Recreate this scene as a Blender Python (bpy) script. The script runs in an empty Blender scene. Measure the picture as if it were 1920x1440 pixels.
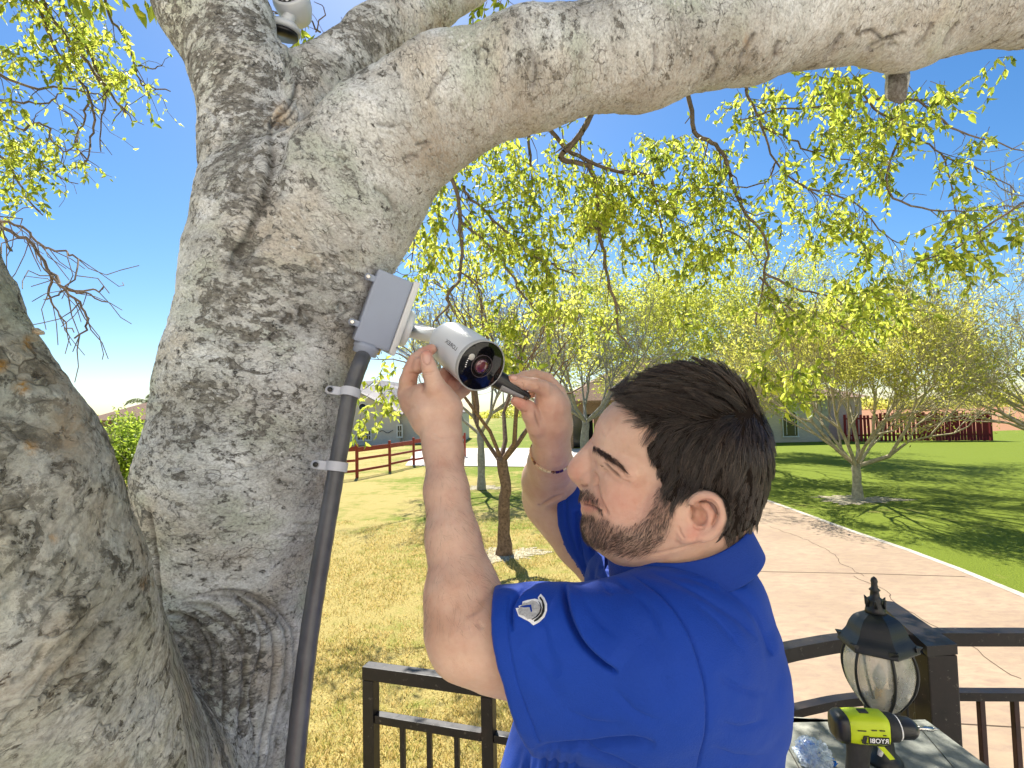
import bpy, bmesh, math, random
import numpy as np
from mathutils import Vector, Matrix
from mathutils.bvhtree import BVHTree
from math import radians, sin, cos, pi

rng = np.random.default_rng(7)
random.seed(7)
scene = bpy.context.scene
COL = scene.collection

# ------------------------------------------------------------------ camera
CAM = np.array([0.0, 0.0, 2.6])
PITCH, ROLL, FPX = radians(2.75), 0.022, 1000.0
F = np.array([0, cos(PITCH), sin(PITCH)])
U0 = np.array([0, -sin(PITCH), cos(PITCH)])
R0 = np.array([1.0, 0, 0])
R = R0 * cos(ROLL) - U0 * sin(ROLL)
U = U0 * cos(ROLL) + R0 * sin(ROLL)
cam_data = bpy.data.cameras.new('camera')
cam_data.sensor_width = 36.0
cam_data.lens = 18.75
cam_data.clip_start = 0.02
cam_data.clip_end = 3000
cam = bpy.data.objects.new('camera', cam_data)
COL.objects.link(cam)
cam.matrix_world = Matrix(((R[0], U[0], -F[0], CAM[0]), (R[1], U[1], -F[1], CAM[1]), (R[2], U[2], -F[2], CAM[2]), (0, 0, 0, 1)))
scene.camera = cam

# ------------------------------------------------------------------ light
SUN_EL, SUN_AZ = radians(50), radians(-13)      # azimuth from +Y, positive to +X
SUN = np.array([cos(SUN_EL) * sin(SUN_AZ), cos(SUN_EL) * cos(SUN_AZ), sin(SUN_EL)])
world = bpy.data.worlds.new('World')
scene.world = world
world.use_nodes = True
wn = world.node_tree
sky = wn.nodes.new('ShaderNodeTexSky')
sky.sky_type = 'NISHITA'
sky.sun_disc = False
sky.sun_elevation = SUN_EL
sky.sun_rotation = SUN_AZ
sky.air_density = 1.0
sky.dust_density = 0.35
sky.ozone_density = 4.0
bg = wn.nodes['Background']
bg.inputs['Strength'].default_value = 0.052
hsv = wn.nodes.new('ShaderNodeHueSaturation'); hsv.inputs['Saturation'].default_value = 1.25
wn.links.new(sky.outputs[0], hsv.inputs['Color']); wn.links.new(hsv.outputs[0], bg.inputs['Color'])
sl = bpy.data.lights.new('sun', 'SUN')
sl.energy = 3.7
sl.angle = radians(0.5)
sl.color = (1.0, 0.95, 0.86)
so = bpy.data.objects.new('sun', sl)
COL.objects.link(so)
so.rotation_euler = Vector(SUN).to_track_quat('Z', 'Y').to_euler()
scene.view_settings.view_transform = 'Standard'
scene.view_settings.look = 'None'
scene.view_settings.exposure = 1.62
scene.view_settings.gamma = 1.0
scene.cycles.use_denoising = True
scene.cycles.max_bounces = 8
scene.cycles.diffuse_bounces = 4
scene.cycles.transparent_max_bounces = 8
scene.cycles.caustics_reflective = False
scene.cycles.caustics_refractive = False

# ------------------------------------------------------------------ helpers
def P(px, py, d):
    return CAM + d * (R * (px - 960) / FPX + U * (720 - py) / FPX + F)
def PV(px, py, d):
    return Vector(P(px, py, d))
def G(px, py, z=0.0):
    v = R * (px - 960) / FPX + U * (720 - py) / FPX + F
    t = (z - CAM[2]) / v[2]
    return CAM + t * v
def proj(p):
    q = np.asarray(p) - CAM
    d = q @ F
    return 960 + FPX * (q @ R) / d, 720 - FPX * (q @ U) / d, d

def tag(o, label=None, cat=None, group=None, kind=None):
    if label: o['label'] = label
    if cat: o['category'] = cat
    if group: o['group'] = group
    if kind: o['kind'] = kind
    return o
def link(o, parent=None):
    COL.objects.link(o)
    if parent is not None:
        o.parent = parent
        o.matrix_parent_inverse = Matrix.Translation(parent.location).inverted() if parent.type == 'EMPTY' and parent.parent is None else Matrix.Identity(4)
    return o
def empty(name, loc, label, cat, group=None):
    o = bpy.data.objects.new(name, None)
    o.empty_display_size = 0.1
    COL.objects.link(o)
    o.location = Vector(loc)
    return tag(o, label, cat, group)
def pymesh(name, V, Fc, mat=None, smooth=False):
    me = bpy.data.meshes.new(name)
    me.from_pydata([tuple(map(float, v)) for v in V], [], [tuple(map(int, f)) for f in Fc])
    if mat: me.materials.append(mat)
    if smooth:
        me.polygons.foreach_set('use_smooth', [True] * len(me.polygons))
    me.update()
    return me
def fastmesh(name, V, Fc, mat=None, smooth=False):
    """V (n,3), Fc (m,k) numpy arrays with constant k"""
    V = np.ascontiguousarray(V, np.float32); Fc = np.ascontiguousarray(Fc, np.int32)
    me = bpy.data.meshes.new(name)
    m, k = Fc.shape
    me.vertices.add(len(V)); me.vertices.foreach_set('co', V.ravel())
    me.loops.add(m * k); me.loops.foreach_set('vertex_index', Fc.ravel())
    me.polygons.add(m)
    me.polygons.foreach_set('loop_start', np.arange(0, m * k, k, dtype=np.int32))
    me.polygons.foreach_set('loop_total', np.full(m, k, np.int32))
    if smooth: me.polygons.foreach_set('use_smooth', np.ones(m, bool))
    if mat: me.materials.append(mat)
    me.update(calc_edges=True)
    return me
def add(name, me, parent=None, **kw):
    o = bpy.data.objects.new(name, me)
    link(o, parent)
    tag(o, **kw)
    return o

class MB:
    """collects shapes into one mesh"""
    def __init__(s): s.V = []; s.F = []; s.n = 0; s.sm = []
    def raw(s, V, Fc, smooth=False):
        s.V += [tuple(v) for v in V]
        s.F += [tuple(i + s.n for i in f) for f in Fc]
        s.sm += [smooth] * len(Fc)
        s.n += len(V)
    def box(s, c, size, M=None, bev=0.0):
        c = np.asarray(c, float); h = np.asarray(size, float) / 2
        M = np.eye(3) if M is None else np.asarray(M)   # columns = axes
        if bev <= 0:
            pts = [c + M @ (h * np.array([x, y, z])) for x in (-1, 1) for y in (-1, 1) for z in (-1, 1)]
            s.raw(pts, [(0, 1, 3, 2), (4, 6, 7, 5), (0, 4, 5, 1), (2, 3, 7, 6), (0, 2, 6, 4), (1, 5, 7, 3)])
        else:
            bm = bmesh.new(); bmesh.ops.create_cube(bm, size=1.0)
            for v in bm.verts: v.co = Vector((v.co.x * 2 * h[0], v.co.y * 2 * h[1], v.co.z * 2 * h[2]))
            bmesh.ops.bevel(bm, geom=list(bm.edges), offset=bev, segments=2, affect='EDGES', profile=0.6)
            bm.verts.ensure_lookup_table()
            pts = [c + M @ np.array(v.co) for v in bm.verts]
            s.raw(pts, [tuple(v.index for v in f.verts) for f in bm.faces], False)
            bm.free()
    def tube(s, pts, rad, seg=8, cap=True, smooth=True):
        pts = [np.asarray(p, float) for p in pts]
        if np.isscalar(rad): rad = [rad] * len(pts)
        V = []; Fc = []
        ref = None
        for i, p in enumerate(pts):
            t = pts[min(i + 1, len(pts) - 1)] - pts[max(i - 1, 0)]
            t = t / (np.linalg.norm(t) + 1e-12)
            if ref is None:
                ref = np.cross(t, [0.31, 0.2, 0.93]); 
                if np.linalg.norm(ref) < 1e-3: ref = np.cross(t, [1, 0, 0])
            a = ref - t * (ref @ t); a /= np.linalg.norm(a) + 1e-12; ref = a
            b = np.cross(t, a)
            for k in range(seg):
                an = 2 * pi * k / seg
                V.append(p + rad[i] * (cos(an) * a + sin(an) * b))
        for i in range(len(pts) - 1):
            for k in range(seg):
                k2 = (k + 1) % seg
                Fc.append((i * seg + k, i * seg + k2, (i + 1) * seg + k2, (i + 1) * seg + k))
        if cap:
            Fc.append(tuple(reversed(range(seg))))
            Fc.append(tuple((len(pts) - 1) * seg + k for k in range(seg)))
        s.raw(V, Fc, smooth)
    def lathe(s, c, axis, prof, seg=24, smooth=True, ref=None, cap=True, phase=0.0):
        """prof: list of (radius, height along axis)"""
        c = np.asarray(c, float); ax = np.asarray(axis, float); ax = ax / np.linalg.norm(ax)
        a = np.cross(ax, [0.3, 0.2, 0.9]) if ref is None else np.asarray(ref, float) - ax * (np.asarray(ref, float) @ ax)
        if np.linalg.norm(a) < 1e-4: a = np.cross(ax, [1, 0, 0])
        a /= np.linalg.norm(a); b = np.cross(ax, a)
        V = []; Fc = []
        for r, h in prof:
            for k in range(seg):
                an = 2 * pi * k / seg + phase
                V.append(c + ax * h + r * (cos(an) * a + sin(an) * b))
        for i in range(len(prof) - 1):
            for k in range(seg):
                k2 = (k + 1) % seg
                Fc.append((i * seg + k, i * seg + k2, (i + 1) * seg + k2, (i + 1) * seg + k))
        if cap:
            if prof[0][0] > 1e-5: Fc.append(tuple(reversed(range(seg))))
            if prof[-1][0] > 1e-5: Fc.append(tuple((len(prof) - 1) * seg + k for k in range(seg)))
        s.raw(V, Fc, smooth)
    def prism(s, poly, off):
        """poly: list of 3D points (planar), extruded by off"""
        n = len(poly); off = np.asarray(off, float)
        V = [np.asarray(p, float) for p in poly] + [np.asarray(p, float) + off for p in poly]
        Fc = [tuple(range(n)), tuple(reversed(range(n, 2 * n)))]
        Fc += [(i, n + i, n + (i + 1) % n, (i + 1) % n) for i in range(n)]
        s.raw(V, Fc)
    def build(s, name, mat, parent=None, **kw):
        me = bpy.data.meshes.new(name)
        me.from_pydata([tuple(map(float, v)) for v in s.V], [], s.F)
        me.polygons.foreach_set('use_smooth', s.sm)
        me.materials.append(mat)
        me.validate()
        bm = bmesh.new(); bm.from_mesh(me); bmesh.ops.recalc_face_normals(bm, faces=bm.faces); bm.to_mesh(me); bm.free()
        me.update()
        return add(name, me, parent, **kw)

# ---- numpy gradient-free value noise
def _hash(ix, iy, iz, seed):
    h = (ix * 374761393 + iy * 668265263 + iz * 2147483647 + seed * 974634777) & 0xffffffff
    h = ((h ^ (h >> 13)) * 1274126177) & 0xffffffff
    h = h ^ (h >> 16)
    return (h & 0xffff).astype(np.float32) / 65535.0
def vnoise(p, seed=0):
    p = np.asarray(p, np.float32)
    i = np.floor(p).astype(np.int64); f = p - i
    f = f * f * (3 - 2 * f)
    r = 0
    for dx in (0, 1):
        wx = f[:, 0] if dx else 1 - f[:, 0]
        for dy in (0, 1):
            wy = f[:, 1] if dy else 1 - f[:, 1]
            for dz in (0, 1):
                wz = f[:, 2] if dz else 1 - f[:, 2]
                r = r + wx * wy * wz * _hash(i[:, 0] + dx, i[:, 1] + dy, i[:, 2] + dz, seed)
    return r * 2 - 1
def fbm(p, octv=4, seed=0, gain=0.5):
    a = 1.0; s = 0; t = 0
    p = np.asarray(p, np.float32)
    for o in range(octv):
        s = s + a * vnoise(p * (2 ** o), seed + o * 17); t += a; a *= gain
    return s / t

# ---- signed distance grid + surface nets
class Grid:
    def __init__(s, lo, hi, h):
        s.lo = np.asarray(lo, np.float64); s.h = h
        s.n = np.ceil((np.asarray(hi) - s.lo) / h).astype(int) + 1
        s.D = np.full(tuple(s.n), 0.05, np.float32)
        s.ax = [s.lo[i] + h * np.arange(s.n[i]) for i in range(3)]
    def _sl(s, lo, hi):
        a = np.clip(np.floor((lo - s.lo) / s.h).astype(int), 0, s.n)
        b = np.clip(np.ceil((hi - s.lo) / s.h).astype(int) + 1, 0, s.n)
        if np.any(b <= a): return None
        sl = tuple(slice(a[i], b[i]) for i in range(3))
        X = s.ax[0][sl[0]].astype(np.float32)[:, None, None]
        Y = s.ax[1][sl[1]].astype(np.float32)[None, :, None]
        Z = s.ax[2][sl[2]].astype(np.float32)[None, None, :]
        return sl, X, Y, Z
    def _put(s, sl, d, k, op):
        D = s.D[sl]
        if op == 's': d = -d
        if op == 'u':
            if k > 0:
                hh = np.maximum(k - np.abs(D - d), 0) / k
                s.D[sl] = np.minimum(D, d) - hh * hh * k * 0.25
            else: s.D[sl] = np.minimum(D, d)
        else:
            if k > 0:
                hh = np.maximum(k - np.abs(D - d), 0) / k
                s.D[sl] = np.maximum(D, d) + hh * hh * k * 0.25
            else: s.D[sl] = np.maximum(D, d)
    def cap(s, a, b, ra, rb, k=0.01, op='u'):
        a = np.asarray(a, float); b = np.asarray(b, float)
        m = max(ra, rb) + k + 3 * s.h
        q = s._sl(np.minimum(a, b) - m, np.maximum(a, b) + m)
        if q is None: return
        sl, X, Y, Z = q
        ba = b - a; L2 = max(ba @ ba, 1e-12)
        t = ((X - a[0]) * ba[0] + (Y - a[1]) * ba[1] + (Z - a[2]) * ba[2]) / L2
        t = np.clip(t, 0, 1)
        d = np.sqrt((X - a[0] - t * ba[0]) ** 2 + (Y - a[1] - t * ba[1]) ** 2 + (Z - a[2] - t * ba[2]) ** 2) - (ra + (rb - ra) * t)
        s._put(sl, d.astype(np.float32), k, op)
    def chain(s, pts, k=0.01, op='u'):
        for (a, ra), (b, rb) in zip(pts[:-1], pts[1:]):
            s.cap(a, b, ra, rb, k, op)
    def ell(s, c, r, M=None, k=0.01, op='u'):
        c = np.asarray(c, float); r = np.asarray(r, float)
        M = np.eye(3) if M is None else M            # columns = axes
        ext = np.sqrt(((np.abs(M) * r[None, :]) ** 2).sum(1)) + k + 3 * s.h
        q = s._sl(c - ext, c + ext)
        if q is None: return
        sl, X, Y, Z = q
        x, y, z = X - c[0], Y - c[1], Z - c[2]
        u = (x * M[0, 0] + y * M[1, 0] + z * M[2, 0])
        v = (x * M[0, 1] + y * M[1, 1] + z * M[2, 1])
        w = (x * M[0, 2] + y * M[1, 2] + z * M[2, 2])
        k0 = np.sqrt((u / r[0]) ** 2 + (v / r[1]) ** 2 + (w / r[2]) ** 2)
        k1 = np.sqrt((u / r[0] ** 2) ** 2 + (v / r[1] ** 2) ** 2 + (w / r[2] ** 2) ** 2) + 1e-9
        d = k0 * (k0 - 1) / k1
        s._put(sl, d.astype(np.float32), k, op)
    def func(s, lo, hi, fn, k=0.0, op='u'):
        q = s._sl(np.asarray(lo, float), np.asarray(hi, float))
        if q is None: return
        sl, X, Y, Z = q
        s._put(sl, np.broadcast_to(fn(X, Y, Z), s.D[sl].shape).astype(np.float32), k, op)
    def mesh(s):
        D = s.D
        D[0] = np.maximum(D[0], s.h); D[-1] = np.maximum(D[-1], s.h); D[:, 0] = np.maximum(D[:, 0], s.h); D[:, -1] = np.maximum(D[:, -1], s.h); D[:, :, 0] = np.maximum(D[:, :, 0], s.h); D[:, :, -1] = np.maximum(D[:, :, -1], s.h)
        I = D < 0
        c = I[:-1, :-1, :-1].astype(np.int8)
        for dx, dy, dz in ((0, 0, 1), (0, 1, 0), (0, 1, 1), (1, 0, 0), (1, 0, 1), (1, 1, 0), (1, 1, 1)):
            c = c + I[dx:D.shape[0] - 1 + dx, dy:D.shape[1] - 1 + dy, dz:D.shape[2] - 1 + dz]
        act = np.argwhere((c > 0) & (c < 8))
        idx = {}
        ids = np.full(c.shape, -1, np.int32)
        ids[act[:, 0], act[:, 1], act[:, 2]] = np.arange(len(act))
        del c
        acc = np.zeros((len(act), 3), np.float32); cnt = np.zeros(len(act), np.float32)
        offs = [(i, j, k) for i in (0, 1) for j in (0, 1) for k in (0, 1)]
        vals = {o: D[act[:, 0] + o[0], act[:, 1] + o[1], act[:, 2] + o[2]] for o in offs}
        for o in offs:
            for a in range(3):
                if o[a] == 0:
                    o2 = tuple(o[i] + (1 if i == a else 0) for i in range(3))
                    v0, v1 = vals[o], vals[o2]
                    m = (v0 < 0) != (v1 < 0)
                    t = np.where(m, v0 / np.where(m, v0 - v1, 1), 0)
                    base = np.array(o, np.float32)[None, :].repeat(len(act), 0)
                    base[:, a] += t
                    acc += base * m[:, None]; cnt += m
        V = (acc / np.maximum(cnt, 1)[:, None] + act) * s.h + s.lo
        quads = []
        for a in range(3):
            b, cc = (a + 1) % 3, (a + 2) % 3
            s0 = [slice(None)] * 3; s1 = [slice(None)] * 3
            s0[a] = slice(0, -1); s1[a] = slice(1, None)
            A = I[tuple(s0)]; B = I[tuple(s1)]
            e = np.argwhere(A != B)
            e = e[(e[:, b] > 0) & (e[:, cc] > 0) & (e[:, b] < D.shape[b] - 1) & (e[:, cc] < D.shape[cc] - 1)]
            flip = A[e[:, 0], e[:, 1], e[:, 2]]
            def g(db, dc):
                q = e.copy(); q[:, b] -= db; q[:, cc] -= dc
                return ids[q[:, 0], q[:, 1], q[:, 2]]
            q = np.stack([g(1, 1), g(0, 1), g(0, 0), g(1, 0)], 1)
            q[~flip] = q[~flip][:, ::-1]
            quads.append(q)
        Q = np.concatenate(quads)
        Q = Q[(Q >= 0).all(1)]
        return V, Q
def vnormals(V, Q):
    n = np.cross(V[Q[:, 2]] - V[Q[:, 0]], V[Q[:, 3]] - V[Q[:, 1]])
    N = np.zeros_like(V)
    for k in range(4): np.add.at(N, Q[:, k], n)
    return N / (np.linalg.norm(N, axis=1, keepdims=True) + 1e-12)
def relax(V, Q, it=2, lam=0.5):
    for _ in range(it):
        S = np.zeros_like(V); C = np.zeros(len(V))
        for k in range(4):
            a, b = Q[:, k], Q[:, (k + 1) % 4]
            np.add.at(S, a, V[b]); np.add.at(S, b, V[a]); np.add.at(C, a, 1); np.add.at(C, b, 1)
        V = V + lam * (S / np.maximum(C, 1)[:, None] - V)
    return V
def subdiv(V, Q):
    """one linear quad subdivision"""
    e = np.concatenate([Q[:, [0, 1]], Q[:, [1, 2]], Q[:, [2, 3]], Q[:, [3, 0]]]); e.sort(axis=1)
    key = e[:, 0].astype(np.int64) * len(V) + e[:, 1]
    u, inv = np.unique(key, return_inverse=True)
    em = (V[u // len(V)] + V[u % len(V)]) / 2
    fm = V[Q].mean(1)
    n = len(V); m = len(Q); inv = inv.reshape(4, m) + n
    f = np.arange(m) + n + len(u)
    V2 = np.concatenate([V, em, fm])
    Q2 = np.concatenate([np.stack([Q[:, 0], inv[0], f, inv[3]], 1), np.stack([inv[0], Q[:, 1], inv[1], f], 1),
                         np.stack([f, inv[1], Q[:, 2], inv[2]], 1), np.stack([inv[3], f, inv[2], Q[:, 3]], 1)])
    return V2, Q2

def cr(pts, n=5):
    out = []
    for i in range(len(pts) - 1):
        p0 = pts[max(i - 1, 0)]; p1 = pts[i]; p2 = pts[i + 1]; p3 = pts[min(i + 2, len(pts) - 1)]
        for k in range(n):
            t = k / n
            out.append(.5 * ((2 * p1) + (-p0 + p2) * t + (2 * p0 - 5 * p1 + 4 * p2 - p3) * t * t + (-p0 + 3 * p1 - 3 * p2 + p3) * t ** 3))
    out.append(pts[-1]); return out
def view(V):
    q = V - CAM; d = q @ F
    return 960 + FPX * (q @ R) / d, 720 - FPX * (q @ U) / d, d
def curve_fall(X, Y, poly, w, ends=.12, reach=4):
    """0..1 strength of a line traced over the surface: gaussian across (w), faded at the ends; plus the signed side"""
    c = np.array(cr([np.array(p, float) for p in poly], 5)); f = np.zeros(len(X)); side = np.zeros(len(X)); bd = np.full(len(X), 1e9)
    lo = c.min(0) - reach * w; hi = c.max(0) + reach * w
    ix = np.where((X > lo[0]) & (X < hi[0]) & (Y > lo[1]) & (Y < hi[1]))[0]
    if len(ix) == 0: return f, side, bd
    x, y = X[ix], Y[ix]; best = np.full(len(ix), 1e9); sd_ = np.zeros(len(ix)); par = np.zeros(len(ix))
    for i in range(len(c) - 1):
        a, b = c[i], c[i + 1]; ab = b - a; t = np.clip(((x - a[0]) * ab[0] + (y - a[1]) * ab[1]) / (ab @ ab + 1e-9), 0, 1)
        dx, dy = x - a[0] - t * ab[0], y - a[1] - t * ab[1]; dd = np.hypot(dx, dy); m = dd < best
        best = np.where(m, dd, best); sd_ = np.where(m, np.sign(ab[0] * dy - ab[1] * dx), sd_); par = np.where(m, (i + t) / (len(c) - 1), par)
    e = np.clip(np.minimum(par, 1 - par) / max(ends, 1e-3), 0, 1)
    f[ix] = np.exp(-(best / w) ** 2) * e; side[ix] = sd_; bd[ix] = np.where(e > 0, best, 1e9)
    return f, side, bd

# ------------------------------------------------------------------ materials
class NT:
    def __init__(s, name, rough=0.8, spec=0.3):
        s.m = bpy.data.materials.new(name); s.m.use_nodes = True
        s.t = s.m.node_tree; s.b = s.t.nodes['Principled BSDF']
        s.b.inputs['Roughness'].default_value = rough
        s.b.inputs['Specular IOR Level'].default_value = spec
        s.out = s.t.nodes['Material Output']
    def n(s, typ, **kw):
        nd = s.t.nodes.new(typ)
        for k, v in kw.items(): setattr(nd, k, v)
        return nd
    def l(s, a, b): s.t.links.new(a, b)
    def coord(s, scale=(1, 1, 1), rot=(0, 0, 0), attr=None):
        if attr:
            a = s.n('ShaderNodeAttribute', attribute_name=attr); src = a.outputs['Vector']
        else:
            src = s.n('ShaderNodeTexCoord').outputs['Object']
        mp = s.n('ShaderNodeMapping'); mp.inputs['Scale'].default_value = scale; mp.inputs['Rotation'].default_value = rot
        s.l(src, mp.inputs['Vector']); return mp.outputs[0]
    def noise(s, v, scale, detail=4, rough=0.5, dist=0.0, out=0):
        nd = s.n('ShaderNodeTexNoise'); nd.inputs['Scale'].default_value = scale; nd.inputs['Detail'].default_value = detail
        nd.inputs['Roughness'].default_value = rough; nd.inputs['Distortion'].default_value = dist
        if v is not None: s.l(v, nd.inputs['Vector'])
        return nd.outputs[out]
    def vor(s, v, scale, feature='F1', rand=1.0, out=0):
        nd = s.n('ShaderNodeTexVoronoi', feature=feature); nd.inputs['Scale'].default_value = scale
        if 'Randomness' in nd.inputs: nd.inputs['Randomness'].default_value = rand
        s.l(v, nd.inputs['Vector']); return nd.outputs[out]
    def ramp(s, f, stops, interp='LINEAR'):
        r = s.n('ShaderNodeValToRGB'); r.color_ramp.interpolation = interp
        els = r.color_ramp.elements
        while len(els) < len(stops): els.new(0.5)
        for e, (p, c) in zip(els, stops):
            e.position = p; e.color = (*c, 1) if hasattr(c, '__len__') else (c, c, c, 1)
        s.l(f, r.inputs[0]); return r.outputs[0]
    def mix(s, f, a, b, mode='MIX'):
        m = s.n('ShaderNodeMix', data_type='RGBA', blend_type=mode)
        for sock, v in ((m.inputs[0], f), (m.inputs[6], a), (m.inputs[7], b)):
            if isinstance(v, bpy.types.NodeSocket): s.l(v, sock)
            elif hasattr(v, '__len__'): sock.default_value = (*v, 1)
            else: sock.default_value = v
        return m.outputs[2]
    def math(s, op, a, b=None, c=None):
        m = s.n('ShaderNodeMath', operation=op)
        for i, v in enumerate((a, b, c)):
            if v is None: continue
            if isinstance(v, bpy.types.NodeSocket): s.l(v, m.inputs[i])
            else: m.inputs[i].default_value = v
        return m.outputs[0]
    def col(s, c):
        if isinstance(c, bpy.types.NodeSocket): s.l(c, s.b.inputs['Base Color'])
        else: s.b.inputs['Base Color'].default_value = (*c, 1)
        return s
    def bump(s, h, strength=0.5, dist=0.01, prev=None):
        b = s.n('ShaderNodeBump'); b.inputs['Strength'].default_value = strength; b.inputs['Distance'].default_value = dist
        s.l(h, b.inputs['Height'])
        if prev is not None: s.l(prev, b.inputs['Normal'])
        s.l(b.outputs[0], s.b.inputs['Normal']); return b.outputs[0]
def simple(name, c, rough=0.6, spec=0.3, metal=0.0, var=0.12, scale=30, bump=0.0):
    t = NT(name, rough, spec); t.b.inputs['Metallic'].default_value = metal
    v = t.coord(); nz = t.noise(v, scale, 5, 0.6)
    c = np.array(c)
    t.col(t.ramp(nz, [(0.3, tuple(c * (1 - var))), (0.7, tuple(np.minimum(c * (1 + var), 1)))]))
    t.l(t.math('ADD', t.math('MULTIPLY', nz, 0.2), rough - 0.1), t.b.inputs['Roughness'])
    if bump: t.bump(t.noise(v, scale * 4, 4, 0.6), bump, 0.002)
    return t.m
def leafmat(name, cols, trans=0.5, scale=3.0):
    t = NT(name, 0.5, 0.4)
    g = t.n('ShaderNodeNewGeometry')
    rnd = g.outputs['Random Per Island']
    nz = t.noise(t.coord(), scale, 2)
    f = t.math('ADD', t.math('MULTIPLY', rnd, 0.6), t.math('MULTIPLY', nz, 0.4))
    n = len(cols)
    c = t.ramp(f, [(0.2 + 0.6 * i / (n - 1), cols[i]) for i in range(n)])
    t.col(c)
    tr = t.n('ShaderNodeBsdfTranslucent'); 
    t.l(t.mix(0.5, c, (0.75, 0.85, 0.05), 'MIX') if False else c, tr.inputs['Color'])
    hs = t.n('ShaderNodeHueSaturation'); hs.inputs['Value'].default_value = 1.9; hs.inputs['Saturation'].default_value = 0.93; hs.inputs['Hue'].default_value = 0.488
    t.l(c, hs.inputs['Color']); t.l(hs.outputs[0], tr.inputs['Color'])
    ms = t.n('ShaderNodeMixShader'); ms.inputs[0].default_value = trans
    t.l(t.b.outputs[0], ms.inputs[1]); t.l(tr.outputs[0], ms.inputs[2]); t.l(ms.outputs[0], t.out.inputs['Surface'])
    return t.m

# ------------------------------------------------------------------ batch builders for twigs and leaves
def seg_mesh(name, segs, mat, sides=4):
    """segs: (n,8) ax ay az bx by bz ra rb"""
    S = np.asarray(segs, np.float64); a = S[:, 0:3]; b = S[:, 3:6]; ra = S[:, 6]; rb = S[:, 7]
    t = b - a; t /= np.linalg.norm(t, axis=1, keepdims=True) + 1e-9
    ref = np.where(np.abs(t[:, 2:3]) < 0.9, np.array([[0, 0, 1.0]]), np.array([[1.0, 0, 0]]))
    u = np.cross(t, ref); u /= np.linalg.norm(u, axis=1, keepdims=True) + 1e-9
    v = np.cross(t, u)
    n = len(S); V = np.zeros((n, 2 * sides, 3))
    for k in range(sides):
        an = 2 * pi * k / sides
        o = cos(an) * u + sin(an) * v
        V[:, k] = a - t * ra[:, None] * 0.3 + o * ra[:, None]; V[:, sides + k] = b + o * rb[:, None]
    base = (np.arange(n) * 2 * sides)[:, None]
    Q = np.concatenate([base + np.array([[k, (k + 1) % sides, sides + (k + 1) % sides, sides + k]]) for k in range(sides)])
    return fastmesh(name, V.reshape(-1, 3), Q, mat, True)
def leaf_mesh(name, pos, dirs, L, W, mat, fold=0.25):
    pos = np.asarray(pos, float); d = np.asarray(dirs, float); d /= np.linalg.norm(d, axis=1, keepdims=True) + 1e-9
    n = len(pos); L = np.broadcast_to(L, n)[:, None]; W = np.broadcast_to(W, n)[:, None]
    r = rng.normal(size=(n, 3)); s = np.cross(d, r); s /= np.linalg.norm(s, axis=1, keepdims=True) + 1e-9
    m = np.cross(s, d)
    V = np.zeros((n, 6, 3))
    V[:, 0] = pos
    V[:, 1] = pos + d * L * .3 + s * W * .5 + m * W * fold
    V[:, 2] = pos + d * L * .65 + s * W * .36 + m * W * fold * .6 - m * L * .05
    V[:, 3] = pos + d * L - m * L * .12
    V[:, 4] = pos + d * L * .65 - s * W * .36 + m * W * fold * .6 - m * L * .05
    V[:, 5] = pos + d * L * .3 - s * W * .5 + m * W * fold
    b = (np.arange(n) * 6)[:, None]
    Q = np.concatenate([b + np.array([[0, 1, 2, 3]]), b + np.array([[0, 3, 4, 5]])])
    return fastmesh(name, V.reshape(-1, 3), Q, mat, False)

def unit(v): v = np.asarray(v, float); return v / (np.linalg.norm(v) + 1e-9)

# ------------------------------------------------------------------ setting materials
def mat_lawn():
    t = NT('lawn', 0.9, 0.1)
    v = t.coord()
    sx = t.n('ShaderNodeSeparateXYZ'); t.l(v, sx.inputs[0])
    big = t.noise(v, 0.35, 4, 0.6); mid = t.noise(v, 3.0, 5, 0.65); fine = t.noise(v, 45, 4, 0.75)
    green = t.ramp(fine, [(0.3, (.075, .11, .012)), (0.55, (.17, .22, .022)), (0.75, (.32, .35, .045))])
    dry = t.ramp(fine, [(0.3, (.19, .135, .035)), (0.5, (.39, .315, .105)), (0.72, (.52, .44, .19))])
    f = t.math('MULTIPLY_ADD', sx.outputs[0], -0.055, 0.55)         # drier to the left
    f = t.math('ADD', f, t.math('MULTIPLY', t.math('SUBTRACT', big, 0.5), 1.6))
    f = t.math('ADD', f, t.math('MULTIPLY', t.math('SUBTRACT', mid, 0.5), 1.3))
    f2 = t.math('MULTIPLY_ADD', sx.outputs[1], -0.02, 0.25)
    fy = t.math('ADD', f, t.math('MAXIMUM', f2, -0.35))
    c = t.mix(t.ramp(fy, [(0.3, 0.0), (0.7, 1.0)]), green, dry)
    # bare rusty earth of the field far off to the right
    s2 = t.math('GREATER_THAN', t.math('ADD', sx.outputs[1], t.math('MULTIPLY', t.math('SUBTRACT', big, .5), 6)), 44.0)
    s3 = t.math('MULTIPLY', s2, t.math('GREATER_THAN', sx.outputs[0], 14.0))
    c = t.mix(s3, c, (.33, .17, .09))
    t.col(c)
    t.bump(t.math('ADD', fine, t.math('MULTIPLY', mid, .5)), 0.8, 0.03)
    return t.m
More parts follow.
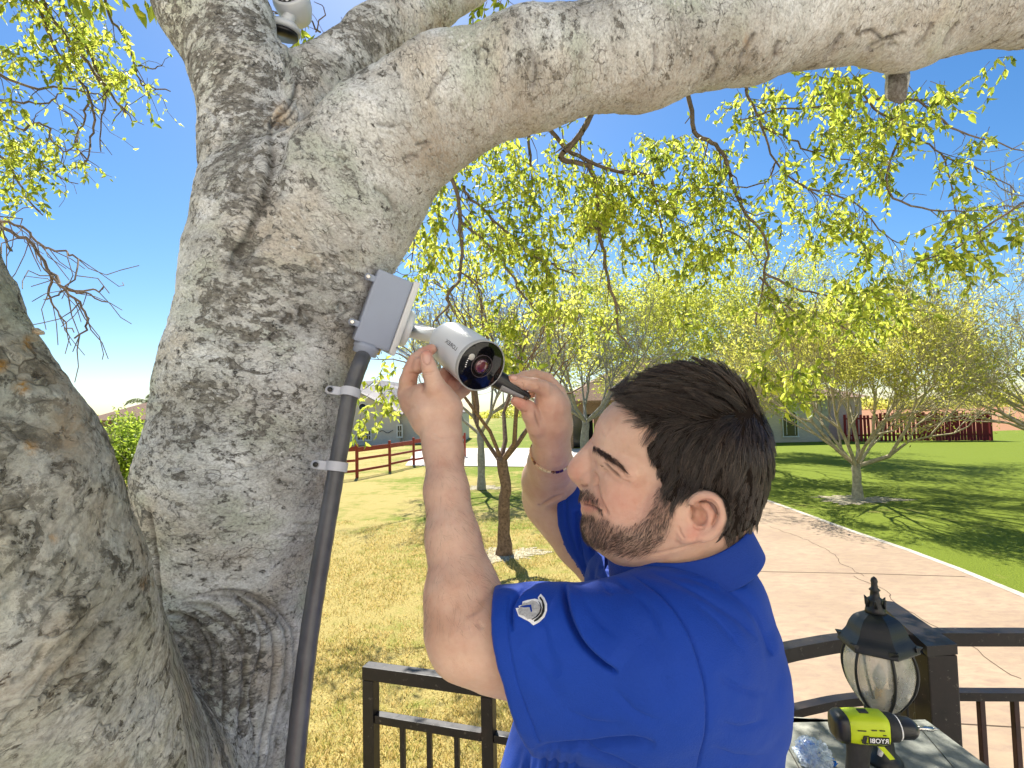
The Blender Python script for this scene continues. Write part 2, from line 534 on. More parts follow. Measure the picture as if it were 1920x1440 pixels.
def mat_drive():
    t = NT('stamped_concrete', 0.75, 0.25)
    v = t.coord(); vs = t.coord((1.0, 2.2, 1), (0, 0, 0.5))
    a = t.noise(v, 0.8, 5, 0.6); b = t.noise(vs, 5, 6, 0.7, 0.4); c0 = t.noise(v, 60, 3, 0.7)
    base = t.ramp(a, [(0.3, (.28, .20, .125)), (0.7, (.38, .285, .185))])
    c = t.mix(t.ramp(b, [(0.35, 0.7), (0.6, 0.0)]), base, (.23, .15, .11))
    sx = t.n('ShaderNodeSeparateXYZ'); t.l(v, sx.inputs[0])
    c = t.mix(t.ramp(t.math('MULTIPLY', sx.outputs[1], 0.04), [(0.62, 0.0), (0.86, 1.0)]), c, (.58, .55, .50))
    c = t.mix(t.math('MULTIPLY', c0, 0.25), c, (.46, .37, .27))
    t.col(c); t.bump(b, 0.25, 0.01)
    return t.m
M = {}
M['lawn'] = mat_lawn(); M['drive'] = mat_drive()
M['kerbedge'] = simple('pale_concrete', (.44, .40, .33), 0.85, 0.2, var=.25, scale=9, bump=.3)
M['joint'] = simple('joint_dark', (.10, .07, .05), 0.9, 0.1)
M['mulch'] = simple('pale_gravel', (.36, .32, .22), .95, .1, var=.75, scale=26, bump=.8)
M['white'] = simple('white_paint', (.74, .73, .70), .5, .4, var=.05, scale=6)
M['glass'] = simple('dark_glass', (.02, .022, .025), .12, .6, var=.3, scale=3)
M['roofgrey'] = simple('pale_shingle', (.38, .35, .33), .9, .15, var=.3, scale=8)
M['roofbrown'] = simple('brown_shingle', (.26, .17, .12), .9, .15, var=.35, scale=8)
M['redrail'] = simple('red_painted_rail', (.30, .055, .035), .65, .3, var=.3, scale=6, bump=.2)
M['redplank'] = simple('dark_red_plank', (.20, .018, .02), .7, .25, var=.35, scale=5, bump=.3)
def brickmat(name, c1, c2, mort, sc=1.0):
    t = NT(name, .9, .15)
    v = t.n('ShaderNodeTexCoord').outputs['Object']
    sx = t.n('ShaderNodeSeparateXYZ'); t.l(v, sx.inputs[0])
    cb = t.n('ShaderNodeCombineXYZ'); t.l(t.math('ADD', sx.outputs[0], t.math('MULTIPLY', sx.outputs[1], 0.31)), cb.inputs[0]); t.l(sx.outputs[2], cb.inputs[1])
    b = t.n('ShaderNodeTexBrick'); b.inputs['Scale'].default_value = 3.6 * sc
    b.inputs['Color1'].default_value = (*c1, 1); b.inputs['Color2'].default_value = (*c2, 1); b.inputs['Mortar'].default_value = (*mort, 1)
    b.inputs['Mortar Size'].default_value = .03
    t.l(cb.outputs[0], b.inputs['Vector'])
    nz = t.noise(v, 2.0, 5, .7)
    t.col(t.mix(t.math('MULTIPLY', nz, .5), b.outputs[0], c2)); t.bump(b.outputs[1], -.4, .02)
    return t.m
M['brick'] = brickmat('grey_tan_brick', (.64, .54, .44), (.48, .41, .34), (.68, .60, .51))
M['cream'] = brickmat('white_brick', (.68, .62, .55), (.60, .55, .49), (.68, .63, .57))
M['brownbrick'] = brickmat('brown_brick', (.30, .19, .12), (.22, .14, .09), (.32, .25, .18))
M['bg_bark'] = simple('pale_twig_bark', (.40, .35, .23), .9, .15, var=.35, scale=12, bump=.4)
M['bg_bark_white'] = simple('ash_grey_bark', (.34, .32, .28), .9, .15, var=.3, scale=12)
M['bg_bark_brown'] = simple('brown_furrowed_bark', (.19, .13, .09), .95, .1, var=.5, scale=25, bump=.8)
M['bg_leaf'] = leafmat('young_leaves', [(.22, .26, .03), (.36, .41, .04), (.50, .53, .07)], .5)
M['bg_leaf_pale'] = leafmat('budding_leaves', [(.28, .28, .05), (.40, .42, .05), (.52, .52, .09)], .5)
M['bg_leaf_dark'] = leafmat('hedge_leaves', [(.10, .16, .01), (.22, .32, .02), (.34, .44, .03)], .5)
M['palm'] = leafmat('palm_fronds', [(.10, .13, .05), (.16, .2, .08)], .3)

# ------------------------------------------------------------------ ground
def sheet(name, pts, z, mat, n=1, **kw):
    V = [(p[0], p[1], z) for p in pts]
    return add(name, pymesh(name, V, [tuple(range(len(V)))], mat), **kw)
Lw = 900
add('lawn', pymesh('lawn', [(-Lw, -Lw, 0), (Lw, -Lw, 0), (Lw, Lw, 0), (-Lw, Lw, 0)], [(0, 1, 2, 3)], M['lawn']), kind='structure')
# driveway outline, traced on the ground
redge = [G(*q) for q in ((2100, 1205), (1920, 1122), (1800, 1072), (1700, 1034), (1600, 1000), (1500, 963), (1420, 934), (1330, 905), (1230, 880), (1150, 862))]
far = [G(*q) for q in ((1130, 842), (1000, 841), (880, 841))]
ledge = [G(*q) for q in ((780, 845), (760, 874), (900, 875), (1060, 877), (1120, 905), (1180, 950), (1270, 1040), (1360, 1150), (1430, 1250), (1474, 1330), (1540, 1500), (1620, 1800))]
near = [np.array([2.6, 1.95, 0]), np.array([6.0, 1.95, 0])]
poly = redge + far + ledge + near
def walk(pts, w=0.09):
    V = []; n = len(pts)
    for i, p in enumerate(pts):
        t = unit((pts[min(i + 1, n - 1)] - pts[max(i - 1, 0)])[:2].tolist() + [0])
        nn = np.array([-t[1], t[0], 0])
        V += [p - nn * w / 2, p + nn * w / 2]
    return V
dr = bpy.data.objects.new('driveway', None)
bm = bmesh.new()
vs = [bm.verts.new((p[0], p[1], 0.012)) for p in poly]
f = bm.faces.new(vs)
ex = bmesh.ops.extrude_face_region(bm, geom=[f])
for v in [g for g in ex['geom'] if isinstance(g, bmesh.types.BMVert)]: v.co.z = 0.035
bmesh.ops.recalc_face_normals(bm, faces=bm.faces); bmesh.ops.triangulate(bm, faces=bm.faces)
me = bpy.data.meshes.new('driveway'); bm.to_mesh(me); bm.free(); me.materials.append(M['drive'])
drive = add('driveway', me, kind='structure')
V = walk(redge, 0.12); n = len(redge)
add('pale_edge', pymesh('pale_edge', [(v[0], v[1], .039) for v in V], [(2 * i, 2 * i + 1, 2 * i + 3, 2 * i + 2) for i in range(n - 1)], M['kerbedge']), drive)
def ground_line(name, px, w, parent, mat, z=.039, jit=0.0):
    pts = []
    gp = [G(*q) for q in px]
    for a, b in zip(gp[:-1], gp[1:]):
        m = max(2, int(np.linalg.norm(b - a) / .12))
        for k in range(m):
            pts.append(a + (b - a) * k / m + np.array([*(rng.normal(size=2) * jit), 0]))
    pts.append(gp[-1]); V = walk(pts, w)
    add(name, pymesh(name, [(v[0], v[1], z) for v in V], [(2 * i, 2 * i + 1, 2 * i + 3, 2 * i + 2) for i in range(len(pts) - 1)], mat), parent)
ground_line('joint', [(1415, 1076), (1620, 1080), (1810, 1086)], .014, drive, M['joint'])
ground_line('joint', [(1270, 962), (1400, 962), (1500, 965)], .02, drive, M['joint'])
ground_line('joint', [(1700, 1360), (1900, 1372), (2050, 1380)], .010, drive, M['joint'])
ground_line('crack', [(1600, 1085), (1660, 1112), (1700, 1150), (1742, 1175), (1830, 1225), (1880, 1262), (1915, 1280)], .009, drive, M['joint'], jit=.02)
ground_line('crack', [(1440, 990), (1500, 1010), (1560, 1040), (1580, 1062), (1620, 1085)], .008, drive, M['joint'], jit=.02)
# street far to the left
def ground_quad(name, q, z, mat, **kw):
    return add(name, pymesh(name, [(g[0], g[1], z) for g in (G(*p) for p in q)], [(0, 1, 2, 3)], mat), **kw)
ground_quad('street', ((150, 836), (330, 833), (330, 843), (150, 847)), .01, M['kerbedge'], kind='structure')
# pale gravel rings under the young trees
def ring(cx, cy, rx, ry, seed):
    c = G(cx, cy); V = [(c[0], c[1], .02)]; k = 120
    for i in range(k):
        a = 2 * pi * i / k; r = 1 + .22 * sin(3 * a + seed) + .12 * sin(7 * a + seed * 2) + .30 * (rng.random() - .5) + .12 * sin(19 * a)
        V.append((c[0] + rx * r * cos(a), c[1] + ry * r * sin(a), .008))
    add('gravel_patch', pymesh('gravel_patch', V, [(0, i + 1, (i + 1) % k + 1) for i in range(k)], M['mulch']), kind='structure')
ring(950, 1038, .62, .45, 1); ring(1610, 937, 1.0, .6, 2); ring(905, 915, .7, .5, 3)

# grass blades where the lawn is close enough to tell them apart
def blades(x0, x1, y0, y1, n, h, name, mat):
    y = y0 + (y1 - y0) * rng.random(n) ** 1.3
    x = x0 + (x1 - x0) * rng.random(n); x = x * (y / y1)
    pos = np.stack([x, y, np.zeros(n)], 1)
    cl = fbm(pos * 2.2, 3, 5); keep = rng.random(n) < .45 + .8 * cl
    pos = pos[keep]; n = len(pos)
    d = rng.normal(size=(n, 3)) * .45; d[:, 2] = 1; d /= np.linalg.norm(d, axis=1, keepdims=True)
    H = h * (.5 + rng.random(n))[:, None]; s = rng.normal(size=(n, 3)); s[:, 2] = 0; s /= np.linalg.norm(s, axis=1, keepdims=True)
    w = .0035 * (pos[:, 1:2] / 4) ** .5
    b = d.copy(); b[:, 2] = .45; tip = pos + d * H * .6 + b * H * .55
    V = np.stack([pos - s * w, pos + s * w, pos + d * H * .6 + s * w * .8, tip], 1)
    Q = (np.arange(n) * 4)[:, None] + np.array([[0, 1, 2, 3]])
    add(name, fastmesh(name, V.reshape(-1, 3), Q, mat), kind='stuff')
M['blade'] = leafmat('grass_blades', [(.22, .22, .035), (.42, .33, .09), (.58, .46, .18)], .35)
blades(-6.5, 4.6, 3.2, 13, 130000, .05, 'grass', M['blade'])

# ------------------------------------------------------------------ houses
def house_white():
    e = empty('house', (-7.5, 43, 0), 'white brick house with a pale grey roof behind the red rail fence', 'house')
    def q(px, z, y): # point on plane y
        v = R * (px - 960) / FPX + F; t = y / v[1]; return np.array([v[0] * t, y, z])
    y = 43.0
    # tall gabled front part, then the long wing to the right
    gx0, gx1 = q(520, 0, y)[0], q(748, 0, y)[0]
    gm = q(676, 0, y)[0]
    m = MB(); m.prism([(gx0, y, 0), (gx1, y, 0), (gx1, y, 2.55), (gm, y, 4.15), (gm - 3.2, y, 2.55), (gx0, y, 2.55)], (0, 8, 0)); m.build('wall', M['cream'], e)
    x2 = q(862, 0, y)[0]
    m = MB(); m.box(((gx1 + x2) / 2 + .01, y + 4.6, 1.2), (x2 - gx1 - .02, 8, 2.4)); m.build('wall', M['cream'], e)
    m = MB()
    def slab(a, b, c, d, th=.12):
        m.raw([a, b, c, d] + [np.asarray(k, float) - [0, 0, th] for k in (a, b, c, d)], [(0, 1, 2, 3), (7, 6, 5, 4), (0, 4, 5, 1), (1, 5, 6, 2), (2, 6, 7, 3), (3, 7, 4, 0)])
    slab((gx1 - .4, y + .3, 2.50), (x2 + .5, y + .3, 2.50), (x2 - 2.2, y + 4.6, 4.6), (gx1 - 3.2, y + 4.6, 5.6))
    slab((gm, y - .35, 4.27), (gx1 + .35, y - .35, 2.42), (gx1 - .8, y + 5, 3.5), (gm, y + 5, 5.3))
    slab((gm - 3.5, y - .35, 2.42), (gm, y - .35, 4.27), (gm, y + 5, 5.3), (gm - 3.2, y + 5, 3.2))
    slab((gx0 - 2, y + .3, 2.5), (gm - 2.2, y + .3, 2.7), (gm, y + 4.6, 5.5), (gx0 + 2, y + 4.6, 5.2))
    m.build('roof', M['roofgrey'], e)
    def win(px0, px1, z0, z1, nm=2):
        a, b = q(px0, 0, y)[0], q(px1, 0, y)[0]
        w = MB(); 
        for X0, X1, Z0, Z1 in ((a - .1, b + .1, z0 - .12, z0), (a - .1, b + .1, z1, z1 + .1), (a - .1, a, z0, z1), (b, b + .1, z0, z1), (a, b, (z0 + z1) / 2 - .03, (z0 + z1) / 2 + .03), ((a + b) / 2 - .02, (a + b) / 2 + .02, z0, z1)):
            w.box(((X0 + X1) / 2, y - .03, (Z0 + Z1) / 2), (X1 - X0, .1, Z1 - Z0))
        o = w.build('window', M['white'], e)
        g = MB(); g.box(((a + b) / 2, y + .0, (z0 + z1) / 2), (b - a, .05, z1 - z0)); g.build('pane', M['glass'], o)
    win(670, 682, .45, 1.15); win(745, 752, .65, 1.5); win(686, 694, .45, 1.15)
    # round gable vent with ring
    c = q(680, 3.05, y); w = MB(); w.lathe((c[0], y + .01, 3.05), (0, -1, 0), [(.30, 0), (.30, .06), (.0, .06)], 20); w.build('vent', M['glass'], e)
    w = MB(); w.lathe((c[0], y + .0, 3.05), (0, -1, 0), [(.29, 0), (.29, .10), (.36, .10), (.36, 0)], 20, cap=False); w.build('vent_ring', M['white'], e)
    w = MB(); w.tube([(q(711, 1.2, y)[0] + .1 * k, y - .1, 1.05 + .1 * sin(k * .7)) for k in range(12)], .025, 6); w.build('cable', M['glass'], e)
house_white()

def house_brick():
    e = empty('house', (12, 37, 0), 'grey brick house with an arched dark window beside the red plank fence', 'house')
    def X(px, y): v = R * (px - 960) / FPX + F; return v[0] / v[1] * y
    y = 36.0
    xa, xw, xb, xc = X(1300, y), X(1420, y), X(1549, y), X(1640, y)
    m = MB(); m.box(((xa + xb) / 2, y + 4, 1.55), (xb - xa, 8, 3.1)); m.build('wall', M['brick'], e)
    m = MB(); m.box(((xb + xc) / 2 + .01, y + 5.5, 1.5), (xc - xb, 8, 3.0)); m.build('wall', M['brick'], e)
    for k in range(9):
        m = MB(); m.box((xb - .22, y - .03, .17 + k * .345), (.50 if k % 2 else .38, .12, .325), bev=.01); m.build('quoin', M['kerbedge'], e)
    # arched window
    wx0, wx1 = X(1464, y), X(1490, y); r = (wx1 - wx0) / 2; cx = (wx0 + wx1) / 2; z0, z1 = .42, 1.75
    arc = [(cx + r * cos(a), y - .02, z1 + r * .75 * sin(a)) for a in np.linspace(0, pi, 13)]
    m = MB(); m.prism([(wx0, y - .02, z0)] + [(wx1, y - .02, z0)] + arc, (0, -.04, 0)); w = m.build('window', M['glass'], e)
    m = MB()
    R1 = [(cx + (r - .02) * cos(a), z1 + (r - .02) * .75 * sin(a)) for a in np.linspace(0, pi, 13)]; R2 = [(cx + (r + .09) * cos(a), z1 + (r + .09) * .75 * sin(a)) for a in np.linspace(0, pi, 13)]
    for i in range(12):
        m.raw([(R1[i][0], y - .09, R1[i][1]), (R2[i][0], y - .09, R2[i][1]), (R2[i + 1][0], y - .09, R2[i + 1][1]), (R1[i + 1][0], y - .09, R1[i + 1][1])], [(0, 1, 2, 3)])
    for xx in (wx0 - .03, wx1 + .03): m.box((xx, y - .07, (z0 + z1) / 2), (.05, .06, z1 - z0))
    m.box((cx, y - .08, z0 - .04), (2 * r + .2, .1, .07)); m.box((wx0 + .22, y - .075, (z0 + z1) / 2 + .1), (.03, .02, z1 - z0)); m.box((wx1 - .15, y - .075, (z0 + z1) / 2 + .1), (.03, .02, z1 - z0))
    m.build('frame', M['white'], w)
    m = MB(); zr = 4.7
    xl = X(1255, y)
    m.raw([(xl, y - .5, 3.05), (xb + .5, y - .5, 3.05), (xb - 3.6, y + 4, zr), (xl + 2, y + 4, zr), (xb + .5, y + 8, 3.05), (xl, y + 8, 3.05)], [(0, 1, 2, 3), (1, 4, 2), (3, 2, 4, 5)])
    m.raw([(xb - .5, y + 1.0, 2.95), (xc + .5, y + 1.0, 2.95), (xc - 2.5, y + 5.5, 4.3), (xb - 2, y + 5.5, 4.3)], [(0, 1, 2, 3)])
    m.box(((xl + xb) / 2, y - .47, 2.98), (xb - xl + 1, .1, .16))
    m.build('roof', M['roofbrown'], e)
    # garage wing to the left
    y2 = 34.0; ga, gb = X(1064, y2), X(1300, y2)
    m = MB()
    dx0, dx1 = X(1072, y2), X(1112, y2)
    for X0, X1, Z0, Z1 in ((ga, dx0, 0, 3.1), (dx1, gb, 0, 3.1), (dx0, dx1, 2.2, 3.1)):
        m.box(((X0 + X1) / 2, y2 + .15, (Z0 + Z1) / 2), (X1 - X0 - .004, .3, Z1 - Z0))
    m.box((ga + .15, y2 + 3.5, 1.55), (.28, 6.3, 3.1))
    m.build('garage_wall', M['brownbrick'], e)
    m = MB(); m.box(((dx0 + dx1) / 2, y2 + 1.6, 1.1), (dx1 - dx0 + .3, .1, 2.4)); m.build('garage_panel', M['glass'], e)  # dark panel stands in for the shade inside the open garage
    m = MB(); xr = ga + 5.2
    m.raw([(ga - .6, y2 - .6, 3.05), (gb + .5, y2 - .6, 3.05), (gb - 1, y2 + 4, 6.1), (xr, y2 + 4, 6.1), (ga - .6, y2 + 8, 3.05)], [(0, 1, 2, 3), (0, 3, 4)])
    m.box(((ga + gb) / 2, y2 - .57, 2.98), (gb - ga + 1, .1, .16))
    m.build('roof', M['roofbrown'], e)
house_brick()

def far_house():
    e = empty('house', (-44, 62, 0), 'distant house with a brown hip roof at the far left between the two stems', 'house')
    c = G(272, 815); y = 62; x = -(960 - 285) / 1000 * y * 1.0
    m = MB(); m.box((x, y + 4, 1.3), (14, 8, 2.6)); m.build('wall', M['brownbrick'], e)
    m = MB(); m.raw([(x - 8, y - .6, 2.4), (x + 8, y - .6, 2.4), (x + 3, y + 4, 4.6), (x - 3, y + 4, 4.6), (x + 8, y + 8.6, 2.4), (x - 8, y + 8.6, 2.4)], [(0, 1, 2, 3), (1, 4, 2), (0, 3, 5), (3, 2, 4, 5)]); m.build('roof', M['roofbrown'], e)
    m = MB(); m.box((x + 1, y - .05, 1.0), (6, .1, 1.9)); m.build('garage_panel', simple('blue_grey_door', (.25, .28, .34)), e)
far_house()

# ------------------------------------------------------------------ fences
def rail_fence():
    e = empty('rail_fence', (-5, 25, 0), 'red three-rail wooden fence in front of the white house', 'fence')
    pts = [G(560, 908), G(614, 902), G(669.5, 896), G(731, 884), G(776, 873), G(812, 866), G(843, 861), G(872, 857)]
    for i, p in enumerate(pts):
        h = 1.36; z = h / 2
        m = MB(); m.box((p[0], p[1], z), (.11, .11, h), bev=.01); m.build('post', M['redrail'], e)
        if i + 1 < len(pts):
            q = pts[i + 1]; d = q - p; L = np.linalg.norm(d); t = d / L
            Mx = np.stack([t, np.cross([0, 0, 1], t), np.array([0, 0, 1])], 1)
            for z, hh in ((1.14, .19), (.72, .10), (.30, .10)):
                m = MB(); c = (p + q) / 2; m.box((c[0], c[1] - .075, z + (.03 * sin(i * 2.1 + z * 5))), (L - .12, .04, hh), Mx); m.build('rail', M['redrail'], e)
rail_fence()
def plank_fence():
    e = empty('plank_fence', (25, 35, 0), 'dark red vertical plank fence behind the vase-shaped tree', 'fence')
    a = G(1585, 828); b = G(1722, 827); c = G(1857, 826)
    me = pymesh('plank', [(x * .075, y * .012, z) for x in (-1, 1) for y in (-1, 1) for z in (0, 1.78)], [(0, 1, 3, 2), (4, 6, 7, 5), (0, 4, 5, 1), (2, 3, 7, 6), (0, 2, 6, 4), (1, 5, 7, 3)], M['redplank'])
    for (p, q, gap) in ((a, b, .235), (b, c, .165)):
        L = np.linalg.norm(q - p); n = int(L / gap)
        ang = math.atan2(q[1] - p[1], q[0] - p[0])
        for i in range(n):
            o = bpy.data.objects.new('plank', me); link(o, e); s = p + (q - p) * i / n
            o.location = (s[0], s[1] - .04, .03 * rng.random()); o.rotation_euler = (0, .01 * rng.normal(), ang); o.scale = (1 + .1 * rng.random(), 1, 1 + .03 * rng.normal())
        for z in (.4, 1.5):
            m = MB(); t = (q - p) / L; m.box(((p + q) / 2 + [0, .02, z]), (L, .06, .1), np.stack([t, np.cross([0, 0, 1], t), np.array([0, 0, 1])], 1)); m.build('rail', M['redplank'], e)
    q = c; m = MB(); m.box((q[0] + .05, q[1], .95), (.14, .14, 1.9)); m.build('post', M['redplank'], e)
plank_fence()

# ------------------------------------------------------------------ background trees
def grow(p, d, L, r, lvl, segs, tips, spread, nch, up=.25, crown=None, shrink=.74):
    d = unit(d); k = 2 if lvl < 3 else 1
    mid = p + d * L * .5 + rng.normal(size=3) * L * .06
    e = p + d * L + rng.normal(size=3) * L * .05
    segs.append((*p, *mid, r, r * .85)); segs.append((*mid, *e, r * .85, r * .68))
    if lvl == 0:
        tips.append((*e, *d)); tips.append((*mid, *d)); return
    if lvl <= 2: tips.append((*e, *d))
    for i in range(nch):
        a = unit(rng.normal(size=3)); a = unit(a - d * (a @ d))
        s = spread * (.6 + .7 * rng.random())
        nd = unit(d * cos(s) + a * sin(s) + np.array([0, 0, up]))
        st = e if i < 2 else mid
        grow(st, nd, L * shrink * (.8 + .4 * rng.random()), r * .6, lvl - 1, segs, tips, spread, nch, up, crown, shrink)
def tree(base, trunk, r0, limbs, L0, lvl, spread, nch, leafn, leafL, leafmatk, barkmat, label, cat='tree', name='tree', up=.25, droop=.2, shrink=.74, tilt=.75, group=None, minr=.0045, offs=None):
    """trunk: list of points relative to base"""
    e = empty(name, base, label, cat, group)
    base = np.asarray(base, float)
    pts = [base + np.asarray(t, float) for t in trunk]
    m = MB(); n = len(pts)
    fine = []; rr = []
    for i in range(n - 1):
        for k in range(4):
            f = k / 4; q = pts[i] * (1 - f) + pts[i + 1] * f; fine.append(q + rng.normal(size=3) * r0 * .06); rr.append(r0 * (1.25 - .35 * min(1, (i + f) * 2)) * (1 - .25 * (i + f) / n) * (1 + .06 * rng.normal()))
    fine.append(pts[-1]); rr.append(r0 * .7)
    m.tube(fine, rr, 12); m.build('trunk', barkmat, e)
    segs = []; tips = []
    for i in range(limbs):
        a = 2 * pi * (i + .3 * rng.random()) / limbs
        d = np.array([cos(a) * tilt, sin(a) * tilt, 1.0])
        grow(pts[-1] - np.array([0, 0, .12 * rng.random()]), d, L0 * (.85 + .3 * rng.random()), r0 * .42, lvl, segs, tips, spread, nch, up, None, shrink)
    S = np.array(segs); S[:, 6:] = np.maximum(S[:, 6:], minr)
    add('twigs', seg_mesh('twigs', S, barkmat, 4 if lvl > 5 else 5), e, kind='stuff')
    if leafn:
        T = np.array(tips); T = np.repeat(T, leafn, 0)
        pos = T[:, :3] + rng.normal(size=(len(T), 3)) * leafL * 1.6
        keep = fbm(pos * .9, 2, 3) > offs if offs is not None else np.ones(len(T), bool)
        T = T[keep]; pos = pos[keep]
        d = T[:, 3:] * .4 + rng.normal(size=(len(T), 3)) * .7 + np.array([0, 0, -droop])
        L = leafL * (.6 + .8 * rng.random(len(T)))
        add('leaves', leaf_mesh('leaves', pos, d, L, L * .42, leafmatk), e, kind='stuff')
    return e
g = G(1608, 937); tree(g, [(0, 0, -.05), (0, 0, .45), (.02, 0, .95)], .14, 7, 1.35, 6, .42, 3, 3, .075, M['bg_leaf_pale'], M['bg_bark'], 'vase-shaped budding tree on the right lawn in front of the plank fence', tilt=.95, up=.13, shrink=.76, offs=-.1)
g = G(945, 1040); tree(g, [(0, 0, -.05), (.02, 0, .8), (.06, 0, 1.25), (-.02, 0, 1.75)], .125, 5, .95, 6, .5, 2, 3, .085, M['bg_leaf'], M['bg_bark_brown'], 'young dark-trunked tree left of the installer, nearest on the lawn', tilt=.8, shrink=.76, offs=-.15)
g = G(903, 918); tree(g, [(0, 0, -.05), (0, 0, .9), (.0, 0, 1.9)], .14, 5, 1.6, 6, .5, 3, 1, .09, M['bg_leaf_pale'], M['bg_bark_white'], 'grey-trunked tree just beyond the dark-trunked young tree', tilt=.9, shrink=.74, offs=.0)
g = np.array([2.9, 22.0, 0]); tree(g, [(0, 0, -.05), (0, 0, 1.2), (.1, 0, 2.1)], .20, 6, 1.9, 5, .5, 3, 0, .09, M['bg_leaf_pale'], M['bg_bark_white'], 'bare ash-grey tree with white limbs above the driveway', tilt=1.1, shrink=.77, up=.12)
g = np.array([9.4, 27.5, 0]); tree(g, [(0, 0, -.05), (0, 0, .8), (.05, 0, 1.6)], .22, 8, 2.75, 6, .5, 3, 5, .14, M['bg_leaf'], M['bg_bark'], 'leafy yellow-green tree behind the installer head', tilt=1.1, shrink=.75, up=.1, offs=-.3)
g = np.array([14.9, 14.2, 0]); tree(g, [(0, 0, -.05), (0, 0, .6), (-.05, 0, 1.1)], .15, 8, 1.75, 6, .42, 3, 2, .085, M['bg_leaf_pale'], M['bg_bark'], 'half-bare twiggy tree at the right edge of the photo', tilt=1.15, shrink=.77, up=.1, offs=-.15)
# bushy tree seen between the two stems of the big tree
g = np.array([-11.3, 14.5, 0]); tree(g, [(0, 0, -.05), (0, 0, .5)], .09, 8, .85, 5, .6, 3, 8, .10, M['bg_leaf_dark'], M['bg_bark'], 'bushy bright yellow-green tree between the two grey stems at left', tilt=1.3, shrink=.74, up=.05, offs=-.4)
# palm
def palm(b, h):
    e = empty('palm_tree', b, 'small distant palm above the brown roof at far left', 'palm tree')
    m = MB(); m.tube([b, np.add(b, [0, 0, h / 2]), np.add(b, [0, 0, h])], [.25, .2, .22], 8); m.build('trunk', M['bg_bark'], e)
    pos = []; d = []; t = np.add(b, [0, 0, h])
    for i in range(34):
        a = rng.random() * 2 * pi; el = rng.uniform(-.5, 1.2)
        v = np.array([cos(a) * cos(el), sin(a) * cos(el), sin(el)]); p = t.copy()
        for k in range(9):
            p = p + v * .3; v = unit(v + np.array([0, 0, -.16]))
            for s in (-1, 1):
                sd = unit(np.cross(v, [0, 0, 1])) * s; pos.append(p); d.append(sd * .7 + v * .6 + [0, 0, -.4])
    add('fronds', leaf_mesh('fronds', pos, d, .9, .14, M['palm']), e, kind='stuff')
palm(np.array([-47.5, 70, 0.0]), 4.3)
# low hedge line on the horizon
def treeline():
    pos = []; d = []
    for i in range(26000):
        x = rng.uniform(-170, 210); y = 175 + rng.normal() * 5
        h = 2.2 + 1.6 * vnoise(np.array([[x * .06, 0, 0]]), 4)[0] + vnoise(np.array([[x * .3, 0, 0]]), 9)[0]
        pos.append((x, y, rng.random() ** .7 * h)); d.append(rng.normal(size=3))
    add('distant_treeline', leaf_mesh('distant_treeline', pos, d, .9, .6, M['bg_leaf_pale']), kind='stuff')
treeline()

